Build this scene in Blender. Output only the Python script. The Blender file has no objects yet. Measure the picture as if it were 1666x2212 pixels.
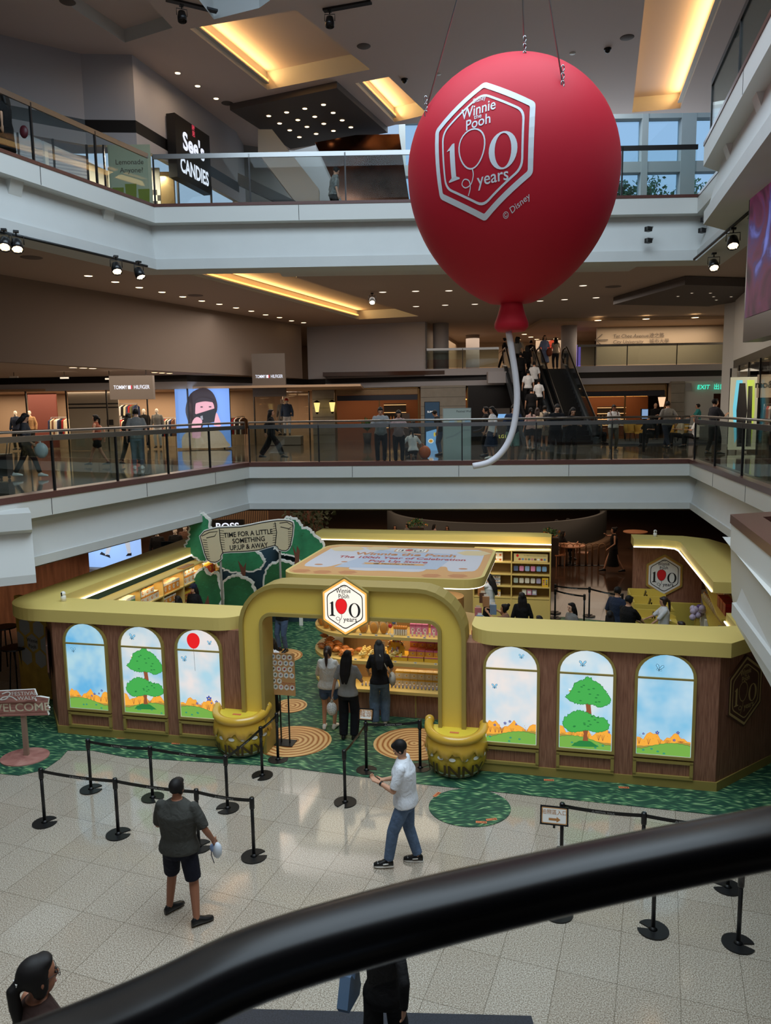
import bpy, bmesh, math, random
from mathutils import Vector, Matrix, geometry
random.seed(7)
PI = math.pi
SC = bpy.context.scene
COL = SC.collection
V = Vector
# ------------------------------------------------------------------ camera
PITCH, ROLL, FPX, EYE = math.radians(7.6), math.radians(0.9), 1650.0, V((0, 0, 6.0))
_F = V((0, math.cos(PITCH), -math.sin(PITCH))); _R0 = V((1, 0, 0)); _U0 = _R0.cross(_F)
_R = _R0 * math.cos(ROLL) - _U0 * math.sin(ROLL); _U = _U0 * math.cos(ROLL) + _R0 * math.sin(ROLL)
cam_data = bpy.data.cameras.new('camera'); cam = bpy.data.objects.new('camera', cam_data); COL.objects.link(cam)
cam.matrix_world = Matrix(((_R.x, _U.x, -_F.x, EYE.x), (_R.y, _U.y, -_F.y, EYE.y), (_R.z, _U.z, -_F.z, EYE.z), (0, 0, 0, 1)))
cam_data.sensor_fit = 'VERTICAL'; cam_data.sensor_height = 36.0; cam_data.lens = 36.0 * FPX / 2212.0
cam_data.clip_start = 0.05; cam_data.clip_end = 300
cam_data.dof.use_dof = True; cam_data.dof.focus_distance = 15.0; cam_data.dof.aperture_fstop = 6.5
SC.camera = cam
SC.view_settings.view_transform = 'Standard'; SC.view_settings.look = 'None'
SC.view_settings.exposure = 0.0; SC.view_settings.gamma = 1.0; SC.view_settings.use_curve_mapping = False
# ------------------------------------------------------------------ sky and large lights
w = bpy.data.worlds.new('sky'); SC.world = w; w.use_nodes = True
_bg = w.node_tree.nodes['Background']; _bg.inputs[0].default_value = (0.40, 0.56, 0.78, 1); _bg.inputs[1].default_value = 1.0
def area(name, loc, sx, sy, power, col, rot=(0, 0, 0), spread=PI):
    l = bpy.data.lights.new(name, 'AREA'); l.shape = 'RECTANGLE'; l.size = sx; l.size_y = sy; l.energy = power; l.color = col; l.spread = spread
    o = bpy.data.objects.new(name, l); COL.objects.link(o); o.location = loc; o.rotation_euler = rot; return o
area('skylight_daylight', (0.5, 8.0, 17.6), 13.5, 13, 2750, (0.72, 0.88, 1.0))
area('window_daylight', (8.0, 31.5, 15.0), 9, 6, 260, (0.8, 0.9, 1.0), (-PI/2, 0, 0))
area('rear_skylight_daylight', (3.0, 31.2, 19.2), 13, 3.2, 700, (0.86, 0.94, 1.0))  # added light to brighten the tall window frames; no opening is modelled here
area('mid_floor_lighting', (1, 29, 10.15), 16, 8, 900, (1.0, 0.92, 0.84))
area('mid_floor_lighting', (-10, 27, 7.5), 6, 8, 380, (1.0, 0.84, 0.68))
area('rear_hall_lighting', (0, 32, 2.85), 22, 12, 620, (1.0, 0.72, 0.50))
area('upper_landing_lighting', (6, 46, 10.1), 14, 8, 620, (1.0, 0.74, 0.52))
area('mezzanine_wall_lighting', (14.2, 39.6, 10.1), 6, 1.6, 170, (1.0, 0.80, 0.60))
area('foyer_lighting', (1, 4.5, 9.4), 14, 8, 230, (1.0, 0.94, 0.84))
# ------------------------------------------------------------------ projection helpers: pixel -> point on a real plane
def ray(x, y): return _F * FPX + _R * (x - 833) - _U * (y - 1106)
def at(x, y, z):
    d = ray(x, y); return EYE + d * ((z - EYE.z) / d.z)
def aty(x, y, Y):
    d = ray(x, y); return EYE + d * (Y / d.y)
KA = math.atan2(-.2250, .9744); KO = V((0, 12.43, 0)); KU = V((math.cos(KA), math.sin(KA), 0)); KV = V((-math.sin(KA), math.cos(KA), 0))
def K(s, t, z=0.0): return KO + KU * s + KV * t + V((0, 0, z))          # the kiosk's own frame
def st(p): d = p - KO; return d.dot(KU), d.dot(KV)
KM = Matrix.Translation(KO) @ Matrix.Rotation(KA, 4, 'Z')
# ------------------------------------------------------------------ materials
def lin(c):
    c = c / 255.0
    return c / 12.92 if c <= 0.04045 else ((c + 0.055) / 1.055) ** 2.4
MATS = {}
def mat(name, col=(128, 128, 128), rough=0.6, metal=0.0, emit=0.0, spec=0.5, noise=0, nscale=8, tex=None, coat=0, trans=None, dirn=(1, 1, 1)):
    if name in MATS: return MATS[name]
    m = bpy.data.materials.new(name); m.use_nodes = True; nt = m.node_tree; b = nt.nodes['Principled BSDF']
    c = (lin(col[0]), lin(col[1]), lin(col[2]), 1)
    b.inputs['Base Color'].default_value = c if not emit else (c[0]*.25, c[1]*.25, c[2]*.25, 1); b.inputs['Roughness'].default_value = rough; b.inputs['Metallic'].default_value = metal
    b.inputs['Specular IOR Level'].default_value = spec; b.inputs['Coat Weight'].default_value = coat; b.inputs['Coat Roughness'].default_value = 0.05
    if emit: b.inputs['Emission Color'].default_value = c; b.inputs['Emission Strength'].default_value = emit
    m.diffuse_color = c
    if noise:
        tc = nt.nodes.new('ShaderNodeTexCoord'); mp = nt.nodes.new('ShaderNodeMapping'); mp.inputs['Scale'].default_value = dirn
        n = nt.nodes.new('ShaderNodeTexNoise'); n.inputs['Scale'].default_value = nscale; n.inputs['Detail'].default_value = 5
        r = nt.nodes.new('ShaderNodeMapRange'); r.inputs['From Min'].default_value = .3; r.inputs['From Max'].default_value = .7
        r.inputs['To Min'].default_value = 1 - noise; r.inputs['To Max'].default_value = 1 + noise * .6
        mx = nt.nodes.new('ShaderNodeVectorMath'); mx.operation = 'SCALE'; mx.inputs[0].default_value = c[:3]
        nt.links.new(tc.outputs['Object'], mp.inputs[0]); nt.links.new(mp.outputs[0], n.inputs['Vector']); nt.links.new(n.outputs['Fac'], r.inputs['Value'])
        nt.links.new(r.outputs[0], mx.inputs['Scale']); nt.links.new(mx.outputs[0], b.inputs['Base Color'])
        if emit: nt.links.new(mx.outputs[0], b.inputs['Emission Color'])
    if name.startswith('cloth_'):
        n2 = nt.nodes.new('ShaderNodeTexNoise'); n2.inputs['Scale'].default_value = 9; n2.inputs['Detail'].default_value = 2; n2.inputs['Distortion'].default_value = 1.2; bp = nt.nodes.new('ShaderNodeBump'); bp.inputs['Strength'].default_value = .55; bp.inputs['Distance'].default_value = .03
        t2 = nt.nodes.new('ShaderNodeTexCoord'); nt.links.new(t2.outputs['Object'], n2.inputs['Vector']); nt.links.new(n2.outputs['Fac'], bp.inputs['Height']); nt.links.new(bp.outputs[0], b.inputs['Normal'])
    if tex: tex(nt, b)
    MATS[name] = m; return m
def N(nt, t, **kw):
    n = nt.nodes.new(t)
    for k, v in kw.items():
        if k in n.inputs: n.inputs[k].default_value = v
        else: setattr(n, k, v)
    return n
def ramp(nt, stops, interp='LINEAR'):
    r = nt.nodes.new('ShaderNodeValToRGB'); cr = r.color_ramp; cr.interpolation = interp
    while len(cr.elements) < len(stops): cr.elements.new(0.5)
    for e, (p, c) in zip(cr.elements, stops): e.position = p; e.color = (lin(c[0]), lin(c[1]), lin(c[2]), 1)
    return r
def glass(name, tint, fac=0.06, rough=0.0, top=.6):
    if name in MATS: return MATS[name]
    m = bpy.data.materials.new(name); m.use_nodes = True; nt = m.node_tree; nt.nodes.clear()
    o = N(nt, 'ShaderNodeOutputMaterial'); mx = N(nt, 'ShaderNodeMixShader'); t = N(nt, 'ShaderNodeBsdfTransparent'); g = N(nt, 'ShaderNodeBsdfGlossy')
    t.inputs[0].default_value = (*tint, 1); g.inputs['Roughness'].default_value = rough; g.inputs[0].default_value = (1, 1, 1, 1)
    lw = N(nt, 'ShaderNodeLayerWeight'); lw.inputs[0].default_value = .25; mr = N(nt, 'ShaderNodeMapRange'); mr.inputs['To Min'].default_value = fac; mr.inputs['To Max'].default_value = top
    nt.links.new(lw.outputs['Fresnel'], mr.inputs['Value']); nt.links.new(mr.outputs[0], mx.inputs[0]); nt.links.new(t.outputs[0], mx.inputs[1]); nt.links.new(g.outputs[0], mx.inputs[2]); nt.links.new(mx.outputs[0], o.inputs[0])
    m.diffuse_color = (.7, .8, .8, .3); MATS[name] = m; return m
def tex_floor(nt, b):       # speckled terrazzo tiles laid along the kiosk's direction
    tc = N(nt, 'ShaderNodeTexCoord'); mp = N(nt, 'ShaderNodeMapping'); mp.inputs['Rotation'].default_value = (0, 0, math.radians(20)); mp.inputs['Location'].default_value = (.28, .1, 0)
    nt.links.new(tc.outputs['Object'], mp.inputs[0])
    br = N(nt, 'ShaderNodeTexBrick', offset=0.0, squash=1.0); br.inputs['Scale'].default_value = 1.0; br.inputs['Mortar Size'].default_value = .004; br.inputs['Mortar Smooth'].default_value = .1
    br.inputs['Brick Width'].default_value = .62; br.inputs['Row Height'].default_value = .86; br.inputs['Bias'].default_value = -.2
    br.inputs['Color1'].default_value = (.94, .93, .92, 1); br.inputs['Color2'].default_value = (1.06, 1.08, 1.1, 1); br.inputs['Mortar'].default_value = (.5, .48, .45, 1)
    nt.links.new(mp.outputs[0], br.inputs['Vector'])
    n1 = N(nt, 'ShaderNodeTexNoise', Scale=75.0, Detail=2.5); nt.links.new(tc.outputs['Object'], n1.inputs['Vector'])
    r = ramp(nt, [(0.32, (118, 104, 88)), (.5, (172, 159, 142)), (.66, (208, 198, 182))]); nt.links.new(n1.outputs['Fac'], r.inputs[0])
    mx = N(nt, 'ShaderNodeMix', data_type='RGBA', blend_type='MULTIPLY'); mx.inputs[0].default_value = 1
    nt.links.new(r.outputs[0], mx.inputs[6]); nt.links.new(br.outputs[0], mx.inputs[7]); nt.links.new(mx.outputs[2], b.inputs['Base Color'])
def tex_grass(nt, b):       # printed carpet of crossing grass blades
    tc = N(nt, 'ShaderNodeTexCoord'); outs = []
    for k, (rot, sc) in enumerate(((.5, (4, 21, 1)), (-.7, (4.5, 19, 1)), (1.5, (4, 18, 1)))):
        n0 = N(nt, 'ShaderNodeTexNoise', Scale=2.2, Detail=1.0); nt.links.new(tc.outputs['Object'], n0.inputs['Vector'])
        ad = N(nt, 'ShaderNodeVectorMath', operation='SCALE'); ad.inputs['Scale'].default_value = .35; nt.links.new(n0.outputs['Color'], ad.inputs[0])
        a2 = N(nt, 'ShaderNodeVectorMath', operation='ADD'); nt.links.new(tc.outputs['Object'], a2.inputs[0]); nt.links.new(ad.outputs[0], a2.inputs[1])
        mp = N(nt, 'ShaderNodeMapping'); mp.inputs['Rotation'].default_value = (0, 0, rot); mp.inputs['Scale'].default_value = sc; mp.inputs['Location'].default_value = (k * 3.3, k, 0); nt.links.new(a2.outputs[0], mp.inputs[0])
        n = N(nt, 'ShaderNodeTexVoronoi', Scale=1.0); nt.links.new(mp.outputs[0], n.inputs['Vector']); outs.append(n)
    m1 = N(nt, 'ShaderNodeMath', operation='MINIMUM'); nt.links.new(outs[0].outputs['Distance'], m1.inputs[0]); nt.links.new(outs[1].outputs['Distance'], m1.inputs[1])
    m2 = N(nt, 'ShaderNodeMath', operation='MINIMUM'); nt.links.new(m1.outputs[0], m2.inputs[0]); nt.links.new(outs[2].outputs['Distance'], m2.inputs[1])
    r = ramp(nt, [(0.0, (190, 208, 156)), (.14, (128, 168, 112)), (.24, (70, 120, 82)), (.40, (34, 76, 58))]); nt.links.new(m2.outputs[0], r.inputs[0]); nt.links.new(r.outputs[0], b.inputs['Base Color'])
def tex_wood(c1, c2, c3, sc=(14, 14, 1.2), ns=1.6):
    def f(nt, b):
        tc = N(nt, 'ShaderNodeTexCoord'); mp = N(nt, 'ShaderNodeMapping'); mp.inputs['Scale'].default_value = sc; nt.links.new(tc.outputs['Object'], mp.inputs[0])
        n = N(nt, 'ShaderNodeTexNoise', Scale=ns, Detail=7.0, Distortion=.5); nt.links.new(mp.outputs[0], n.inputs['Vector'])
        r = ramp(nt, [(.3, c1), (.5, c2), (.68, c3)]); nt.links.new(n.outputs['Fac'], r.inputs[0]); nt.links.new(r.outputs[0], b.inputs['Base Color'])
    return f
def tex_rings(nt, b):       # the printed tree-stump discs
    tc = N(nt, 'ShaderNodeTexCoord'); wv = N(nt, 'ShaderNodeTexWave', wave_type='RINGS', rings_direction='Z'); wv.inputs['Scale'].default_value = 3.3; wv.inputs['Distortion'].default_value = 2.6; wv.inputs['Detail'].default_value = 2; wv.inputs['Detail Scale'].default_value = .6
    nt.links.new(tc.outputs['Object'], wv.inputs['Vector']); r = ramp(nt, [(.0, (168, 96, 40)), (.35, (222, 164, 96)), (1, (240, 196, 132))]); nt.links.new(wv.outputs['Fac'], r.inputs[0]); nt.links.new(r.outputs[0], b.inputs['Base Color'])
def tex_sky(top, low, s):
    def f(nt, b):
        tc = N(nt, 'ShaderNodeTexCoord'); mp = N(nt, 'ShaderNodeMapping'); mp.inputs['Location'].default_value = (s, 0, s); nt.links.new(tc.outputs['Object'], mp.inputs[0])
        n = N(nt, 'ShaderNodeTexNoise', Scale=1.5, Detail=3.0); nt.links.new(mp.outputs[0], n.inputs['Vector'])
        r = ramp(nt, [(.36, top), (.6, low)]); nt.links.new(n.outputs['Fac'], r.inputs[0]); b.inputs['Base Color'].default_value = (.1, .12, .14, 1); nt.links.new(r.outputs[0], b.inputs['Emission Color']); b.inputs['Emission Strength'].default_value = .95
    return f
def tex_slats(c1, c2, scale, axis=0):
    def f(nt, b):
        tc = N(nt, 'ShaderNodeTexCoord'); wv = N(nt, 'ShaderNodeTexWave', wave_type='BANDS', bands_direction='XYZ'[axis]); wv.inputs['Scale'].default_value = scale
        nt.links.new(tc.outputs['Object'], wv.inputs['Vector']); r = ramp(nt, [(.3, c1), (.7, c2)]); nt.links.new(wv.outputs['Fac'], r.inputs[0]); nt.links.new(r.outputs[0], b.inputs['Base Color'])
    return f
def tex_check(nt, b):
    tc = N(nt, 'ShaderNodeTexCoord'); ck = N(nt, 'ShaderNodeTexChecker'); ck.inputs['Scale'].default_value = 5.5; ck.inputs['Color1'].default_value = (.02, .02, .02, 1); ck.inputs['Color2'].default_value = (.8, .78, .72, 1)
    nt.links.new(tc.outputs['Object'], ck.inputs['Vector']); nt.links.new(ck.outputs[0], b.inputs['Base Color'])
WHITE = mat('white_panel', (205, 205, 200), .55); BEAMW = mat('white_beam', (198, 199, 196), .65, noise=.03, nscale=1.5)
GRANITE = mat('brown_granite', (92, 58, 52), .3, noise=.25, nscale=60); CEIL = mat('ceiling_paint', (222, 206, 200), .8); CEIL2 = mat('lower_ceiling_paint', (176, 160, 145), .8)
WALLG = mat('grey_wall_paint', (182, 180, 184), .8); WALLB = mat('brown_grey_wall_paint', (138, 122, 110), .85); BLACKB = mat('black_band', (22, 18, 17), .35)
FLOORM = mat('terrazzo_tiles', (150, 140, 125), .09, tex=tex_floor, spec=.5); DARKF = mat('polished_brown_floor', (74, 54, 42), .1, noise=.2, nscale=.8, spec=.5); MIDF = mat('polished_grey_floor', (96, 84, 72), .07, noise=.2, nscale=.6)
STEEL = mat('brushed_steel', (150, 150, 150), .28, 1.0); DARKM = mat('dark_metal', (52, 50, 50), .4, .7); BLACK = mat('black_plastic', (14, 14, 15), .45); BLACKS = mat('black_satin', (20, 20, 21), .3)
GLASS = glass('rail_glass', (.70, .76, .74), .04, top=.3); GLASSC = glass('shop_glass', (.9, .91, .88), .04); GLASSD = glass('upper_glass', (.90, .94, .94), .008, top=.025)
YTOP = mat('yellow_lacquer', (222, 198, 114), .5); YARCH = mat('golden_yellow_lacquer', (236, 204, 92), .45); YRIM = mat('olive_gold_trim', (166, 144, 74), .5); YSHELF = mat('pale_yellow_shelf', (214, 182, 104), .5)
WOOD = mat('brown_wood_laminate', (120, 80, 60), .5, tex=tex_wood((124, 80, 60), (150, 102, 78), (168, 120, 94), (22, 22, 1.4), 2.2))
WHT = mat('white_print', (235, 232, 224), .5); INK = mat('black_ink', (24, 22, 22), .6); RED = mat('red_print', (214, 30, 38), .5)
GRASS = mat('printed_grass_carpet', (50, 90, 55), .55, tex=tex_grass); RINGS = mat('printed_stump_disc', (225, 170, 100), .5, tex=tex_rings)
def em(name, col, s): return mat(name, col, .6, emit=s)
LEDW = em('white_led_strip', (255, 246, 225), 3.0); WARM = em('warm_lamp', (255, 214, 160), 7.0); COVE = em('warm_cove_light', (255, 172, 84), 3.2)
# ------------------------------------------------------------------ mesh builder
class MB:
    def __init__(s, M=None): s.v = []; s.f = []; s.m = []; s.sm = []; s.ml = []; s.M = M or Matrix()
    def mi(s, m):
        if m not in s.ml: s.ml.append(m)
        return s.ml.index(m)
    def add(s, vs, fs, m, smooth=False, M=None):
        b = len(s.v); T = s.M @ M if M else s.M
        s.v += [T @ V(p) for p in vs]; k = s.mi(m)
        for f in fs: s.f.append([b + i for i in f]); s.m.append(k); s.sm.append(smooth)
        return s
    def box(s, c, d, m, rz=0, M=None):
        x, y, z = d[0] / 2, d[1] / 2, d[2] / 2; T = Matrix.Translation(c) @ Matrix.Rotation(rz, 4, 'Z')
        if M: T = T @ M
        return s.add([(a, b, e) for a in (-x, x) for b in (-y, y) for e in (-z, z)], [(0, 1, 3, 2), (4, 6, 7, 5), (0, 4, 5, 1), (2, 3, 7, 6), (0, 2, 6, 4), (1, 5, 7, 3)], m, False, T)
    def prism(s, poly, z0, z1, m, mtop=None, M=None, smooth=False):
        n = len(poly); vs = [(p[0], p[1], z0) for p in poly] + [(p[0], p[1], z1) for p in poly]
        a = sum(poly[i][0] * poly[(i + 1) % n][1] - poly[(i + 1) % n][0] * poly[i][1] for i in range(n))
        sides = [(i, (i + 1) % n, n + (i + 1) % n, n + i) if a > 0 else ((i + 1) % n, i, n + i, n + (i + 1) % n) for i in range(n)]
        s.add(vs, sides, m, smooth, M); top = tuple(range(n, 2 * n)); bot = tuple(range(n - 1, -1, -1))
        if a < 0: top = top[::-1]; bot = bot[::-1]
        s.add(vs, [top], mtop or m, False, M); s.add(vs, [bot], m, False, M); return s
    def loft(s, rings, m, smooth=True, caps=True, M=None):
        n = len(rings[0]); vs = [p for r in rings for p in r]; fs = []
        for k in range(len(rings) - 1):
            for i in range(n): fs.append((k * n + i, k * n + (i + 1) % n, (k + 1) * n + (i + 1) % n, (k + 1) * n + i))
        if caps: fs.append(tuple(range(n - 1, -1, -1))); fs.append(tuple((len(rings) - 1) * n + i for i in range(n)))
        return s.add(vs, fs, m, smooth, M)
    def tube(s, pts, r, m, n=8, M=None, smooth=True, caps=True):
        pts = [V(p) for p in pts]; rr = r if isinstance(r, (list, tuple)) else [r] * len(pts); rings = []; up = V((0, 0, 1)); last = None
        for i, p in enumerate(pts):
            d = (pts[min(i + 1, len(pts) - 1)] - pts[max(i - 1, 0)]).normalized()
            if last is None: a = d.cross(V((0, 0, 1)) if abs(d.z) < .9 else V((0, 1, 0))).normalized()
            else: a = (last - d * last.dot(d)).normalized()
            last = a; b = d.cross(a)
            rings.append([p + (a * math.cos(t) + b * math.sin(t)) * rr[i] for t in [2 * PI * k / n for k in range(n)]])
        return s.loft(rings, m, smooth, caps, M)
    def lathe(s, prof, m, n=20, c=(0, 0, 0), M=None, smooth=True, a0=0, a1=2 * PI):
        c = V(c); full = abs(a1 - a0 - 2 * PI) < 1e-6; k = n if full else n + 1
        rings = [[c + V((r * math.cos(a0 + (a1 - a0) * i / n), r * math.sin(a0 + (a1 - a0) * i / n), z)) for i in range(k)] for r, z in prof]
        if full: return s.loft(rings, m, smooth, True, M)
        vs = [p for r in rings for p in r]; fs = [(j * k + i, j * k + i + 1, (j + 1) * k + i + 1, (j + 1) * k + i) for j in range(len(rings) - 1) for i in range(k - 1)]
        return s.add(vs, fs, m, smooth, M)
    def ball(s, c, r, m, n=12, M=None, k=8):
        if not isinstance(r, (list, tuple)): r = (r, r, r)
        T = Matrix.Translation(c) @ Matrix.Diagonal((*r, 1)); T = (M @ T) if M else T
        return s.lathe([(max(1e-3, math.sin(PI * i / k)), -math.cos(PI * i / k)) for i in range(k + 1)], m, n, M=T)
    def poly(s, pts, m, M=None):                    # flat outline, concave allowed, may have holes: pts = list of loops
        loops = [[V(p) for p in l] for l in pts]
        if len(loops) > 1:
            bm = bmesh.new()
            for l in loops:
                q = [bm.verts.new(p) for p in l]
                for i in range(len(q)): bm.edges.new((q[i - 1], q[i]))
            bmesh.ops.triangle_fill(bm, use_beauty=True, use_dissolve=False, edges=bm.edges[:], normal=(0, 0, 1)); bm.verts.index_update()
            vs = [v.co.copy() for v in bm.verts]; tris = [tuple(v.index for v in f.verts) for f in bm.faces]; bm.free()
        else: tris = geometry.tessellate_polygon(loops); vs = loops[0]
        return s.add(vs, [tuple(t) for t in tris], m, False, M)
    def build(s, name, parent=None, M=None, remesh=None, smooth_it=0, bevel=0):
        me = bpy.data.meshes.new(name); me.from_pydata([tuple(p) for p in s.v], [], s.f)
        for m in s.ml: me.materials.append(m)
        me.polygons.foreach_set('material_index', s.m); me.polygons.foreach_set('use_smooth', s.sm); me.update()
        o = bpy.data.objects.new(name, me); COL.objects.link(o)
        if remesh:
            r = o.modifiers.new('r', 'REMESH'); r.mode = 'VOXEL'; r.voxel_size = remesh; r.use_smooth_shade = True
            if smooth_it: q = o.modifiers.new('s', 'SMOOTH'); q.iterations = smooth_it; q.factor = .5
            dg = bpy.context.evaluated_depsgraph_get(); me2 = bpy.data.meshes.new_from_object(o.evaluated_get(dg)); me2.name = name
            o.modifiers.clear(); o.data = me2; me2.materials.clear(); me2.materials.append(s.ml[0])
            me2.polygons.foreach_set('use_smooth', [True] * len(me2.polygons)); bpy.data.meshes.remove(me)
        if bevel: b = o.modifiers.new('b', 'BEVEL'); b.width = bevel; b.segments = 2; b.limit_method = 'ANGLE'
        if parent: o.parent = parent
        if M is not None: o.matrix_local = M
        return o
def tag(o, label=None, cat=None, group=None, kind=None):
    if label: o['label'] = label
    if cat: o['category'] = cat
    if group: o['group'] = group
    if kind: o['kind'] = kind
    return o
def thing(name, label, cat, loc=(0, 0, 0), rz=0, group=None):
    o = bpy.data.objects.new(name, None); COL.objects.link(o); o.location = loc; o.rotation_euler = (0, 0, rz); o.empty_display_size = .1
    return tag(o, label, cat, group)
def struct(name, mb, M=None): return tag(mb.build(name, None, M), kind='structure')
def dup(o, loc=None, rz=None, label=None, group=None, scale=None):
    c = o.copy(); COL.objects.link(c)
    for ch in list(o.children):
        d = ch.copy(); COL.objects.link(d); d.parent = c
        for g in list(ch.children): e = g.copy(); COL.objects.link(e); e.parent = d
    if loc is not None: c.location = loc
    if rz is not None: c.rotation_euler = (0, 0, rz)
    if label: c['label'] = label
    if group: c['group'] = group
    if scale: c.scale = scale
    return c
# ------------------------------------------------------------------ writing
_TX = {}
def text(sn, size=1.0, bold=0.0, align='CENTER', shear=0.0):
    k = (sn, bold, align, shear)
    if k not in _TX:
        cu = bpy.data.curves.new('writing', 'FONT'); cu.body = sn; cu.size = 1; cu.offset = bold; cu.align_x = align; cu.shear = shear; cu.resolution_u = 3
        o = bpy.data.objects.new('writing', cu); COL.objects.link(o); dg = bpy.context.evaluated_depsgraph_get(); me = bpy.data.meshes.new_from_object(o.evaluated_get(dg))
        _TX[k] = ([(v.co.x, v.co.y) for v in me.vertices], [tuple(p.vertices) for p in me.polygons]); bpy.data.objects.remove(o); bpy.data.meshes.remove(me); bpy.data.curves.remove(cu)
    vs, fs = _TX[k]; return [(x * size, y * size) for x, y in vs], fs
class Flat:                                           # drawing on a surface: f(x, y, h) -> point
    def __init__(s, mb, f): s.mb = mb; s.f = f
    def text(s, sn, x, y, size, m, h=.003, bold=0, ang=0, align='CENTER', sx=1, shear=0):
        vs, fs = text(sn, size, bold, align, shear); c, q = math.cos(ang), math.sin(ang)
        s.mb.add([s.f(x + (a * sx) * c - b * q, y + (a * sx) * q + b * c, h) for a, b in vs], fs, m)
    def fill(s, pts, m, h=.002):
        t = geometry.tessellate_polygon([[V((p[0], p[1], 0)) for p in pts]]); s.mb.add([s.f(p[0], p[1], h) for p in pts], [tuple(a) for a in t], m)
    def ring(s, a, b, m, h=.003):
        n = len(a); s.mb.add([s.f(*p, h) for p in a] + [s.f(*p, h) for p in b], [(i, (i + 1) % n, n + (i + 1) % n, n + i) for i in range(n)], m)
    def line(s, pts, wd, m, h=.003, closed=False):
        n = len(pts); a = []; b = []
        for i in range(n):
            p0 = pts[(i - 1) % n if closed else max(i - 1, 0)]; p1 = pts[(i + 1) % n if closed else min(i + 1, n - 1)]
            dx, dy = p1[0] - p0[0], p1[1] - p0[1]; L = math.hypot(dx, dy) or 1; nx, ny = -dy / L * wd / 2, dx / L * wd / 2
            a.append((pts[i][0] + nx, pts[i][1] + ny)); b.append((pts[i][0] - nx, pts[i][1] - ny))
        s.mb.add([s.f(*p, h) for p in a] + [s.f(*p, h) for p in b], [(i, (i + 1) % n, n + (i + 1) % n, n + i) for i in range(n if closed else n - 1)], m)
    def ell(s, x, y, rx, ry, m, h=.003, n=20, ang=0):
        s.fill([(x + rx * math.cos(t) * math.cos(ang) - ry * math.sin(t) * math.sin(ang), y + rx * math.cos(t) * math.sin(ang) + ry * math.sin(t) * math.cos(ang)) for t in [2 * PI * i / n for i in range(n)]], m, h)
def ellp(x, y, rx, ry, n=28): return [(x + rx * math.cos(2 * PI * i / n), y + ry * math.sin(2 * PI * i / n)) for i in range(n)]
def hexp(r, rnd=.12, n=5, sub=6, sx=.9):              # pointy-top hexagon with rounded corners, subdivided sides
    c = [(r * math.sin(PI / 3 * i) * sx * 1.02, r * math.cos(PI / 3 * i)) for i in range(6)]; out = []
    for i in range(6):
        p0, p, p1 = V(c[i - 1]), V(c[i]), V(c[(i + 1) % 6]); a = p + (p0 - p) * rnd; b = p + (p1 - p) * rnd
        for k in range(n + 1): t = k / n; out.append(tuple(a * (1 - t) ** 2 + p * 2 * t * (1 - t) + b * t * t))
        q = p1 + (p - p1) * rnd
        for k in range(1, sub): out.append(tuple(b + (q - b) * (k / sub)))
    return out
def emblem(fl, r, m_line, m_txt, m_ball=None, outer=None, ox=0, oy=0, disney=True):
    S = lambda pts: [(ox + x, oy + y) for x, y in pts]
    if outer: fl.ring(S(hexp(r, .05)), S(hexp(r * .9, .03)), outer, .004)
    fl.ring(S(hexp(r * .83, .16)), S(hexp(r * .79, .16)), m_line, .004)
    def T(t, x, y, sz, wd, b=0.0, a=0):
        vs, _ = text(t, 1, b); xs = [v[0] for v in vs]; w0 = (max(xs) - min(xs)) * sz; fl.text(t, ox + x * r, oy + y * r, sz * r, m_txt, .005, b, a, sx=wd / w0)
    if disney: T('Disney', -.04, .70, .11, .2, .0, .06)
    T('Winnie', -.04, .50, .24, .54, .010, .05); T('the', -.04, .435, .10, .12, .01); T('Pooh', -.03, .31, .22, .38, .010, .04)
    Q = lambda pts: [(ox + x * r, oy + y * r) for x, y in pts]
    X1 = [(-.54, -.435, .14), (-.52, -.435, .08)]
    fl.fill(Q([(-.57, .10), (-.46, .18), (-.42, .18), (-.42, .06), (-.51, .06), (-.51, .10)]), m_txt, .005)
    for k in range(6): fl.fill(Q([(-.51, .06 - k * .06), (-.42, .06 - k * .06), (-.42, -.0 - k * .06), (-.51, -.0 - k * .06)]), m_txt, .005)
    fl.fill(Q([(-.51, -.30), (-.42, -.30), (-.36, -.33), (-.36, -.35), (-.57, -.35), (-.57, -.33)]), m_txt, .005)
    fl.ring(Q(ellp(.355, -.115, .215, .265)), Q(ellp(.355, -.115, .125, .24)), m_txt, .005)
    bal = [(.21 * math.sin(a) * (1 - .10 * math.cos(a)) - .13, .03 - .265 * math.cos(a) * (1.0 if math.cos(a) < 0 else 1.12)) for a in [2 * PI * i / 28 for i in range(28)]]
    if m_ball: fl.fill(Q(bal), m_ball, .005); fl.line(Q(bal), .012 * r, m_line, .006, True)
    else: fl.line(Q(bal), .022 * r, m_txt, .005, True)
    st_ = [(-.13, -.27), (-.12, -.36), (-.17, -.47), (-.27, -.50), (-.33, -.44), (-.28, -.38), (-.20, -.42), (-.19, -.52), (-.24, -.62)]
    fl.line(Q(smooth_path(st_, 4)), .016 * r, m_txt, .005); T('years', .19, -.53, .25, .5, .008)
def smooth_path(p, k=4):
    o = []
    for i in range(len(p) - 1):
        a, b, c, d = p[max(i - 1, 0)], p[i], p[i + 1], p[min(i + 2, len(p) - 1)]
        for j in range(k):
            t = j / k; o.append(tuple(.5 * ((2 * b[q]) + (-a[q] + c[q]) * t + (2 * a[q] - 5 * b[q] + 4 * c[q] - d[q]) * t * t + (-a[q] + 3 * b[q] - 3 * c[q] + d[q]) * t ** 3) for q in range(len(b))))
    o.append(tuple(p[-1])); return o
def plane_f(o, ux, uy): 
    n = V(ux).cross(V(uy)).normalized(); o = V(o); return lambda x, y, h: o + V(ux) * x + V(uy) * y + n * h
UP = V((0, 0, 1))
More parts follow.
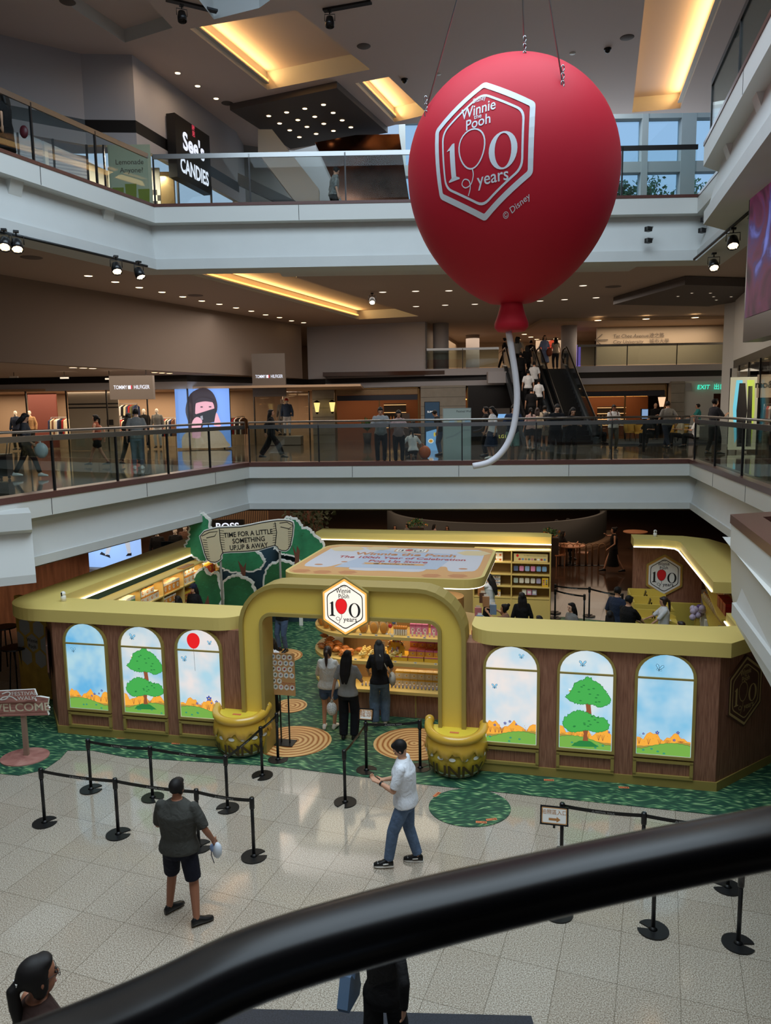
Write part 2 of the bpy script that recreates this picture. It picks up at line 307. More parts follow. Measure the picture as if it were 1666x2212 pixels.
def rrect(x0, y0, x1, y1, r, n=6):
    o = []
    for cx, cy, a in ((x1 - r, y1 - r, 0), (x0 + r, y1 - r, PI / 2), (x0 + r, y0 + r, PI), (x1 - r, y0 + r, 1.5 * PI)):
        for i in range(n + 1): t = a + PI / 2 * i / n; o.append((cx + r * math.cos(t), cy + r * math.sin(t)))
    return o
# ------------------------------------------------------------------ the building
def xy(p): return (p[0], p[1])
def offs(path, d):                                     # offset towards the right-hand side (the atrium)
    out = []
    for i, p in enumerate(path):
        p = V(p).to_2d() if len(p) > 2 else V(p); ns = []
        for a, b in ((i - 1, i), (i, i + 1)):
            if 0 <= a and b < len(path): e = (V(path[b]) - V(path[a])).normalized(); ns.append(V((e.y, -e.x)))
        n = sum(ns, V((0, 0))); n = n / len(ns); k = n.length_squared; out.append(p + n * (d / max(k, .3)))
    return out
def sweep(mb, path, prof, m):
    cols = [[(*q, z) for q in offs(path, d)] for d, z in prof]; n = len(path); k = len(prof); vs = [p for c in cols for p in c]
    fs = [(j * n + i, ((j + 1) % k) * n + i, ((j + 1) % k) * n + i + 1, j * n + i + 1) for j in range(k) for i in range(n - 1)]
    fs += [tuple(j * n for j in range(k)), tuple(j * n + n - 1 for j in reversed(range(k)))]
    return mb.add(vs, fs, m)
MID = 4.4; UPP = 11.1; CZ1 = 10.3; CZ2 = 16.35
MP = [(-11.4, .2), xy(at(538, 1008, MID)), xy(at(1490, 1001, MID)), (6.25, 10.75), xy(at(1580, 1130, MID)), (3.3, 5.0)]
UPATH = [(-12.6, 3.3), xy(at(333, 447, UPP)), xy(at(1508, 426, UPP)), (7.3, 16.7), (6.45, 16.0), (5.21, 10.89), (3.7, 4.7)]
struct('floor', MB().poly([[(-26, -10, 0), (26, -10, 0), (26, 24.5, 0), (-26, 24.5, 0)]], FLOORM))
struct('floor', MB().poly([[(-26, 24.5, 0), (26, 24.5, 0), (26, 52, 0), (-26, 52, 0)]], DARKF))
def deck(path, z0, z1, mt, mb_, outer):
    b = MB(); hole = [(*p, 0) for p in offs(path, -.25)] + [(3.3, -12, 0), (-12, -12, 0)]
    for z, m in ((z1, mt), (z0, mb_)): b.poly([[(x, y, z) for x, y in outer], [(p[0], p[1], z) for p in hole]], m)
    return b
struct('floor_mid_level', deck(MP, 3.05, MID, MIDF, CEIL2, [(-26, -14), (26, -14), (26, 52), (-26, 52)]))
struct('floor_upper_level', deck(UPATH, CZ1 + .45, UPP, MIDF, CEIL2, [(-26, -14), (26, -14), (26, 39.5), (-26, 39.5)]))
struct('trim_1', sweep(MB(), MP, [(0, 4.4), (0, 4.06), (-.4, 4.06), (-.42, 4.4)], WHITE))
struct('trim_2', sweep(MB(), MP, [(.015, 4.52), (.015, 4.4), (-.35, 4.4), (-.35, 4.52)], GRANITE))
struct('trim_3', sweep(MB(), MP, [(-.32, 4.06), (-.26, 3.95), (-.10, 3.3), (-.05, 3.3), (-.05, 3.12), (-.7, 3.0), (-.7, 4.06)], BEAMW))
struct('trim_4', sweep(MB(), UPATH, [(0, 11.1), (0, 10.72), (-.4, 10.72), (-.4, 11.1)], WHITE))
struct('trim_5', sweep(MB(), UPATH, [(.015, 11.17), (.015, 11.1), (-.35, 11.1), (-.35, 11.17)], GRANITE))
struct('trim_6', sweep(MB(), UPATH, [(-.3, 10.72), (-.28, 10.6), (-.1, 9.85), (-.04, 9.85), (-.04, 9.6), (-.8, 9.6), (-.8, 10.72)], BEAMW))
# panel joints on the fascias
def joints(path, z0, z1, step, name):
    b = MB()
    for i in range(len(path) - 1):
        a, c = V(path[i]), V(path[i + 1]); L = (c - a).length; e = (c - a) / L; nrm = V((e.y, -e.x)); k = step
        while k < L - .3:
            p = a + e * k + nrm * .002; b.box((p.x, p.y, (z0 + z1) / 2), (.012, .006, z1 - z0), DARKM, math.atan2(e.y, e.x)); k += step
    struct(name, b)
joints(MP, 4.07, 4.39, 3.1, 'trim_7'); joints(UPATH, 10.73, 11.09, 3.6, 'trim_8')
# angled brackets under the upper walkway
def bracket(p, dirn, name='trim_9'):
    b = MB(); b.prism([(0, 0), (.55, 0), (.18, -1.0), (0, -1.0)], -.16, .16, WHITE); n = V((dirn[0], dirn[1], 0)).normalized(); s_ = n.cross(UP)
    M = Matrix(((n.x, 0, s_.x, p[0]), (n.y, 0, s_.y, p[1]), (0, 1, 0, p[2]), (0, 0, 0, 1))); o = struct(name, b, M); return o
for px, py in ((60, 388), (258, 455)):
    q = at(px, py, 10.7); bracket((q.x - .75, q.y + .3, 10.72), (.92, -.39))
for yy in (14.7, 12.4, 10.2):
    bracket((5.21 + (yy - 10.89) * .243 + .75, yy, 10.72), (-.97, .24))
# the lower boxed bracket at the left edge and the deep balcony end at the right edge
q0, q1 = at(-60, 1100, 4.4), at(64, 1092, 4.4)
b = MB(); e = (q1 - q0).normalized(); n = V((e.y, -e.x, 0))
prof = [(.28, 4.3), (.28, 4.0), (.1, 3.92), (.34, 3.2), (.34, 3.05), (-.6, 3.05), (-.6, 4.3)]
vs = [(q + n * d).to_2d().to_3d() + UP * z for q in (q0, q1) for d, z in prof]; k = len(prof)
b.add(vs, [(j, (j + 1) % k, k + (j + 1) % k, k + j) for j in range(k)] + [tuple(range(k - 1, -1, -1)), tuple(range(k, 2 * k))], WHITE); struct('trim_10', b)
q0, q1 = at(1584, 1140, 4.2), V((3.25, 4.9, 4.2)); q0.z = 0; q1.z = 0; e = (q1 - q0).normalized(); n = V((e.y, -e.x, 0)); b = MB()
prof = [(.14, 4.06), (.02, 3.9), (-.02, 3.2), (-.1, 2.75), (-.7, 2.6), (-1.6, 2.6), (-1.6, 4.06)]; k = len(prof)
vs = [q + n * d + UP * z for q in (q0, q1) for d, z in prof]
b.add(vs, [(j, (j + 1) % k, k + (j + 1) % k, k + j) for j in range(k)] + [tuple(range(k - 1, -1, -1)), tuple(range(k, 2 * k))], WHITE); struct('trim_11', b)
# railings ----------------------------------------------------------
def railing(path, z, label, hgt=1.22, g=GLASS, pane=2.0, rail=STEEL, post=DARKM, name='glass_railing', top2=True, inner=-.12, d0=0, dbl=True):
    p = offs(path, inner); t = thing(name, label, 'railing', (*p[len(p) // 2], z)); o = V((*p[len(p) // 2], z))
    for i in range(len(p) - 1):
        a, c = V((*p[i], z)) - o, V((*p[i + 1], z)) - o; L = (c - a).length; e = (c - a) / L; n = max(1, round(L / pane)); ang = math.atan2(e.y, e.x)
        for k in range(n):
            mb = MB(); q = a + e * (L * (k + .5) / n); mb.box((q.x, q.y, hgt * .47 + d0), (L / n - .03, .014, hgt * .86), g, ang); mb.build('glass_pane', t)
            q = a + e * (L * k / n); MB().box((q.x, q.y, hgt * .46), (.035, .05, hgt * .92), post, ang).build('post', t)
        q = (a + c) / 2; r = MB(); r.box((q.x, q.y, hgt * .9), (L, .05, .11), rail, ang)
        if dbl: r.tube([a + UP * (hgt + .02), c + UP * (hgt + .02)], .028, rail, 8)
        r.build('handrail', t)
        if dbl:
            b2 = MB()
            for k in range(n + 1): q = a + e * (L * k / n); b2.box((q.x, q.y, hgt * .96), (.02, .02, .12), rail, ang)
            b2.build('rail_bracket', t)
    return t
railing(MP[:2], 4.5, 'long glass railing with steel handrail along the left walkway of the middle floor', hgt=1.18)
railing(MP[1:3], 4.5, 'glass railing with steel handrail across the back of the middle floor above the white beam', hgt=1.18)
railing(MP[2:4], 4.5, 'glass railing running along the right walkway of the middle floor', hgt=1.18, pane=2.6)
railing(UPATH[:2], 11.15, 'glass railing with dark handrail along the left walkway of the top floor', hgt=1.3, pane=1.75, dbl=False, g=GLASSD)
UB = offs(UPATH, 0)
railing([UB[1], (3.9, 19.8)], 11.15, 'glass railing with pale steel handrail across the back of the top floor', hgt=1.3, pane=2.15, dbl=False, g=GLASSD)
railing([(4.15, 19.8), UB[2]], 11.15, 'dark framed glass railing in front of the tall windows, right of the balloon', hgt=1.3, pane=2.0, dbl=False, rail=DARKM, g=GLASSD)
railing(UPATH[4:], 11.15, 'dark glass railing of the right walkway on the top floor', hgt=1.25, pane=2.6, dbl=False, rail=DARKM)
# ceilings ----------------------------------------------------------
def P3(l, z): return [(*xy(at(x, y, z)), z) for x, y in l]
def recess(name, loop, z, hgt, lit, wide=.0, m=None):
    n = len(loop); b = MB(); top = [(p[0], p[1], z + hgt) for p in loop]; m = m or CEIL
    b.add(list(loop) + top, [(i, (i + 1) % n, n + (i + 1) % n, n + i) for i in range(n)], WHITE); b.poly([top], m); struct(name, b)
    for i in lit:
        a, c = V(loop[i]), V(loop[(i + 1) % n]); e = (c - a).normalized(); ctr = sum((V(p) for p in loop), V()) / n; inn = UP.cross(e)
        if inn.dot(ctr - a) < 0: inn = -inn
        q = (a + c) / 2 + inn * .10 + UP * (hgt * .42); L = (c - a).length * .96; ang = math.atan2(e.y, e.x)
        MB2 = MB(); MB2.box((q.x - inn.x * .06, q.y - inn.y * .06, q.z - .07), (L, .16, .04), WHITE, ang); MB2.box((q.x - inn.x * .03, q.y - inn.y * .03, q.z), (L, .06, .04), COVE, ang); tag(MB2.build('cove_light'), 'warm strip light in the recess of the ' + ('top' if z > 12 else 'middle floor') + ' ceiling, ' + RCL[name] + ('' if i != 1 else ', longer run'), 'light')
        l = area('cove_glow', (q.x + inn.x * .05, q.y + inn.y * .05, q.z + .08), L, .36, 9 * L if z > 12 else 9 * L, (1.0, .60, .22)); d = (inn * .8 + UP * .6); l.rotation_euler = d.to_track_quat('-Z', 'Y').to_euler(); 
        zz = math.atan2(e.y, e.x); X = e; Z = -d.normalized(); Y = Z.cross(X).normalized(); l.matrix_world = Matrix(((X.x, Y.x, Z.x, l.location.x), (X.y, Y.y, Z.y, l.location.y), (X.z, Y.z, Z.z, l.location.z), (0, 0, 0, 1)))
RCL = {'trim_12': 'above the candy shop sign', 'trim_13': 'left of the balloon', 'trim_14': 'at the right', 'trim_15': 'left walkway', 'trim_16': 'x'}
c1 = P3([(410, 62), (578, 194), (800, 150), (640, 22)], CZ2); c2 = P3([(768, 180), (852, 264), (925, 247), (840, 166)], CZ2); c3 = P3([(1400, -60), (1366, 243), (1470, 234), (1582, -60)], CZ2)
c4 = P3([(120, -30), (158, 18), (270, 92), (373, 60), (290, -30)], CZ2)
sky = P3([(250, -160), (462, 33), (560, 8), (720, -160)], CZ2); sky = [(-6.6, 8, CZ2), sky[1], sky[2], (2.0, 15.6, CZ2), (7.5, 14.4, CZ2), (7.5, 1, CZ2), (-6.6, 1, CZ2)]
b = MB(); b.poly([[(-24, -14, CZ2), (26, -14, CZ2), (26, 28.9, CZ2), (5, 28.9, CZ2), (.6, 29.6, CZ2), (-3.4, 32.2, CZ2), (-24, 32.2, CZ2)], c1, c2, c3, c4, sky], CEIL); struct('ceiling', b)
recess('trim_12', c1, CZ2, .55, [0]); recess('trim_13', c2, CZ2, .5, [0]); recess('trim_14', c3, CZ2, .5, [2]); recess('trim_16', c4, CZ2, .35, [])
n = len(sky); b = MB(); b.add(list(sky) + [(p[0], p[1], 18.5) for p in sky] + [(p[0], p[1], CZ2 - .1) for p in sky], [(i, (i + 1) % n, n + (i + 1) % n, n + i) for i in range(n)] + [(i, (i + 1) % n, 2 * n + (i + 1) % n, 2 * n + i) for i in range(n)], WHITE); struct('trim_17', b)
cc = P3([(300, 552), (352, 578), (776, 690), (905, 683), (640, 600), (660, 562)], CZ1); b = MB()
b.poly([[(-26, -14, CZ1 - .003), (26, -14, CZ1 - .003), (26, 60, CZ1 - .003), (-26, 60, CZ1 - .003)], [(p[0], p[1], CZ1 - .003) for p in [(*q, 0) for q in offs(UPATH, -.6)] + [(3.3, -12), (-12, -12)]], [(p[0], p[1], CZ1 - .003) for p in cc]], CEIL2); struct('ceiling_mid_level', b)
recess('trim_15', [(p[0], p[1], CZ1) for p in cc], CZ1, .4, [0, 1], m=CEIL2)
b = MB(); q0, q1 = at(603, 584, 9.95), at(1373, 574, 9.95); b.box(((q0.x + q1.x) / 2, q0.y + .3, 10.1), (q1.x - q0.x, .9, .4), BEAMW); b.box(((q0.x + q1.x) / 2 + .1, q0.y + 1.0, 10.24), (q1.x - q0.x - .8, .12, .08), DARKM); struct('trim_18', b)
# walls -------------------------------------------------------------
def wall(name, a, c, z0, z1, m, th=.2, nrm=1):
    a, c = V((a[0], a[1], 0)), V((c[0], c[1], 0)); e = (c - a).normalized(); n = V((e.y, -e.x, 0)) * -th * nrm; L = (c - a).length; q = (a + c + n) / 2
    return struct(name, MB().box((q.x, q.y, (z0 + z1) / 2), (L, th, z1 - z0), m, math.atan2(e.y, e.x)))
wall('wall_left', (-15.1, 17.3), (-4.1, 39.3), 7.65, 10.3, WALLB)
wall('wall_far_left', (-25.9, -12), (-25.9, 52), 0, 16.3, WALLB); wall('wall_far_right', (25.9, 52), (25.9, -12), 0, 16.3, WALLG); wall('wall_behind', (26, -12), (-26, -12), 0, 16.3, WALLG); wall('wall_rear', (-26, 52), (26, 52), 0, 10.3, WALLB)
SF = [(-21.0, 34.0), (-8.5, 33.5), (-3.9, 40.3), (-3.0, 40.0)]       # shopfront line of the left shops
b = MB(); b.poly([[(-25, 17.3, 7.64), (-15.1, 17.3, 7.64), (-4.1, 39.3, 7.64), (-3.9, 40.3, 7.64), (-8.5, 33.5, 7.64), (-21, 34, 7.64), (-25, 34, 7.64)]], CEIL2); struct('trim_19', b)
for i in range(3): wall('trim_20', SF[i], SF[i + 1], 7.36, 7.64, BLACKB, .1); wall('trim_21', SF[i], SF[i + 1], 7.05, 7.36, WALLG, .12)
wall('wall_mezzanine_left', (-3.9, 40.2), (2.05, 38.6), 7.65, 10.3, WALLG); wall('wall_mezzanine_pier', (1.5, 38.75), (2.1, 38.6), 7.9, 10.3, WALLG, .5)
wall('trim_22', (-3.0, 40.0), (6.0, 38.4), 7.4, 7.65, BLACKB, .15); wall('trim_23', (-3.0, 39.95), (6.0, 38.35), 7.15, 7.4, WALLG, .2)
wall('trim_24', (2.05, 38.45), (6.0, 38.25), 7.65, 7.98, WALLG, .3)
wall('trim_25', (9.3, 38.2), (18.5, 38.0), 7.4, 7.68, BLACKB, .15); wall('trim_26', (9.3, 38.15), (18.5, 37.95), 7.1, 7.4, WALLG, .2); wall('trim_27', (9.3, 38.05), (18.5, 37.85), 7.68, 7.98, WALLG, .3)
struct('floor_mezzanine', MB().box((8, 45.2, 7.8), (22, 13.6, .2), DARKF))
wall('wall_mezzanine_right', (11.3, 41.1), (18, 40.9), 7.9, 10.15, mat('beige_panel_wall', (176, 158, 134), .6)); wall('wall_mezzanine_rear', (-3, 51.5), (14, 51.5), 7.9, 10.3, mat('beige_panel_wall', (176, 158, 134), .6))
wall('wall_mezzanine_inner', (2.2, 39), (4.9, 51), 7.9, 10.3, mat('beige_panel_wall', (176, 158, 134), .6))
b = MB(); b.box((13.5, 40.8, 10.22), (11.5, 5.4, .14), mat('soffit_warm', (190, 166, 138), .7)); struct('ceiling_mezzanine', b)
for x, y, r in ((2.95, 39.6, .40), (5.3, 46, .40), (9.6, 40.2, .40)): struct('column', MB().lathe([(r, 7.9), (r, 10.3)], WALLG, 28, (x, y, 0)))
wall('wall_right', (13.7, 30.4), (9.6, 17), 7.7, 10.3, WHITE, .25); wall('trim_31', (13.68, 30.3), (9.58, 16.9), 7.4, 7.7, BLACKB, .3); struct('column', MB().box((14.1, 31.0, 7.35), (.5, 1.4, 5.9), WHITE)); wall('wall_right', (17.4, 38.0), (14.3, 31.6), 4.4, 10.3, WHITE, .25)
# mid-level back wall, between shop openings
STONE = mat('pale_stone_cladding', (148, 142, 130), .55, noise=.08, nscale=4)
for x0, x1 in ((-3.6, -2.5), (1.85, 4.1), (14.1, 14.75)):
    y = 38.9 - .06 * x0; struct('wall_back', MB().box(((x0 + x1) / 2, y, 5.78), (x1 - x0, .4, 2.78), STONE))
    j = MB()
    for k in range(6): j.box(((x0 + x1) / 2, y - .203, 4.8 + k * .45), (x1 - x0, .004, .014), DARKM)
    struct('trim_28', j)
struct('wall_back', MB().box((15.5, 38.2, 5.78), (1.5, .4, 2.78), WHITE)); struct('wall_back', MB().box((17.3, 38.2, 6.85), (2.1, .4, .6), WHITE)); struct('wall_back', MB().box((6.0, 38.6, 5.7), (3.6, .3, 2.9), BLACKB))
struct('wall_corridor', MB().box((17.3, 41, 5.6), (2.1, .2, 2.6), mat('peach_corridor', (150, 108, 84), .7)))
# upper level walls
D0, D1, D2, D3 = at(-60, 60, CZ2), at(174, 116, CZ2), at(285, 118, CZ2), at(512, 286, CZ2)
b = MB()
for i, (a, c) in enumerate(((D0, D1), (D1, D2), (D2, D3))):
    nm = 'wall_upper_left'; wall(nm, a, c, 14.55, CZ2, WALLG, .2); wall('trim_29', a, c, 14.2, 14.55, BLACKB, .14); wall('trim_30', a, c, 13.85, 14.2, WALLG, .16)
    e = (c - a); Ls = e.length
wall('wall_upper_left', D2 + (D3 - D2) * .98, D3 + V((0, 1.5, 0)), UPP, CZ2, WALLG); wall('wall_upper_rear', (D3.x, 31.5), (-.6, 33.6), UPP, 17.5, mat('pale_rear_wall', (150, 150, 148), .7))
WN = mat('window_frame_white', (178, 184, 180), .5)
y = 33.2; b = MB(); X = [(px - 833) / 1650 * y + .18 for px in (870, 930, 1095, 1185, 1275, 1364, 1453, 1530)]
for i, x in enumerate(X): b.box((x, y, 15), (.6 if i in (2, 4, 6) else .26, .45, 9), WN)
for z in (11.3, 13.6, 15.75, 17.85): b.box(((X[0] + X[-1]) / 2, y, z), (X[-1] - X[0], .4, .42), WN)
struct('window_1', b); struct('wall_upper_right', MB().box((X[-1] + 1.6, y, 15), (2.6, .5, 9), WN)); struct('wall_upper_right', MB().box((X[-1] + .6, 26.5, 15.7), (.3, 14, 9), WN))
tag(MB().box(((X[0] + X[-1]) / 2, y + .1, 15), (X[-1] - X[0], .02, 8.6), glass('window_glass', (.85, .95, 1.0), .03)).build('window_2'), kind='structure')
# shop partitions and back rooms behind the shopfronts, with their own lamps
SHOPW = mat('shop_interior_wall', (176, 146, 118), .7); SHOPF = mat('shop_floor', (150, 124, 100), .3)
struct('wall_shop_back', MB().box((-13, 38.2, 5.8), (16, .2, 2.8), SHOPW)); struct('wall_shop_back', MB().box((-3.9, 42.6, 5.8), (5, .2, 2.8), SHOPW))
struct('ceiling_shop', MB().box((-12, 37.5, 7.1), (22, 7.5, .1), SHOPW))
area('shop_lighting', (-13.5, 35.7, 7.0), 12, 3, 620, (1.0, .80, .60)); area('shop_lighting', (-5.6, 39.2, 7.0), 3, 2, 140, (1.0, .80, .60))
for x0, x1, pw in ((-2.4, 1.8, 60), (4.1, 5.9, 40), (9.6, 14.1, 80)):
    m = mat('cafe_interior', (120, 74, 42), .6); struct('wall_cafe_back', MB().box(((x0 + x1) / 2, 42.4, 5.7), (x1 - x0 + .8, .2, 2.7), m)); area('cafe_lighting', ((x0 + x1) / 2, 40.6, 6.95), x1 - x0, 2.4, pw, (1.0, .60, .32))
struct('wall_right_shop_back', MB(Matrix.Translation((14.6, 24.5, 5.8)) @ Matrix.Rotation(-.30, 4, 'Z')).box((0, 0, 0), (.2, 15, 2.8), mat('cream_shop_wall', (196, 176, 150), .7))); area('right_shop_lighting', (13.2, 25.0, 7.2), 2.0, 7, 170, (1.0, .86, .68))
# upper shops
struct('wall_upper_shop', MB().box((-10.5, 27.2, 12.6), (7, .15, 3.0), mat('candy_shop_wall', (206, 180, 130), .6))); area('upper_shop_lighting', (-11.3, 19.6, 13.7), 1.0, 1.0, 30, (1.0, .88, .80))
area('upper_spot', (-6.2, 23.4, 16.1), .3, .3, 16, (1, .7, .45)); area('upper_spot', (-5.7, 25.0, 16.1), .3, .3, 14, (1, .7, .45))
# ground floor rear hall and side shops (seen between kiosk and beam)
struct('wall_ground_left', MB(Matrix.Translation((-12.1, 17.05, 1.5)) @ Matrix.Rotation(math.radians(-17), 4, 'Z')).box((0, 0, 0), (.2, 15.7, 3.0), mat('copper_reflecting_wall', (150, 104, 78), .12, .85, noise=.35, nscale=2.2, dirn=(1, 3, .4))))
struct('wall_ground_shop', MB().box((-10, 36, 1.5), (14, .2, 3.0), mat('dark_shop_wall', (84, 60, 46), .5))); struct('wall_ground_rear', MB().box((2, 47, 1.5), (40, .3, 3.0), mat('dark_rear_wall', (60, 52, 46), .5)))
def fit_text(fl, t, x, y, sz, wd, m, h, b=0, a=0):
    vs, _ = text(t, 1, b); xs = [v[0] for v in vs]; fl.text(t, x, y, sz, m, h, b, a, sx=wd / ((max(xs) - min(xs)) * sz))
# ------------------------------------------------------------------ carpet
gp = [st(at(x, y, 0)) for x, y in ((0, 1545), (0, 1672), (40, 1676), (95, 1664), (130, 1640), (146, 1622), (200, 1622))]
front = [(-4.6, -.70), (-1.8, -.52), (.8, -.66), (3.4, -.70), (5.3, -.74), (7.2, -.1), (8.2, 2.2), (7.2, 9.0), (3.0, 9.9), (-7.4, 9.9)]
tag(MB().prism(gp + front, .004, .012, GRASS).build('grass_carpet', None, KM), 'green grass-printed carpet lying under and around the yellow kiosk', 'carpet')
tag(MB().prism(ellp(0, 0, .62, .56, 40), .004, .012, GRASS).build('grass_mat', None, Matrix.Translation(K(1.52, -1.22))), 'small oval grass-printed mat on the tiles, right of the white-shirted man', 'mat')
for i, (px, py, r, lb) in enumerate(((632, 1602, .72, 'by the info board inside the left side of the arch'), (895, 1608, .74, 'inside the right side of the arch'), (628, 1526, .34, 'small one behind the info board'), (610, 1418, .5, 'deepest inside the kiosk, behind the browsing women'))):
    p = at(px, py, 0); tag(MB().prism(ellp(0, 0, r, r * (.92 if i < 2 else 1.1), 40), .012, .018 + i * .001, RINGS).build('stump_disc', None, Matrix.Translation(p)), 'printed tree-stump disc, ' + lb, 'floor disc')
STK = mat('orange_sticker', (226, 130, 84), .5)
for i, (px, py, a, lb) in enumerate(((262, 1594, .1, 'in front of the leftmost arched lightbox'), (380, 1606, .1, 'in front of the tree lightbox on the left wall'), (1186, 1685, .1, 'left one below the right kiosk wall'), (1348, 1701, .1, 'right one below the right kiosk wall'), (1040, 1776, .1, 'left of a pair at the front of the oval grass mat'), (1062, 1770, .4, 'right of a pair at the front of the oval grass mat'), (944, 1716, 1.2, 'at the left rim of the oval grass mat'))):
    p = at(px, py, .014); mb = MB(); mb.box((0, 0, 0), (.16, .055, .003), STK); Flat(mb, plane_f((0, 0, .0015), V((1, 0, 0)), V((0, 1, 0)))).text('小心地滑', 0, -.015, .035, INK, .001)
    tag(mb.build('floor_sticker', None, Matrix.Translation(p) @ Matrix.Rotation(KA + a, 4, 'Z')), 'orange floor sticker ' + lb, 'sticker')
# ------------------------------------------------------------------ kiosk walls
def kthing(name, label, cat, s, t, z=0, rz=0, group=None): return thing(name, label, cat, K(s, t, z), KA + rz, group)
def kwall(label, loop, z1=2.2):                                   # loop in kiosk coordinates, closed footprint
    r = kthing('kiosk_wall', label, 'wall', 0, 0); MB().prism(loop, .16, z1, WOOD).build('wood_panel', r)
    c = V((sum(p[0] for p in loop) / len(loop), sum(p[1] for p in loop) / len(loop), 0)); big = []
    for p in loop: d = V((p[0], p[1], 0)) - c; big.append((p[0] + math.copysign(.018, d.x), p[1] + math.copysign(.018, d.y)))
    MB().prism(big, .012, .16, YRIM).build('plinth', r); return r
kl = kwall('dark wooden front wall of the kiosk left of the arch', [(-2.62, 0), (-2.62, .5), (-6.5, .5), (-7.0, .95), (-7.15, .8), (-6.44, 0)])
kr = kwall('dark wooden front wall of the kiosk right of the arch, with chamfered corner', [(5.22, 0), (6.5, 1.4), (6.35, 1.55), (5.1, .45), (1.28, .45), (1.28, 0)])
for r_, S in ((kl, (-5.74, -4.59, -3.46)), (kr, (2.06, 3.24, 4.43))):
    for s in S:
        b = MB(); 
        for cx, cz, dx, dz in ((s, .44, .9, .05), (s, .19, .9, .05), (s - .425, .315, .05, .25), (s + .425, .315, .05, .25)): b.box((cx, -.02, cz), (dx, .04, dz), YRIM)
        b.build('moulding', r_)
b = MB(); b.prism([(-6.9, .95), (-6.95, 7.6), (-7.25, 7.6), (-7.2, .95)], .05, 2.2, mat('kiosk_inner_green', (34, 66, 58), .7)); tag(b.build('kiosk_wall', None, KM), 'long left side wall of the kiosk behind the product shelves', 'wall')
tag(MB().prism([(-4.3, 9.6), (2.57, 9.6), (2.57, 9.9), (-4.3, 9.9)], .05, 2.2, mat('kiosk_inner_beige', (176, 146, 90), .7)).build('kiosk_wall', None, KM), 'rear wall of the kiosk carrying the back shelves', 'wall')
kb = kwall('wooden wall with round-topped cash area, right rear of the kiosk', [(4.8, 9.75), (6.6, 9.75), (6.6, 9.95), (4.8, 9.95)])
kside = kwall('wooden right side wall of the kiosk behind three yellow shelves', [(6.75, 4.3), (6.95, 4.3), (6.95, 9.7), (6.75, 9.7)])
# ------------------------------------------------------------------ yellow top slabs with led strip
def slab(label, outl, inner_strip, z0=2.2, z1=2.43):
    r = kthing('kiosk_canopy', label, 'canopy', 0, 0); MB().prism(outl, z0, z1, YTOP).build('top_slab', r, bevel=.008)
    if inner_strip: MB().tube([V((s, t, z0 + .02)) for s, t in inner_strip], .018, LEDW, 6).build('led_strip', r, None)
    sm = MB()
    return r
def arcp(cx, cy, r, a0, a1, n=10): return [(cx + r * math.cos(math.radians(a0 + (a1 - a0) * i / n)), cy + r * math.sin(math.radians(a0 + (a1 - a0) * i / n))) for i in range(n + 1)]
slab('wide yellow slab crowning the left half of the kiosk', arcp(-6.75, .86, .94, 180, 270, 12) + [(-6.5, -.08)] + arcp(-3.12, .42, .5, -90, 0, 8) + [(-2.62, .8)] + arcp(-6.66, 1.0, .2, 270, 180, 5) + [(-6.86, 7.8), (-7.69, 7.8)],
     [(-6.84, 7.7), (-6.84, 1.1)])
slab('yellow slab crowning the right front wall of the kiosk', arcp(1.83, .37, .45, 180, 270, 8) + [(5.35, -.08), (6.7, 1.35), (6.35, 1.75)] + arcp(5.35, .85, .25, 0, -90, 5)[::-1][:0] + [(5.7, .95), (5.2, .82), (1.38, .8)], None)
slab('yellow slab crowning the rear wall of the kiosk', [(-4.3, 9.3), (2.57, 9.3)] + arcp(2.27, 9.75, .3, 0, 90, 5) + [(-4.3, 10.05)], [(-4.3, 9.29), (2.57, 9.29)])
slab('yellow angled slab above the cash desk, right rear of the kiosk', [(4.75, 9.3), (5.5, 9.3), (5.82, 9.12), (5.9, 8.9), (5.86, 4.2), (7.0, 4.2), (7.05, 8.7), (6.7, 9.6), (6.1, 10.0), (4.75, 10.1)], [(4.75, 9.28), (5.48, 9.28), (5.78, 9.12), (5.84, 8.85), (5.84, 4.25)])
slab('short piece of yellow slab at the right edge, beside the white balcony', [(6.0, 2.3), (7.2, 2.3), (7.2, 3.6), (6.0, 3.6)], [(5.98, 2.3), (5.98, 3.6)], 1.75, 1.95)
tag(MB().prism([(6.1, 2.4), (7.1, 2.4), (7.1, 3.5), (6.1, 3.5)], .02, 1.75, WOOD).build('kiosk_counter', None, KM), 'wooden block carrying the short yellow slab at the right edge', 'counter')
for s, t, lb in ((-6.55, .55, 'round dome camera on the corner of the left yellow slab'), (5.35, 9.75, 'white pivoting camera on the yellow slab above the cash desk')):
    r = kthing('security_camera', lb, 'camera', s, t, 2.43); MB().lathe([(.05, 0), (.05, .1), (.035, .12)], WHT, 14).build('base', r); MB().ball((0, 0, .15), .048, WHT).build('head', r); MB().box((0, -.04, .15), (.02, .03, .06), BLACK).build('lens', r)
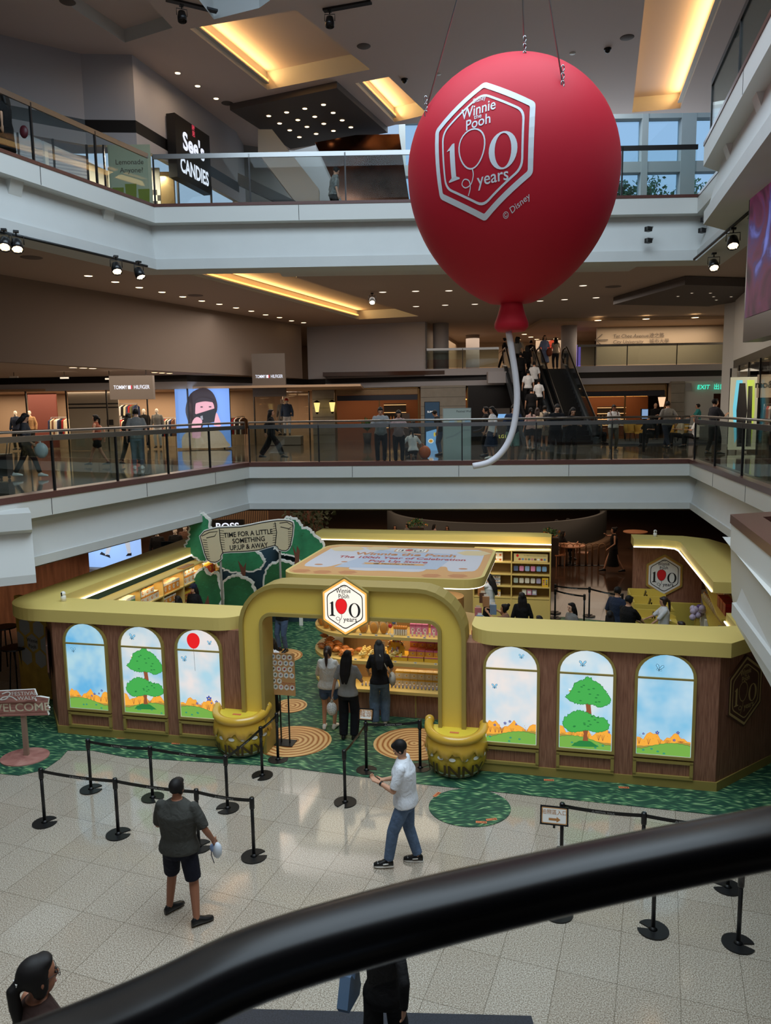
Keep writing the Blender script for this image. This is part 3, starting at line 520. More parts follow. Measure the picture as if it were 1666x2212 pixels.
# ------------------------------------------------------------------ arched lightboxes
BLUE = em('cyan_print_lit', (140, 205, 240), 1.0); DBLUE = em('blue_print_lit', (58, 78, 170), .9); INKL = em('dark_print_lit', (40, 40, 42), .3); GR1 = em('green_print_lit', (70, 175, 80), .9); GR2 = em('dark_green_print_lit', (40, 128, 62), .9); GR3 = em('meadow_print_lit', (120, 176, 74), .9)
ORG = em('orange_print_lit', (240, 168, 60), 1.0); ORG2 = em('deep_orange_print_lit', (222, 130, 44), .95); BRN = em('brown_print_lit', (150, 86, 52), .85); OLV = em('olive_print_lit', (172, 142, 66), .9); REDL = em('red_print_lit', (222, 26, 30), 1.0); WHL = em('white_print_lit', (250, 246, 240), 1.0); TEAL = em('teal_print_lit', (60, 150, 120), .85); YEL = em('yellow_print_lit', (240, 210, 90), .9)
def butterfly(fl, x, y, s, ang=0):
    c, q = math.cos(ang), math.sin(ang); R = lambda pts: [(x + (a * c - b * q) * s, y + (a * q + b * c) * s) for a, b in pts]
    for sg in (-1, 1):
        wng = [(0, 0), (sg * .35, .35), (sg * .85, .9), (sg * .75, 1.25), (sg * .35, 1.1), (0.02 * sg, .4)]; fl.fill(R(wng), BLUE, .006); fl.line(R(wng), .09 * s, INKL, .007, True)
        lw = [(0, 0), (sg * .55, .25), (sg * .6, -.05), (sg * .2, -.15)]; fl.fill(R(lw), BLUE, .006); fl.line(R(lw), .07 * s, INKL, .007, True)
    fl.line(R([(0, .15), (0, -.3)]), .14 * s, INKL, .008)
def bee(fl, x, y, s):
    fl.ell(x, y, .6 * s, .35 * s, YEL, .008, 14); fl.line([(x - .1 * s, y - .33 * s), (x - .1 * s, y + .33 * s)], .16 * s, INKL, .009); fl.line([(x + .25 * s, y - .28 * s), (x + .25 * s, y + .28 * s)], .14 * s, INKL, .009)
    fl.ell(x - .3 * s, y + .7 * s, .18 * s, .5 * s, WHL, .009, 10, .5); fl.ell(x + .2 * s, y + .7 * s, .18 * s, .5 * s, WHL, .009, 10, -.4)
def flower(fl, x, y, s):
    for k in range(5): a = 2 * PI * k / 5 + .3; fl.ell(x + s * .6 * math.cos(a), y + s * .6 * math.sin(a), s * .48, s * .34, DBLUE, .009, 8, a)
    fl.ell(x, y, s * .26, s * .26, YEL, .0095, 8)
def cloudy(cx, cy, rx, ry, n, amp, seed, k=4):
    rd = random.Random(seed); o = []
    for i in range(n * k):
        a = 2 * PI * i / (n * k); f = 1 + amp * abs(math.sin(PI * (i % k) / k)) + rd.uniform(-.02, .02) - (.05 if i % k == 0 else 0); o.append((cx + rx * f * math.cos(a), cy + ry * f * math.sin(a)))
    return o
def crown(fl, pts, seed, h=.005):
    fl.fill(pts, GR1, h); fl.line(pts, .008, GR2, h + .001, True); rd = random.Random(seed); xs = [p[0] for p in pts]; ys = [p[1] for p in pts]; cx = sum(xs) / len(xs); cy = sum(ys) / len(ys)
    for _ in range(11): fl.ell(cx + rd.uniform(-.55, .55) * (max(xs) - cx), cy + rd.uniform(-.5, .5) * (max(ys) - cy), .022, .010, GR2, h + .001, 8)
def jag(pts, seed, k=3, a=.012):
    rd = random.Random(seed); o = []
    for i in range(len(pts)):
        p, q = V(pts[i]), V(pts[(i + 1) % len(pts)])
        for j in range(k): u = p.lerp(q, j / k); o.append((u.x + rd.uniform(-a, a), u.y + rd.uniform(-a, a)))
    return o
def lightbox(s, idx, label, deco):
    r = kthing('lightbox', label, 'lightbox', s, -.004, 0, 0, 'arched lightboxes on the kiosk front'); W = .41; zb, zs, zt = .54, 1.80, 2.185; oy = V((0, -.012, 0)); f = plane_f(oy, V((1, 0, 0)), UP)
    def arch(wd, z0, top): return [(-wd, z0), (wd, z0), (wd, zs + .02)] + [(wd * math.cos(a), zs + .02 + (top - zs - .02) * math.sin(a)) for a in [PI * k / 14 for k in range(1, 14)]] + [(-wd, zs + .02)]
    b = MB(); A = arch(W, zb, zt); n = len(A); b.add([(x, -.016, z) for x, z in A] + [(x, .0, z) for x, z in A], [(i, (i + 1) % n, n + (i + 1) % n, n + i) for i in range(n)], YRIM); Flat(b, f).fill(A, mat('sky_print_%d' % idx, (150, 200, 230), .6, tex=tex_sky(*SKYC[idx], idx * 1.7)), .004); sky_ = b.build('sky_panel', r)
    b = MB(); O = arch(W + .045, zb - .045, zt + .03); b.add([(x, -.045, z) for x, z in A] + [(x, -.045, z) for x, z in O] + [(x, 0, z) for x, z in O] + [(x, 0, z) for x, z in A],
        [(i, n + i, n + (i + 1) % n, (i + 1) % n) for i in range(n)] + [(n + i, 2 * n + i, 2 * n + (i + 1) % n, n + (i + 1) % n) for i in range(n)] + [(i, (i + 1) % n, 3 * n + (i + 1) % n, 3 * n + i) for i in range(n)], YRIM)
    fr_ = b.build('frame', r); MB().box((0, -.03, zs), (W * 2, .03, .028), YRIM).build('crossbar', fr_)
    hb = MB(); h = Flat(hb, f); rd = random.Random(idx * 5 + 1); sgn = 1 if idx % 2 else -1
    top = [(-W + .008 + (2 * W - .016) * k / 16, zb + .31 + .06 * math.sin(k * .9 + idx * 2) + .03 * math.sin(k * 2.3)) for k in range(17)]; h.fill([(-W + .008, zb + .006), (W - .008, zb + .006)] + top[::-1], ORG, .006); h.line(top, .006, ORG2, .007)
    for _ in range(16): x = rd.uniform(-W + .03, W - .03); z = zb + rd.uniform(.2, .32); h.ell(x, z, .008, .005, ORG2, .0075, 6)
    for _ in range(9):
        x = rd.uniform(-W + .04, W - .04); z = zb + .16
        for q in (-.03, -.01, .012, .03): h.line([(x, z), (x + q, z + .1)], .004, BRN, .0078)
    mid = [(-W + .008 + (2 * W - .016) * k / 14, zb + .18 - sgn * .05 * math.cos(k * .24) + .006 * (k % 2)) for k in range(15)]; h.fill([(-W + .008, zb + .006), (W - .008, zb + .006)] + mid[::-1], OLV, .008)
    g2 = [(-W + .008 + (2 * W - .016) * k / 20, zb + .09 + .12 * max(0, math.sin((k / 20 if sgn > 0 else 1 - k / 20) * 2.6 - .3)) + .008 * (k % 2)) for k in range(21)]; h.fill([(-W + .008, zb + .006), (W - .008, zb + .006)] + g2[::-1], GR3, .009); h.line(g2, .006, GR2, .0095)
    for _ in range(4): h.ell(rd.uniform(-.35, .35), zb + rd.uniform(.03, .1), .022, .016, TEAL, .0098, 7)
    hb.build('meadow_print', sky_)
    for k in range(5 if idx == 2 else 4):
        fb = MB(); flower(Flat(fb, f), *((.16, zb + .38, .05) if k == 4 else (rd.uniform(-.37, .37), zb + rd.uniform(.26, .4), rd.uniform(.018, .03)))); fb.build('flower_print', sky_)
    deco(sky_, f); return r
SKYC = [((96, 178, 226), (176, 214, 226)), ((150, 200, 226), (222, 224, 222)), ((172, 212, 228), (236, 226, 222)), ((186, 216, 232), (238, 228, 222)), ((150, 206, 236), (214, 226, 230)), ((120, 190, 226), (186, 216, 232))]
def dprint(r, f, fn, nm): b = MB(); fn(Flat(b, f)); b.build(nm, r)
def tree_print(x, z, mir):
    def fn(fl):
        X = lambda pts: [(x + mir * a * 1.12, z + .04 + c * 1.12) for a, c in pts]
        fl.fill(X([(-.05, -.42), (.06, -.42), (.03, -.25), (.05, -.12), (.09, .02), (.07, .2), (.11, .32), (.04, .26), (-.02, .34), (.01, .12), (-.02, -.02), (-.06, -.12), (-.02, -.24)]), BRN, .010)
        up = jag(smooth_path([(-.30, .30), (-.22, .40), (-.16, .52), (-.06, .56), (.02, .62), (.12, .56), (.22, .50), (.30, .40), (.36, .30), (.30, .22), (.18, .18), (.06, .22), (-.06, .20), (-.18, .22), (-.30, .30)][:-1], 3), 3)
        lo = jag(smooth_path([(-.34, -.10), (-.30, .0), (-.18, .08), (-.08, .12), (.03, .08), (.14, .04), (.28, .02), (.34, -.08), (.30, -.16), (.16, -.2), (.0, -.18), (-.16, -.22), (-.28, -.18), (-.34, -.10)][:-1], 3), 5)
        crown(fl, X(up), 1, .011); crown(fl, X(lo), 2, .013)
        fl.fill(X(jag([(-.2, -.42), (.2, -.42), (.14, -.36), (0, -.33), (-.14, -.36)], 4)), GR2, .0145)
    return fn
def d0(r, f): dprint(r, f, lambda fl: butterfly(fl, -.26, 1.64, .06), 'butterfly_print')
def d1(r, f): dprint(r, f, tree_print(.02, 1.06, 1), 'tree_print'); dprint(r, f, lambda fl: (butterfly(fl, -.18, 1.95, .07, -.2), bee(fl, -.2, 1.60, .035), bee(fl, .22, .98, .035)), 'insect_print')
def d2(r, f):
    def bal(fl): fl.fill([(-.09 + .125 * math.sin(a) * (1 - .08 * math.cos(a)), 1.975 - .145 * math.cos(a)) for a in [2 * PI * k / 26 for k in range(26)]], REDL, .010); fl.fill([(-.105, 1.835), (-.075, 1.835), (-.09, 1.855)], REDL, .011); fl.line([(-.09, 1.835), (-.088, 1.6), (-.08, 1.42)], .005, INKL, .010)
    dprint(r, f, bal, 'balloon_print'); dprint(r, f, lambda fl: (butterfly(fl, .22, 1.93, .05), butterfly(fl, -.28, 1.6, .065, .2)), 'butterfly_print')
def d3(r, f): dprint(r, f, lambda fl: (butterfly(fl, .16, 2.0, .05), butterfly(fl, -.27, 1.47, .055)), 'butterfly_print')
def d4(r, f): dprint(r, f, tree_print(.0, 1.02, .95), 'tree_print'); dprint(r, f, lambda fl: (butterfly(fl, -.06, 1.93, .065), bee(fl, -.25, 1.5, .035), bee(fl, .17, .98, .04)), 'insect_print')
def d5(r, f): dprint(r, f, lambda fl: butterfly(fl, -.1, 1.93, .07, -.2), 'butterfly_print')
lightbox(-5.74, 0, 'leftmost arched lightbox on the kiosk, deep blue sky with one small butterfly', d0); lightbox(-4.59, 1, 'arched lightbox with a two-tiered green tree on the left kiosk wall', d1)
lightbox(-3.46, 2, 'arched lightbox with a red balloon on a string, nearest the arch on its left', d2); lightbox(2.06, 3, 'arched lightbox with pale pinkish sky and two butterflies, just right of the arch', d3)
lightbox(3.24, 4, 'arched lightbox with a two-tiered green tree on the right kiosk wall', d4); lightbox(4.43, 5, 'rightmost arched lightbox, plain blue sky over a low meadow', d5)
# ------------------------------------------------------------------ entrance arch
r = kthing('entrance_arch', 'thick golden-yellow entrance arch with rounded shoulders in the middle of the kiosk', 'arch', 0, 0)
def archpath(x0, x1, top, rad, n=8): return [(x1, .02), (x1, top - rad)] + [(x1 - rad + rad * math.cos(a), top - rad + rad * math.sin(a)) for a in [PI / 2 * k / n for k in range(1, n)]] + [(x1 - rad, top), (x0 + rad, top)] + [(x0 + rad + rad * math.cos(a), top - rad + rad * math.sin(a)) for a in [PI / 2 + PI / 2 * k / n for k in range(1, n)]] + [(x0, top - rad), (x0, .02)]
def archband(mb, o, i, t0, t1, m):
    n = len(o); vs = [(x, t0, z) for x, z in o] + [(x, t0, z) for x, z in i] + [(x, t1, z) for x, z in o] + [(x, t1, z) for x, z in i]; fs = []
    for k in range(n - 1): fs += [(k, k + 1, n + k + 1, n + k), (2 * n + k + 1, 2 * n + k, 3 * n + k, 3 * n + k + 1), (k + 1, k, 2 * n + k, 2 * n + k + 1), (n + k, n + k + 1, 3 * n + k + 1, 3 * n + k)]
    fs += [(0, n, 3 * n, 2 * n), (n - 1, 3 * n - 1, 4 * n - 1, 2 * n - 1)]; mb.add(vs, fs, m)
b = MB(); archband(b, archpath(-2.57, 1.27, 3.04, .74), archpath(-2.2, .88, 2.53, .17), -.05, .32, YARCH); b.build('arch_body', r)
b = MB(); archband(b, archpath(-2.63, 1.33, 3.10, .8), archpath(-2.56, 1.26, 3.03, .73), -.12, .38, YRIM); b.build('outer_rim', r)
b = MB(); archband(b, archpath(-2.25, .93, 2.58, .22), archpath(-2.19, .87, 2.52, .16), -.12, .36, YRIM); b.build('inner_rim', r)
# hexagonal sign on the arch
def hexsign(name, label, o, ux, size, m_out, m_in, m_line, m_txt, m_ball, depth=.08, body=YRIM, par=None):
    r = thing(name, label, 'sign', o); ux = V(ux).normalized(); n = ux.cross(UP).normalized(); f = plane_f((0, 0, 0), ux, UP)
    b = MB(); H = hexp(size * 1.07, .04); k = len(H); b.add([f(*p, 0) for p in H] + [f(*p, depth) for p in H], [(i, (i + 1) % k, k + (i + 1) % k, k + i) for i in range(k)], body); Flat(b, f).fill(H, body, depth); b.build('sign_body', r)
    b = MB(); fl = Flat(b, lambda x, y, h: f(x, y, h + depth)); fl.ring(hexp(size * 1.01, .04), hexp(size * .93, .03), m_out, .003); 
    if m_in: fl.fill(hexp(size * .94, .03), m_in, .002)
    fc_ = b.build('face', r); b = MB(); emblem(Flat(b, lambda x, y, h: f(x, y, h + depth)), size * 1.0, m_line, m_txt, m_ball); b.build('emblem_print', fc_); return r
GOLDT = em('orange_edge_lit', (248, 176, 84), 1.1)
hexsign('hexagon_sign', 'glowing white hexagon sign with a red balloon emblem, mounted on the arch', K(-.67, -.13, 2.77), KU, .47, GOLDT, em('sign_face_lit', (255, 247, 232), .95), INKL, INKL, REDL)
hexsign('hexagon_sign', 'white hexagon sign with red balloon emblem on the wooden wall above the cash desk', K(5.62, 9.74, 1.36), KU, .56, mat('sign_gold', (196, 146, 62), .5), WHT, INK, INK, RED, .03)
GLD = mat('dull_gold_letters', (206, 178, 118), .5, .1)
hexsign('hexagon_sign', 'gold hexagon outline with 100 emblem on the chamfered right corner of the kiosk', K(5.68, .5, 1.5) + V((0, 0, 0)), KU * 1.28 + KV * 1.4, .56, GLD, None, GLD, GLD, None, .03, mat('sign_wood_back', (96, 62, 46), .5))
hexsign('hexagon_sign', 'gold hexagon outline seen edge-on at the left corner of the kiosk', K(-6.86, .42, 1.42), KU * .56 - KV * .8, .5, GLD, None, GLD, GLD, None, .03, mat('sign_wood_back', (96, 62, 46), .5))
# ------------------------------------------------------------------ printed roof board over the island
r = kthing('roof_board', 'large printed roof board with rounded corners floating above the middle of the kiosk', 'sign board', 0, 0); x0, x1, y0, y1, z1 = -2.55, 1.42, 1.72, 5.05, 2.86
MB().prism(rrect(x0, y0, x1, y1, .42, 8), z1 - .17, z1, YTOP).build('board', r, bevel=.01)
MB().tube([V((p[0], p[1], z1 - .175)) for p in rrect(x0 + .02, y0 + .02, x1 - .02, y1 - .02, .42, 8)] + [V((x1 - .02, y1 - .44, z1 - .175))], .02, LEDW, 6).build('led_strip', r)
f = plane_f((0, 0, z1), V((1, 0, 0)), V((0, 1, 0))); HNY = mat('honey_print', (216, 158, 92), .5); HNY2 = mat('deep_honey_print', (196, 124, 66), .5); LBL = mat('pale_blue_print', (176, 190, 208), .5); WPR = mat('pale_print', (206, 206, 212), .5); CRM = mat('cream_print', (224, 200, 150), .5); PINKR = mat('crimson_print', (176, 36, 50), .5)
b = MB(); fl = Flat(b, f); fl.fill(rrect(x0 + .06, y0 + .06, x1 - .06, y1 - .06, .38, 8), HNY, .002); cx = (x0 + x1) / 2
wh = [(x0 + .32, y1 - .30), (x1 - .32, y1 - .30)][::-1]; dr = smooth_path([(x0 + .22, y1 - .5), (x0 + .2, y0 + 1.0), (x0 + .42, y0 + .72), (x0 + .75, y0 + .75), (x0 + .95, y0 + 1.1), (x0 + 1.2, y0 + .95), (x0 + 1.25, y0 + .6), (x0 + 1.6, y0 + .5), (cx, y0 + .55), (x1 - 1.3, y0 + .55), (x1 - 1.15, y0 + .95), (x1 - .85, y0 + 1.1), (x1 - .72, y0 + .7), (x1 - .4, y0 + .72), (x1 - .2, y0 + 1.0), (x1 - .22, y1 - .5)], 4)
fl.fill(dr + [(x1 - .4, y1 - .3), (x0 + .4, y1 - .3)], WPR, .003)
for hx, hy, rr in ((x0 + .6, y1 - .55, .42), (x0 + 1.3, y1 - .42, .30), (x1 - .45, y1 - .7, .38)): fl.fill([(hx + rr * math.cos(PI / 3 * k), hy + rr * .8 * math.sin(PI / 3 * k)) for k in range(6)], CRM, .004)
fl.fill([(cx - 1.1, y0 + .75), (cx - .6, y1 - .6), (cx + 1.2, y1 - .9), (cx + 1.0, y0 + .8)], LBL, .004)
for hx, hy in ((x0 + .35, y0 + .3), (x0 + .8, y0 + .25), (x0 + 1.3, y0 + .3), (x1 - .5, y0 + .3), (x1 - 1.0, y0 + .25)): fl.fill([(hx + .2 * math.cos(PI / 3 * k), hy + .16 * math.sin(PI / 3 * k)) for k in range(6)], HNY2, .004)
fl.ell(x0 + .5, y0 + .95, .09, .06, HNY2, .005); fl.ell(x1 - .48, y0 + .95, .09, .06, HNY2, .005); fl.ell(x0 + .95, y0 + 1.3, .07, .05, HNY2, .005); b.build('honey_print', r)
b = MB(); fl = Flat(b, f); fit_text(fl, 'Winnie the Pooh', cx + .08, y0 + 2.12, .40, 2.25, HNY2, .006, .03); fit_text(fl, 'The 100th Year of Celebration', cx + .08, y0 + 1.74, .30, 2.75, PINKR, .006, .025); fit_text(fl, 'Pop Up Store', cx + .08, y0 + 1.38, .30, 1.25, PINKR, .006, .025); fl.fill([(cx - .62, y0 + 1.12), (cx + .72, y0 + 1.12), (cx + .65, y0 + 1.2), (cx + .72, y0 + 1.29), (cx - .62, y0 + 1.29), (cx - .55, y0 + 1.2)], HNY, .006); fl.text('@ Festival Walk', cx + .05, y0 + 1.16, .13, INK, .008, .01); b.build('lettering', r)
b = MB(); g_ = lambda x, y, h: f(cx + .12 + x, y1 - .58 + y, h); fl = Flat(b, g_); fl.fill(hexp(.34, .1, sx=1.25), HNY, .005); fl.fill(hexp(.31, .1, sx=1.25), WHT, .006); emblem(Flat(b, lambda x, y, h: g_(x * 1.3, y, h + .003)), .33, INK, INK, RED); b.build('emblem_print', r)
MB().prism(ellp(-.5, 3.2, .45, .45, 20), 1.75, z1 - .17, YSHELF).build('support_column', r)
# ------------------------------------------------------------------ honey pots
def pot(s, t, label, ang=0):
    r = kthing('honey_pot', label, 'pot', s, t, 0, ang); a0, a1 = PI * .97, PI * 2.03; PY = mat('pot_yellow', (206, 176, 52), .35); PH = mat('pot_honey', (222, 176, 62), .25, coat=.5)
    prof = [(.30, .02), (.40, .06), (.47, .18), (.50, .34), (.485, .5), (.45, .60), (.44, .66)]; b = MB(); b.lathe(prof, PY, 30, a0=a0, a1=a1); b.prism(arcp(0, 0, .42, 175, 365, 20), .60, .75, mat('pot_top_yellow', (236, 208, 70), .4)); b.build('pot_body', r)
    MB().lathe([(.29, .0), (.36, .02), (.43, .10), (.435, .115)], WHT, 30, a0=a0, a1=a1).build('white_foot', r)
    b = MB(); b.tube([V((.46 * math.cos(a), .46 * math.sin(a), .70 + .12 * (abs(a - 1.5 * PI) / (.53 * PI)) ** 3)) for a in [a0 + (a1 - a0) * k / 22 for k in range(23)]], [.075] * 23, PH, 10); b.ball((.46 * math.cos(a0), .46 * math.sin(a0), .82), .085, PH); b.ball((.46 * math.cos(a1), .46 * math.sin(a1), .82), .085, PH)
    rd = random.Random(int(s * 10)); n = 44; dl = []
    for k in range(n + 1): dl.append(.52 - .10 * (math.sin(k * .75) * .5 + .5) - .06 * (math.sin(k * 1.9 + s) * .5 + .5))
    vs = []; R_ = lambda z: .455 + .06 * max(0, 1 - ((z - .34) / .34) ** 2)
    for k in range(n + 1):
        a = a0 + (a1 - a0) * k / n
        for z in (.66, (.66 + dl[k]) / 2, dl[k], dl[k] - .012): rr = R_(z) + (.022 if z != dl[k] - .012 else .0); vs.append((rr * math.cos(a), rr * math.sin(a), z))
    b.add(vs, [(k * 4 + j, (k + 1) * 4 + j, (k + 1) * 4 + j + 1, k * 4 + j + 1) for k in range(n) for j in range(3)], PH, True); b.build('dripping_honey', r)
    b = MB(); cf = lambda x, y, h: V((((R_(y) + h) * math.cos(1.5 * PI + x / .5)), (R_(y) + h) * math.sin(1.5 * PI + x / .5), y)); Flat(b, cf).text('HUNNY', .02, .10, .28, mat('pot_letter_brown', (70, 52, 18), .5), .008, .022, sx=1.05)
    for k in range(7): x = -.6 + k * .2; Flat(b, cf).ell(x, .40, .055, .03, mat('pot_pale', (220, 222, 214), .4), .003, 12)
    b.build('lettering', r); b = MB(); b.box((0, -.25, .755), (.15, .05, .006), STK); b.build('orange_sticker', r); return r
pot(-2.68, .02, 'round yellow honey pot with brown lettering at the left foot of the arch'); pot(1.16, -.02, 'round yellow honey pot with brown lettering at the right foot of the arch')
# ------------------------------------------------------------------ forest backdrop and banner
GRC = mat('tree_cutout_green', (46, 132, 86), .6, noise=.3, nscale=3); GRC2 = mat('tree_cutout_dark_green', (42, 106, 62), .6, noise=.25, nscale=3); BRC = mat('trunk_print_brown', (112, 66, 48), .6)
def cutout(name, label, px, Y, front, th=.16, trunk=None, jagk=3, seed=1, cat='tree cutout', edge=.05):
    pts = [aty(x, y, Y) for x, y in px]; base = pts[0].copy(); base.z = 0; base.x = sum(p.x for p in pts) / len(pts); r = thing(name, label, cat, base)
    l = [(p.x - base.x, p.z) for p in pts]; l = jag(l, seed, jagk, .03) if jagk > 1 else l; a = sum(l[i - 1][0] * l[i][1] - l[i][0] * l[i - 1][1] for i in range(len(l)))
    if a < 0: l = l[::-1]
    n = len(l); b = MB(); b.add([(x, 0, z) for x, z in l] + [(x, th, z) for x, z in l], [(i, n + i, n + (i + 1) % n, (i + 1) % n) for i in range(n)], WHT); fl = Flat(b, plane_f((0, 0, 0), V((1, 0, 0)), UP)); fl.fill(l, WHT, .0); b.build('board', r)
    inn = []
    for i in range(n):
        p0, p, p1 = V(l[i - 1]), V(l[i]), V(l[(i + 1) % n]); d = (p1 - p0).normalized(); inn.append((p.x - d.y * edge, p.y + d.x * edge))
    b = MB(); fl = Flat(b, plane_f((0, 0, 0), V((1, 0, 0)), UP)); fl.fill(inn, front, .004); rd = random.Random(seed)
    for _ in range(14): k = rd.randrange(n); c = V((0, sum(q[1] for q in inn) / n)); q = V(inn[k]).lerp(c, rd.uniform(.2, .8)); fl.line([(q.x - .03, q.y - .01), (q.x, q.y + .015), (q.x + .03, q.y)], .012, GRC2 if front is GRC else GRC, .006)
    b.build('printed_front', r); zt_ = sum(q[1] for q in inn) / n; MB().box((0, th * .5, zt_ / 2 + .006), (.10, .08, zt_ - .012), WHT).build('support_post', r)
    if trunk:
        b = MB(); q = [aty(x, y, Y) for x, y in trunk]; Flat(b, plane_f((0, 0, 0), V((1, 0, 0)), UP)).fill([(p.x - base.x, p.z) for p in q], BRC, .008); b.build('trunk_print', r)
    return r
q0, q1 = aty(384, 1170, 20.9), aty(640, 1170, 20.7)
b = MB(); b.box(((q0.x + q1.x) / 2, 21.4, 1.2), (q1.x - q0.x + 1.2, .1, 2.4), mat('night_forest_print', (40, 66, 78), .7, noise=.5, nscale=1.3)); tag(b.build('backdrop_wall'), 'dark blue-green printed backdrop wall behind the tree cutouts', 'backdrop')
L = smooth_path
cutout('tree_cutout', 'tallest tree cutout, tapering green crown left of the scroll banner', L([(430, 1105), (450, 1118), (458, 1145), (470, 1165), (468, 1215), (450, 1212), (435, 1216), (420, 1205), (404, 1195), (399, 1175), (408, 1155), (405, 1135), (418, 1120)], 2), 20.2, GRC, trunk=None, seed=2)
cutout('tree_cutout', 'broad green tree cutout right of the scroll banner', L([(618, 1116), (640, 1120), (655, 1138), (672, 1145), (684, 1160), (701, 1178), (690, 1200), (660, 1222), (640, 1205), (615, 1200), (598, 1190), (590, 1178), (600, 1140)], 2), 20.9, GRC, seed=3, trunk=[(632, 1178), (640, 1195), (642, 1178), (648, 1190), (646, 1215), (640, 1235), (632, 1232), (638, 1208)])
cutout('tree_cutout', 'middle tree cutout with wide crown under the scroll banner', L([(470, 1190), (540, 1185), (565, 1200), (572, 1215), (560, 1232), (530, 1236), (500, 1238), (478, 1230), (462, 1215)], 2), 20.6, GRC, seed=4, trunk=[(514, 1210), (526, 1226), (532, 1214), (530, 1250), (522, 1262), (514, 1262), (522, 1240)])
cutout('tree_cutout', 'rounded bush-like tree cutout standing at the left of the forest backdrop', L([(420, 1240), (440, 1224), (450, 1240), (468, 1238), (478, 1262), (480, 1300), (470, 1330), (410, 1330), (404, 1310), (412, 1280), (408, 1260)], 2), 19.7, GRC2, seed=5, trunk=[(440, 1310), (450, 1285), (456, 1330), (438, 1330)])
cutout('tree_cutout', 'low round tree cutout in the middle of the forest backdrop', L([(478, 1262), (495, 1246), (515, 1242), (540, 1254), (552, 1275), (556, 1330), (480, 1330)], 2), 20.1, GRC2, seed=6)
cutout('tree_cutout', 'dark green tree cutout just left of the printed roof board', L([(570, 1240), (580, 1222), (600, 1210), (625, 1212), (640, 1230), (640, 1290), (564, 1290)], 2), 20.7, GRC2, seed=7)
Y = 19.3; px = [(440, 1146), (470, 1138), (520, 1136), (560, 1128), (600, 1122), (628, 1124), (636, 1136), (630, 1178), (618, 1192), (600, 1188), (594, 1180), (560, 1190), (520, 1194), (482, 1196), (480, 1208), (465, 1217), (446, 1210), (436, 1180), (430, 1158)]
pts = [aty(x, y, Y) for x, y in L(px, 2)]; base = V((sum(p.x for p in pts) / len(pts), Y, 0)); r = thing('scroll_banner', 'cream scroll-shaped banner on two poles above the trees, black hand lettering', 'banner', base); SCR = mat('parchment_print', (212, 196, 160), .6); SCD = mat('parchment_shade_print', (190, 160, 120), .6)
l = [(p.x - base.x, p.z) for p in pts]; a = sum(l[i - 1][0] * l[i][1] - l[i][0] * l[i - 1][1] for i in range(len(l)))
if a < 0: l = l[::-1]
n = len(l); b = MB(); b.add([(x, 0, z) for x, z in l] + [(x, .1, z) for x, z in l], [(i, n + i, n + (i + 1) % n, (i + 1) % n) for i in range(n)], WHT); f = plane_f((0, 0, 0), V((1, 0, 0)), UP); fl = Flat(b, f); fl.fill(l, WHT); b.build('board', r)
def inset(l, e): n = len(l); return [(l[i][0] - (V(l[(i + 1) % n]) - V(l[i - 1])).normalized().y * e, l[i][1] + (V(l[(i + 1) % n]) - V(l[i - 1])).normalized().x * e) for i in range(n)]
b = MB(); fl = Flat(b, f); i1 = inset(l, .03); fl.fill(i1, SCR, .003); fl.line(i1, .022, INK, .005, True)
PX = lambda x, y: (lambda p: (p.x - base.x, p.z))(aty(x, y, Y))
for a_ in ([(474, 1142), (476, 1168), (482, 1196)], [(594, 1128), (598, 1150), (594, 1180)], [(436, 1158), (452, 1150), (470, 1148), (464, 1158), (446, 1162)], [(604, 1130), (620, 1128), (634, 1136), (624, 1142), (606, 1138)]): fl.line([PX(*q) for q in a_], .02, INK, .006)
for k in range(9): fl.line([PX(438 + k * .9, 1166 + k * 5), PX(447 + k * .9, 1167 + k * 5)], .014, INK, .006); fl.line([PX(474 + k * .5, 1146 + k * 5), PX(484 + k * .3, 1147 + k * 5)], .012, INK, .006); fl.line([PX(590 - k * .1, 1132 + k * 5), PX(597, 1131 + k * 5)], .012, INK, .006); fl.line([PX(622 + k * .1, 1144 + k * 4.5), PX(630, 1143 + k * 4.5)], .012, INK, .006)
b.build('scroll_print', r); b = MB(); fl = Flat(b, f)
for tx, x, y, wd in (('TIME FOR A LITTLE', 537, 1157, 1.18), ('SOMETHING', 538, 1171, .78), ('UP,UP & AWAY', 538, 1185, .92)): q = PX(x, y); fit_text(fl, tx, q[0], q[1], .175, wd * 1.066, INK, .008, .018, .07)
b.build('lettering', r); b = MB()
for x in (475, 604): q = PX(x, 1200); b.tube([V((q[0], .06, .01)), V((q[0], .06, q[1] + .3))], .03, mat('grey_pole', (128, 122, 110), .5), 8).build('pole', r); b = MB()
# ------------------------------------------------------------------ welcome sign and poster board at the left
PK = mat('pink_wood_print', (168, 112, 100), .6, tex=tex_wood((140, 86, 78), (172, 116, 104), (190, 138, 124), (2.5, 2.5, 16)))
base = at(58, 1634, 0); r = thing('welcome_sign', 'pinkish wooden plank sign on a post, at the left edge on a grass-printed patch', 'sign', base, KA * .2); r.scale = (1.14, 1.14, .94)
MB().prism(ellp(0, -.05, .36, .32, 30), .012, .03, PK).build('base_disc', r); MB().box((0, 0, .45), (.07, .05, .9), mat('sign_post_wood', (150, 122, 104), .6)).build('post', r)
f = plane_f((0, -.045, 0), V((1, 0, 0)), UP); b = MB(); c = [(-.62, .80), (.42, .84), (.40, .92), (.44, .97), (.41, 1.02), (.44, 1.17), (.30, 1.20), (-.6, 1.13), (-.64, .96)]; n = len(c)
b.add([(x, -.045, z) for x, z in c] + [(x, -.0, z) for x, z in c], [(i, n + i, n + (i + 1) % n, (i + 1) % n) for i in range(n)], WHT); Flat(b, f).fill(c, PK); b.build('plank_board', r)
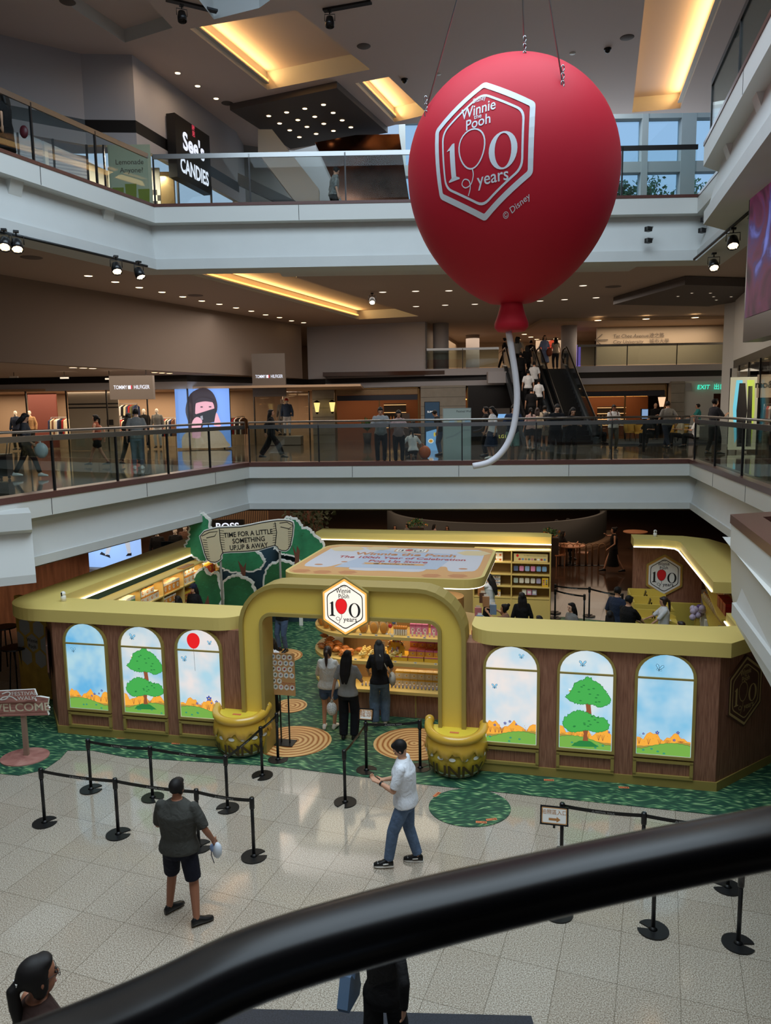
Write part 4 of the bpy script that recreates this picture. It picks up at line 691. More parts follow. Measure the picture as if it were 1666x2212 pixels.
f2 = plane_f((0, -.085, 0), V((1, 0, 0)), UP); b = MB(); c = [(-.36, 1.10), (.26, 1.13), (.24, 1.20), (.28, 1.24), (.25, 1.36), (-.38, 1.32), (-.34, 1.22)]; n = len(c); b.add([(x, -.085, z) for x, z in c] + [(x, -.05, z) for x, z in c], [(i, n + i, n + (i + 1) % n, (i + 1) % n) for i in range(n)], WHT); Flat(b, f2).fill(c, PK); b.build('top_plank', r)
b = MB(); Flat(b, f).text('WELCOME', -.02, .92, .215, mat('cream_letters', (222, 208, 180), .6), .004, .012, .04, sx=.92)
g = Flat(b, f2); g.text('FESTIVAL', .09, 1.25, .1, WHT, .004, .003, .04); g.text('WALK', .12, 1.16, .1, WHT, .004, .003, .04); g.line(L([(-.26, 1.27), (-.17, 1.31), (-.13, 1.28), (-.2, 1.18), (-.29, 1.16), (-.24, 1.21), (-.12, 1.22), (-.03, 1.15)], 4), .022, WHT, .005)
for z in (.88, 1.06): Flat(b, f).line([(-.6, z - .02), (.4, z + .02)], .008, BRC, .003)
b.build('lettering', r)
PB = mat('honeycomb_board', (178, 140, 54), .6, noise=.25, nscale=4); q0, q1 = at(47, 1497, 0), at(112, 1513, 0); e = (q1 - q0).normalized(); r = thing('poster_board', 'yellow honeycomb poster board with grey hexagon pictures at the left end of the kiosk', 'board', q0); q0z = q1 - q0
b = MB(); m_ = (q0z) / 2 + UP * 1.1; b.box(m_ + V((e.y, -e.x, 0)) * -.06, (q0z.length, .12, 2.15), PB, math.atan2(e.y, e.x)); b.build('board', r); f = plane_f((0, 0, 0), e, UP); b = MB(); fl = Flat(b, f); W_ = q0z.length; hx = W_ * .23; HW = mat('grey_print', (150, 146, 142), .6)
cells = [(.5, 1.86), (.28, 1.53), (.74, 1.53), (.05, 1.2), (.51, 1.2), (.95, 1.2), (.28, .87), (.74, .87)]
for cx_, cz in cells: fl.fill([(min(W_ - .01, max(.01, W_ * cx_ + x)), cz + y) for x, y in hexp(.2, .03, sx=.95)], HW, .003)
b.build('hexagon_prints', r); b = MB(); emblem(Flat(b, lambda x, y, h: f(x + W_ * .5, y + 1.86, h + .002)), .19, INK, INK, RED); g = Flat(b, f); g.text('Winnie', W_ * .5, 1.21, .12, INK, .006, .01); g.text('Pooh', W_ * .5, 1.08, .12, INK, .006, .01); b.build('lettering', r)
# ------------------------------------------------------------------ people
SKIN = mat('skin', (196, 146, 116), .55); SKIN2 = mat('tanned_skin', (150, 98, 72), .55); SKIN3 = mat('light_skin', (214, 168, 140), .55); HAIR = mat('black_hair', (20, 16, 15), .62, spec=.3); HAIR2 = mat('dark_brown_hair', (46, 30, 24), .45); EYEW = mat('eye_dark', (30, 22, 20), .3); LIP = mat('lip', (160, 90, 80), .5)
def cl(name, c, noise=.08): return mat('cloth_' + name, c, .85, noise=noise, nscale=14, spec=.2)
def ik(a, c, l1, l2, bend):
    a, c = V(a), V(c); d = c - a; L = min(d.length, (l1 + l2) * .995); u = d.normalized(); x = (l1 * l1 - l2 * l2 + L * L) / (2 * L); h = math.sqrt(max(0, l1 * l1 - x * x)); bd = V(bend); bd = (bd - u * bd.dot(u)).normalized()
    return a + u * x + bd * h, a + u * L
def cap(b, p, q, r0, r1, m, n=10): b.tube([p, q], [r0, r1], m, n); b.ball(p, r0, m, n, k=6); b.ball(q, r1, m, n, k=6)
def chain(b, ps, rs, m, n=10):
    for i in range(len(ps) - 1): cap(b, ps[i], ps[i + 1], rs[i], rs[i + 1], m, n)
def hand(b, w_, d, n, side, m, curl=.5, s=1.0):
    d = V(d).normalized(); n = V(n); n = (n - d * n.dot(d)).normalized(); sdw = d.cross(n) * side      # sdw: towards the thumb
    for k, o in enumerate((-.027, -.009, .009, .027)): chain(b, [w_ + sdw * o * .7 * s, w_ + (d * .085 + sdw * o) * s], [.016 * s, .0125 * s], m, 8)
    for k, o in enumerate((.029, .0095, -.0095, -.028)):
        L = (.072, .080, .075, .058)[k] * s; p = w_ + (d * .088 + sdw * o) * s; pts = [p]; a = 0
        for j in range(3): a += curl * (.5, .9, .7)[j]; p = p + (d * math.cos(a) + n * math.sin(a)) * L * (.45, .32, .23)[j]; pts.append(p)
        chain(b, pts, [.0095 * s, .009 * s, .0082 * s, .007 * s], m, 7)
    p = w_ + (d * .025 + sdw * .026) * s; q = p + (d * .030 + sdw * .030 + n * .012) * s; e = q + (d * .032 + sdw * (.012 - curl * .02) + n * .018) * s; chain(b, [p, q, e], [.013 * s, .0108 * s, .0085 * s], m, 7)
def ring(c, R, Fw, rx, ry, n=16): return [c + R * (rx * math.cos(2 * PI * k / n)) + Fw * (ry * math.sin(2 * PI * k / n)) for k in range(n)]
POSES = dict(stand=dict(), phone=dict(rw=(.07, .30, 1.17), lw=(-.05, .30, 1.18), look=.35), walk=dict(ra=(.08, .34, .08), la=(-.08, -.36, .13), rw=(.24, -.16, .93), lw=(-.24, .22, .98)),
    lean=dict(lean=.28, rw=(.16, .34, 1.16), lw=(-.16, .34, 1.16), look=.25, bz=1), sit=dict(pz=-.47, ra=(.12, .44, .08), la=(-.12, .44, .08), rw=(.2, .32, .72), lw=(-.2, .32, .72)),
    crouch=dict(pz=-.62, ra=(.13, .16, .08), la=(-.13, .10, .08), rw=(.2, .36, .55), lw=(-.2, .36, .6), lean=.35, look=.2), reach=dict(rw=(.12, .5, 1.35), lw=(-.10, .5, 1.32)), browse=dict(rw=(.18, .34, 1.05), lw=(-.2, .05, .86), look=.35))
def person(label, loc, face, h=1.68, pose='stand', top=None, sleeve=.45, bottom=None, btype='trousers', blen=.95, hair='short', hm=None, shoe=None, skin=None, vox=.013, fem=False, feat=True, group=None, fit=1.0, topz=.0, width=1.0, **kw):
    P = dict(ra=(.10, .02, .08), la=(-.10, -.01, .08), rw=(.27, .05, .88), lw=(-.27, .05, .88), lean=0, look=0, turn=0, pz=0, twist=0, curl=.55, shade=None); P.update(POSES[pose]); P.update(kw)
    skin = skin or SKIN; hm = hm or HAIR; shoe = shoe or BLACKS; k = h / 1.72; r = thing('person', label, 'person', loc, face, group); S = Matrix.Scale(k, 4)
    pel = V((0, 0, .95 + P['pz'])); U_ = Matrix.Translation(pel) @ Matrix.Rotation(P['twist'], 4, 'Z') @ Matrix.Rotation(-P['lean'], 4, 'X') @ Matrix.Translation(-V((0, 0, .95))); u = lambda x, y, z: U_ @ V((x, y, z)); R = (u(1, 0, 0) - u(0, 0, 0)); Fw = (u(0, 1, 0) - u(0, 0, 0)); sw = (.15 if fem else .175) * width; hipw = .095
    hc = u(0, .02, 1.60); HM = Matrix.Translation(hc) @ (U_.to_3x3().to_4x4()) @ Matrix.Rotation(P['turn'], 4, 'Z') @ Matrix.Rotation(-P['look'], 4, 'X')
    TZ = ((.86, .145, .10), (.93, .168, .118), (1.04, .135 if not fem else .122, .102), (1.18, .15 if not fem else .128, .112), (1.32, .168 if not fem else .142, .112), (1.41, .158 if not fem else .13, .09), (1.445, .115 if not fem else .095, .075), (1.485, .06, .058))
    b = MB(S); b.loft([ring(u(0, 0, z), R, Fw, rx * width, ry * width) for z, rx, ry in TZ], skin)
    cap(b, u(0, -.005, 1.43), u(0, .01, 1.53), .058 if not fem else .048, .052 if not fem else .044, skin)
    b.ball((0, -.004, .022), (.074, .094, .098), skin, 16, HM, 10); b.ball((0, .022, -.045), (.058, .066, .070), skin, 14, HM, 8); b.ball((0, .092, -.018), (.014, .020, .022), skin, 8, HM, 6)
    for s in (-1, 1): b.ball((.074 * s, -.005, -.008), (.012, .02, .03), skin, 8, HM, 6)
    sh = {}; el = {}; wr = {}; kn = {}; an = {}
    for s, wk, ak in ((1, 'rw', 'ra'), (-1, 'lw', 'la')):
        sh[s] = u(s * sw, 0, 1.395); tw = V(P[wk]) + V((0, 0, P['pz'] * 0)); el[s], wr[s] = ik(sh[s], tw, .285, .255, (s * .5, -.8, -.35)); chain(b, [sh[s], sh[s].lerp(el[s], .5), el[s], el[s].lerp(wr[s], .35), wr[s]], [.050, .045, .037, .037, .025] if not fem else [.042, .037, .031, .031, .021], skin)
        d = (wr[s] - el[s]).normalized(); n_ = V(P.get('palm', (-s, .2, 0))) if abs(d.z) > .6 else V((-s * .3, 0, -1)); n_ = V(P['pn' + ('r' if s > 0 else 'l')]) if ('pn' + ('r' if s > 0 else 'l')) in P else n_; hand(b, wr[s], d, n_, (1 if s > 0 else -1) * (1 if abs(d.z) > .6 else 1), skin, P['curl'], .95 if fem else 1.02)
        hp = V((s * hipw, 0, .91 + P['pz'])); kn[s], an[s] = ik(hp, P[ak], .43, .42, P.get('kb', (s * .15, 1, .0))); chain(b, [hp, kn[s], kn[s].lerp(an[s], .3), an[s]], [.088, .058, .056, .038] if not fem else [.085, .052, .050, .033], skin)
        fy = P.get('foot' + ('r' if s > 0 else 'l'), .15 * -s); fd = V((-math.sin(fy), math.cos(fy), 0)); chain(b, [an[s] + V((0, 0, -.02)), an[s] + fd * .13 + V((0, 0, -.05))], [.036, .026], skin, 8)
        # shoes
        f0 = an[s].copy(); f0.z -= .075; b2 = MB(S); sd = V((fd.y, -fd.x, 0)); rg = []
        for y_, w2, z_ in ((-.065, .02, .03), (-.06, .034, .06), (-.02, .04, .095), (.04, .042, .085), (.10, .046, .06), (.155, .045, .05), (.195, .028, .035)): rg.append([f0 + fd * y_ + sd * (w2 * math.cos(t)) + V((0, 0, max(0, .62 * z_ * (1 + math.sin(t))))) for t in [2 * PI * q / 12 for q in range(12)]])
        b2.loft(rg, shoe); so = P.get('sole')
        if so: b2.prism([xy(f0 + fd * y_ + sd * w2) for y_, w2 in ((-.068, .03), (-.07, 0), (-.068, -.03), (.05, -.045), (.15, -.046), (.2, -.02), (.2, .02), (.15, .046), (.05, .045))], f0.z, f0.z + .022, so)
        if P.get('swoosh'): b2.tube([f0 + sd * (.05 * -1) + fd * .07 + V((0, 0, .05)), f0 - sd * .05 + fd * .0 + V((0, 0, .06))], .008, WHT, 6); b2.ball(f0 + fd * .13 + V((0, 0, .045)), (.04, .04, .02), WHT)
        b2.build('shoe', r)
    body = b.build('body', r, remesh=vox, smooth_it=3 if vox > .009 else 2)
    g = .022 * fit
    if top:
        t = MB(S); prof = [(z, rx, ry) for z, rx, ry in TZ if z > .9 + topz]; z0, rx0, ry0 = prof[0]; prof = [(z0 - .06 if topz == 0 else z0, max(rx0, .15) * 1.02, ry0 * 1.02)] + prof
        t.loft([ring(u(0, 0, z), R, Fw, (rx + g * (1.4 if z < 1.38 else .5)) * width, (ry + g * (1.2 if z < 1.38 else .5)) * width) for z, rx, ry in prof], top)
        for s in (-1, 1):
            L = [sh[s] + V((0, 0, .005)), sh[s].lerp(el[s], .5), el[s], el[s].lerp(wr[s], .5), wr[s]]; n_ = 1 + sleeve * 4; pts = L[:int(n_)]; rr = [.054, .056 * (1 + .08 * fit * (sleeve < .6)), .053, .046, .038]; fr = n_ - int(n_)
            if fr > .05 and int(n_) < 5: pts = pts + [L[int(n_) - 1].lerp(L[int(n_)], fr)]
            rr = [q * (.86 if fem else 1) + g * .3 for q in rr[:len(pts)]]
            for i in range(len(pts) - 1): t.tube([pts[i], pts[i + 1]], [rr[i], rr[i + 1]], top, 12); t.ball(pts[i], rr[i], top, 12, k=6)
        t.build('top', r, remesh=max(.011, vox), smooth_it=8)
    if bottom:
        t = MB(S); loose = P.get('loose', 1.0)
        if btype in ('trousers', 'shorts'):
            pz = P['pz']; t.loft([ring(V((0, 0, z + pz)), V((1, 0, 0)), V((0, 1, 0)), rx * width, ry * width) for z, rx, ry in ((.80, .15, .12), (.88, .178, .128), (.95, .17, .122), (1.03, .145, .112))], bottom)
            for s in (-1, 1):
                hp = V((s * hipw, 0, .90 + pz)); ps = [hp, hp.lerp(kn[s], .5), kn[s], kn[s].lerp(an[s], .5), an[s]]; n_ = 1 + blen * 4; q = ps[:int(n_)]; fr = n_ - int(n_)
                if fr > .05 and int(n_) < 5: q = q + [ps[int(n_) - 1].lerp(ps[int(n_)], fr)]
                rr = [.102, .094, .072 * loose, .066 * loose, .060 * loose][:len(q)]
                if btype == 'shorts': rr = [.104, .102, .092, .085, .08][:len(q)]
                for i in range(len(q) - 1): t.tube([q[i], q[i + 1]], [rr[i], rr[i + 1]], bottom, 12); t.ball(q[i], rr[i], bottom, 12, k=6)
        else:
            z0 = .95 * (1 - blen) + .06; a = (an[1] + an[-1]) * .5; k0 = (kn[1] + kn[-1]) * .5
            t.loft([ring(V((0, 0, 1.04)), V((1, 0, 0)), V((0, 1, 0)), .135, .115), ring(V((0, 0, .92)), V((1, 0, 0)), V((0, 1, 0)), .185, .145), ring(V((k0.x, k0.y * .4, .92 - (.92 - z0) * .5)), V((1, 0, 0)), V((0, 1, 0)), .21, .19), ring(V((k0.x, k0.y * .6, z0)), V((1, 0, 0)), V((0, 1, 0)), .25, .23)], bottom)
        t.build({'trousers': 'trousers', 'shorts': 'shorts', 'skirt': 'skirt'}[btype], r, remesh=max(.012, vox), smooth_it=3)
    if hair != 'bald':
        t = MB(S); ht = Matrix.Translation((0, -.016, .035)); full = hair in ('long', 'bob', 'pony', 'bun')
        t.ball((0, -.020, .036), (.082, .098, .092), hm, 14, HM, 10); t.ball((0, .035, .085), (.066, .048, .036), hm, 12, HM, 6)
        for s in (-1, 1): t.ball((.060 * s, -.01, .01 if not full else -.01), (.026, .05, .07 if not full else .09), hm, 10, HM, 6)
        if hair in ('long', 'bob'):
            dn = .40 if hair == 'long' else .16
            for s in (-.055, -.02, .02, .055): t.tube([HM @ V((s, -.05, .02)), HM @ V((s * 1.25, -.085, -.10)), HM @ V((s * 1.2, -.105, -.12 - dn * .5)), HM @ V((s * .8, -.10, -.10 - dn))], [.045, .042, .036, .010], hm, 8)
            for s in (-1, 1): t.tube([HM @ V((.07 * s, -.01, .0)), HM @ V((.078 * s, -.02, -.10)), HM @ V((.07 * s, -.03, -.12 - dn * .5))], [.028, .024, .008], hm, 8)
        if hair == 'pony': t.tube([HM @ V(q) for q in ((0, -.09, .02), (0, -.135, -.01), (.005, -.125, -.12), (.01, -.115, -.22), (.01, -.11, -.30))], [.03, .034, .036, .028, .008], hm, 8)
        if hair == 'bun': t.ball((0, -.10, .10), .045, hm, 10, HM, 6)
        t.build('hair', r, remesh=.012, smooth_it=2)
        if hair == 'cap' or P.get('cap'):
            c = MB(S); cm = P.get('cap') or BLACK; c.ball((0, -.014, .05), (.090, .107, .095), cm, 16, HM, 8); c.ball((0, .10, .055), (.065, .06, .010), cm, 14, HM, 5); c.build('cap', r)
    if feat:
        for s in (-1, 1): e = MB(S); e.ball((.029 * s, .083, .004), (.013, .008, .006), EYEW, 8, HM, 5); e.box((.029 * s, .088, .028), (.03, .006, .005), HAIR, 0, None) if 0 else e.ball((.030 * s, .084, .028), (.017, .007, .004), HAIR, 8, HM, 4); e.build('eye', body)
        e = MB(S); e.ball((0, .084, -.062), (.022, .008, .007), LIP, 8, HM, 5); e.build('mouth', body)
    r['hands'] = 0; del r['hands']
    return r, dict(rw=wr[1] * k, lw=wr[-1] * k, re=el[1] * k, le=el[-1] * k, rs=sh[1] * k, ls=sh[-1] * k, HM=S @ HM, k=k)
def gz(px, py, z=0): p = at(px, py, z); return p
def face_from(p, q): d = q - p; return math.atan2(-d.x, d.y)
# the two men in the foreground
p = gz(396, 1985); p.z = 0
r, J = person('person seen from behind in charcoal t-shirt, navy shorts and black trainers, holding a small bag', p, -.10, 1.77, top=cl('charcoal', (66, 66, 62)), sleeve=.46, bottom=cl('navy', (26, 28, 40)), btype='shorts', blen=.46, skin=SKIN2, vox=.0075, ra=(.20, -.10, .08), la=(-.20, .10, .08), rw=(.36, .12, .93), lw=(-.16, .30, 1.12), footr=-.9, footl=-.6, curl=1.1, fit=1.5, width=1.12, twist=-.05, turn=-.12, feat=True, kb=(0, .6, 0), look=.12)
b = MB(); c = J['rw'] + V((.02, .03, -.12)); b.ball(c + V((.015, .0, -.03)), (.06, .05, .10), mat('striped_bag_white', (206, 214, 224), .7), 12); b.ball(c + V((-.035, 0, .0)), (.04, .04, .05), mat('striped_bag_blue', (140, 164, 206), .7), 10); b.ball(c + V((.0, .02, -.04)), (.035, .03, .045), BLACK, 10); b.tube([c + V((-.05, 0, .03)), c + V((-.06, .0, -.1)), c + V((-.03, 0, -.2))], .007, mat('grey_strap', (130, 130, 134), .6), 6)
tag(b.build('folded_bag', None, r.matrix_basis if False else Matrix.Translation(r.location) @ Matrix.Rotation(-.10, 4, 'Z')), 'small white and blue bag held by the man in the charcoal t-shirt', 'bag')
b = MB(Matrix.Scale(J['k'], 4)); 
p = gz(878, 1868); p.z = 0
JEAN = cl('blue_denim', (92, 112, 140), .22); r, J = person('person in white t-shirt, blue jeans and black and white trainers looking down at a phone', p, 1.35, 1.74, top=cl('white_tee', (226, 230, 236), .03), sleeve=.44, bottom=JEAN, blen=.97, loose=1.12, skin=SKIN, vox=.0075, ra=(.11, -.14, .08), la=(-.10, .22, .08), rw=(.06, .30, 1.13), lw=(-.10, .33, 1.17), look=.62, turn=0, fit=1.5, width=1.04, footr=.1, footl=.2, sole=WHT, swoosh=1, curl=.8, pnr=(0, 0, 1), pnl=(0, 0, 1), lean=.06)
ph = (J['rw'] + J['lw']) / 2 + V((-.01, .09, .035)); b = MB(Matrix.Translation(r.location) @ Matrix.Rotation(1.35, 4, 'Z')); b.box(ph, (.075, .15, .009), BLACKS, 0, Matrix.Rotation(.4, 4, 'X')); tag(b.build('phone'), 'dark smartphone held by the man in the white t-shirt', 'phone')
b = MB(); b.tube([J['lw'] + (J['le'] - J['lw']).normalized() * .035, J['lw'] + (J['le'] - J['lw']).normalized() * .06], .033, BLACK, 14); b.build('wristwatch', r)
# women browsing inside the arch
DEN = cl('denim_shorts', (74, 96, 130)); 
def K2(px, py): q = gz(px, py); q.z = .012; return q
r, J = person('person with dark ponytail in white sweatshirt and denim shorts, left of three browsing', K2(712, 1576), KA + .05, 1.62, top=cl('off_white', (214, 214, 208)), sleeve=1.0, bottom=DEN, btype='shorts', blen=.28, hair='pony', hm=HAIR2, shoe=WHT, fem=True, look=.3, pose='browse', fit=1.8, feat=False, lw=(-.16, .3, 1.05), rw=(.16, .3, 1.05))
r, J = person('person in grey t-shirt and wide black trousers, very long black hair, middle of three', K2(754, 1598), KA + .0, 1.68, top=cl('heather_grey', (148, 148, 148)), sleeve=.4, bottom=cl('black_denim', (26, 27, 32)), blen=1, loose=1.35, hair='long', shoe=BLACKS, fem=True, look=.3, feat=False, lw=(-.30, -.02, .86), rw=(.2, .28, 1.06), curl=.9)
b = MB(Matrix.Translation(r.location) @ Matrix.Rotation(KA, 4, 'Z')); c = J['lw'] + V((-.03, .03, -.30)); b.ball(c, (.10, .08, .13), mat('dotted_cloth_white', (220, 220, 216), .8, noise=.5, nscale=60)); b.tube([c + V((0, 0, .12)), J['lw'] + V((0, 0, -.06))], [.03, .012], mat('dotted_cloth_white', (220, 220, 216), .8), 8); tag(b.build('cloth_bag'), 'white dotted drawstring bag hanging from the hand of the woman with very long hair', 'bag')
r, J = person('person with wavy black hair in black and white top and jeans, right of three browsing', K2(822, 1568), KA + .28, 1.66, top=cl('black_white', (30, 30, 32)), sleeve=.45, topz=.0, bottom=cl('light_denim', (96, 118, 142), .2), blen=1, loose=1.45, hair='long', shoe=WHT, fem=True, look=.4, lean=.12, feat=False, lw=(-.2, .32, .98), rw=(.22, .3, 1.0))
b = MB(Matrix.Translation(r.location) @ Matrix.Rotation(KA + .28, 4, 'Z')); b.ball((.24, -.04, .93), (.07, .17, .13), mat('beige_bag', (176, 170, 156), .6)); b.tube([V((.24, .08, 1.0)), V((.12, .06, 1.42)), V((0, -.12, 1.44)), V((.22, -.14, 1.0))], .01, mat('beige_bag', (176, 170, 156), .6), 6); tag(b.build('shoulder_bag'), 'beige crescent shoulder bag worn by the woman with wavy black hair', 'bag')
BLKC = cl('black', (24, 23, 24)); WHC = cl('white', (214, 214, 214)); NVY = cl('navy_shirt', (40, 48, 66)); GRYC = cl('grey', (120, 118, 114)); DKG = cl('dark_grey', (52, 52, 56)); BEI = cl('beige', (186, 170, 148)); KHK = cl('pale_teal', (142, 170, 160)); PNKC = cl('dusty_pink', (178, 150, 146)); JN = cl('jeans', (74, 90, 116))
def pp(label, px, py, z, face, **kw): q = at(px, py, z); return person(label, q, face, vox=kw.pop('vox', .015), **kw)
G = .012
pp('person in black top and blue jeans holding a phone deep inside the arch', 612, 1408, G, PI * .8, h=1.64, pose='phone', top=BLKC, bottom=JN, hair='long', fem=True)
pp('person with black hair and white top crouching behind the info board', 592, 1545, G, 2.6, h=1.6, top=WHC, sleeve=.5, bottom=BLKC, hair='long', fem=True, rw=(.1, .3, 1.0), lw=(-.1, .3, 1.0), shoe=WHT)
def hp(label, px, py, h, face, z0=G, **kw):             # placed by the crown of the head
    q = at(px, py, z0 + h + .02); q.z = z0; return person(label, q, face, h=h, vox=kw.pop('vox', .015), **kw)
hp('person in dark cap and black jacket behind the left yellow slab, beside the forest backdrop', 418, 1260, 1.66, 2.7, top=BLKC, sleeve=1, bottom=BLKC, hair='bob', cap=cl('navy_cap', (30, 34, 52)), fem=True)
hp('person with black hair, right one of two heads just showing above the left yellow slab', 384, 1285, 1.5, .8, top=DKG, bottom=BLKC, hair='bob', fem=True, feat=False)
hp('person with black hair, left one of two heads just showing above the left yellow slab', 364, 1294, 1.4, .4, top=BLKC, bottom=BLKC, hair='short', feat=False)
hp('person with long black hair and pale top leaning to the hanging toys', 1058, 1238, 1.66, .9, top=WHC, sleeve=.5, bottom=BLKC, hair='long', fem=True, look=.3, feat=False, lw=(-.12, .42, 1.5))
hp('person with both arms raised to photograph the hanging toys, hair tied back', 1092, 1303, 1.58, 1.2, top=cl('tan', (150, 112, 92)), sleeve=.3, bottom=BLKC, hair='bun', fem=True, rw=(.1, .42, 1.55), lw=(-.1, .42, 1.5))
hp('person with long black hair in black, facing the shelves at the back', 1128, 1278, 1.68, .1, top=BLKC, sleeve=1, bottom=BLKC, hair='long', fem=True, feat=False)
hp('person whose black-haired head barely shows above the right yellow slab', 1166, 1328, 1.52, .3, top=BLKC, bottom=BLKC, hair='bob', feat=False)
hp('person with bobbed hair in grey shirt standing near the queue barrier inside the kiosk', 1236, 1300, 1.6, 2.0, top=GRYC, sleeve=1, bottom=BLKC, hair='bob', fem=True, skin=SKIN3)
hp('person with glasses in dark blue shirt waiting at the cash desk', 1334, 1266, 1.74, -.9, top=NVY, sleeve=.5, bottom=BLKC, look=.3)
hp('person with face mask in black t-shirt at the cash desk', 1358, 1285, 1.72, -1.1, top=BLKC, sleeve=.5, bottom=BLKC, look=.4, width=1.1, rw=(.1, .4, 1.05), lw=(-.1, .4, 1.05))
hp('person in black with dark hair in front of the two men at the cash desk', 1318, 1318, 1.62, -.2, top=BLKC, sleeve=1, bottom=BLKC, hair='long', fem=True, feat=False)
hp('person with dark ponytail in white t-shirt serving behind the yellow cash desk', 1436, 1287, 1.62, 1.5, top=WHC, sleeve=.5, bottom=BLKC, hair='pony', hm=HAIR2, fem=True, rw=(.1, .44, 1.12), lw=(-.16, .42, 1.0), look=.2)
hp('person of whom only the brown-haired crown shows behind the right yellow slab', 1473, 1340, 1.46, 1.0, top=BLKC, bottom=BLKC, hair='short', hm=HAIR2, feat=False)
pp('person in a long sleeveless black dress walking on the brown floor behind the kiosk', 1325, 1238, 0, 1.45, h=1.68, pose='walk', top=BLKC, sleeve=0, bottom=BLKC, btype='skirt', blen=.78, hair='bun', fem=True, rw=(.14, .3, 1.45))
# foreground bottom edge
q = aty(70, 2063, 3.62); q.z -= 1.66
r, J = person('person with long ponytail and glasses riding up at the lower left corner', q, -.85, 1.64, top=cl('sleeveless_brown', (60, 44, 40)), sleeve=0, topz=.3, bottom=BLKC, hair='pony', fem=True, vox=.008, skin=SKIN2)
gl = MB(); HMk = J['HM']
for s in (-1, 1): gl.tube([HMk @ V((s * .033 + .026 * math.cos(t), .098, .002 + .022 * math.sin(t))) for t in [2 * PI * i / 14 for i in range(15)]], .0018, DARKM, 5); gl.tube([HMk @ V((s * .058, .096, .01)), HMk @ V((s * .078, .0, .012))], .0018, DARKM, 5)
gl.build('glasses', r); MB().box(HMk @ V((0, -.11, .015)), (.05, .02, .03), WHT).build('hair_tie', r)
ES = (q.x, q.y, q.z)
q = at(832, 2335, 0)
r, J = person('person in loose black clothes walking with a blue bag, mostly hidden below the handrail', q, -.3, 1.66, pose='walk', top=BLKC, sleeve=1, bottom=BLKC, blen=1, loose=1.4, hair='bob', fem=True, vox=.012, ra=(.08, .2, .08), la=(-.08, -.2, .1))
b = MB(Matrix.Translation(q) @ Matrix.Rotation(-.3, 4, 'Z')); BL = mat('steel_blue_canvas', (88, 112, 140), .7); b.prism([(-.16, .62), (.12, .58), (.17, .64), (.10, .92), (.07, .92), (0, .82), (-.07, .92), (-.10, .92), (-.2, .68)], -.05, .05, BL, M=Matrix.Translation((-.32, .0, .12)) @ Matrix(((0, 0, 1, 0), (1, 0, 0, 0), (0, 1, 0, 0), (0, 0, 0, 1))) @ Matrix.Rotation(0, 4, 'Z')); b.tube([V((-.32, -.08, 1.03)), V((-.26, -.03, 1.32)), V((-.32, .08, 1.03))], .014, BL, 6)
tag(b.build('tote_bag'), 'steel-blue canvas tote bag hanging below the black handrail at the bottom edge', 'bag')
# middle floor
M_ = MID
def mp(label, px, py, face, **kw): return pp(label, px, py, M_, face, **kw)
r, J = mp('person walking at the left edge of the middle floor pulling a black suitcase, dark clothes', 62, 1034, -PI / 2 + .2, h=1.66, pose='walk', top=DKG, sleeve=.5, bottom=BLKC, shoe=WHT, fem=True, look=.5, rw=(.24, .2, .95), hair='bob')
o = r.location; b = MB(Matrix.Translation(o + V((-.62, .05, 0))) @ Matrix.Rotation(.1, 4, 'Z')); b.box((0, 0, .36), (.28, .42, .56), BLACKS); b.tube([V((.1, -.1, .62)), V((.16, -.1, 1.0)), V((.16, .1, 1.0)), V((.1, .1, .62))], .012, STEEL, 6)
for s in (-1, 1): b.ball((.1 * s, 0, .04), .04, BLACK)
tag(b.build('suitcase'), 'black suitcase with pull handle behind the walking person at the left edge', 'suitcase')
b = MB(Matrix.Translation(o + V((.42, -.1, .72)))); b.ball((0, 0, 0), (.18, .1, .20), mat('clear_plastic_bag', (196, 206, 206), .3)); b.tube([V((0, 0, .16)), V((-.05, .05, .3))], .02, WHT, 6); tag(b.build('plastic_bag'), 'pale plastic carrier bag carried at the left edge of the middle floor', 'bag')
mp('person with ponytail in rust-red top and shorts striding past the shopfront, middle floor', 214, 1008, PI / 2, h=1.6, pose='walk', top=cl('rust', (150, 84, 62)), sleeve=0, bottom=BLKC, btype='shorts', blen=.3, hair='pony', fem=True)
mp('person in grey t-shirt and grey trousers, back turned, left on the middle floor', 300, 1014, .3, h=1.76, top=GRYC, bottom=cl('grey_jeans', (92, 102, 112)), shoe=WHT, feat=False)
mp('person in dark clothes partly hidden behind the grey-shirted man on the middle floor', 283, 1006, -.4, h=1.64, pose='walk', top=BLKC, bottom=BLKC, hair='bob', feat=False)
mp('person with long hair in black flared trousers walking right past the shop window', 588, 994, -PI / 2, h=1.68, pose='walk', top=BLKC, sleeve=1, bottom=BLKC, loose=1.5, hair='long', fem=True, ra=(.08, .42, .08), la=(-.08, -.42, .13))
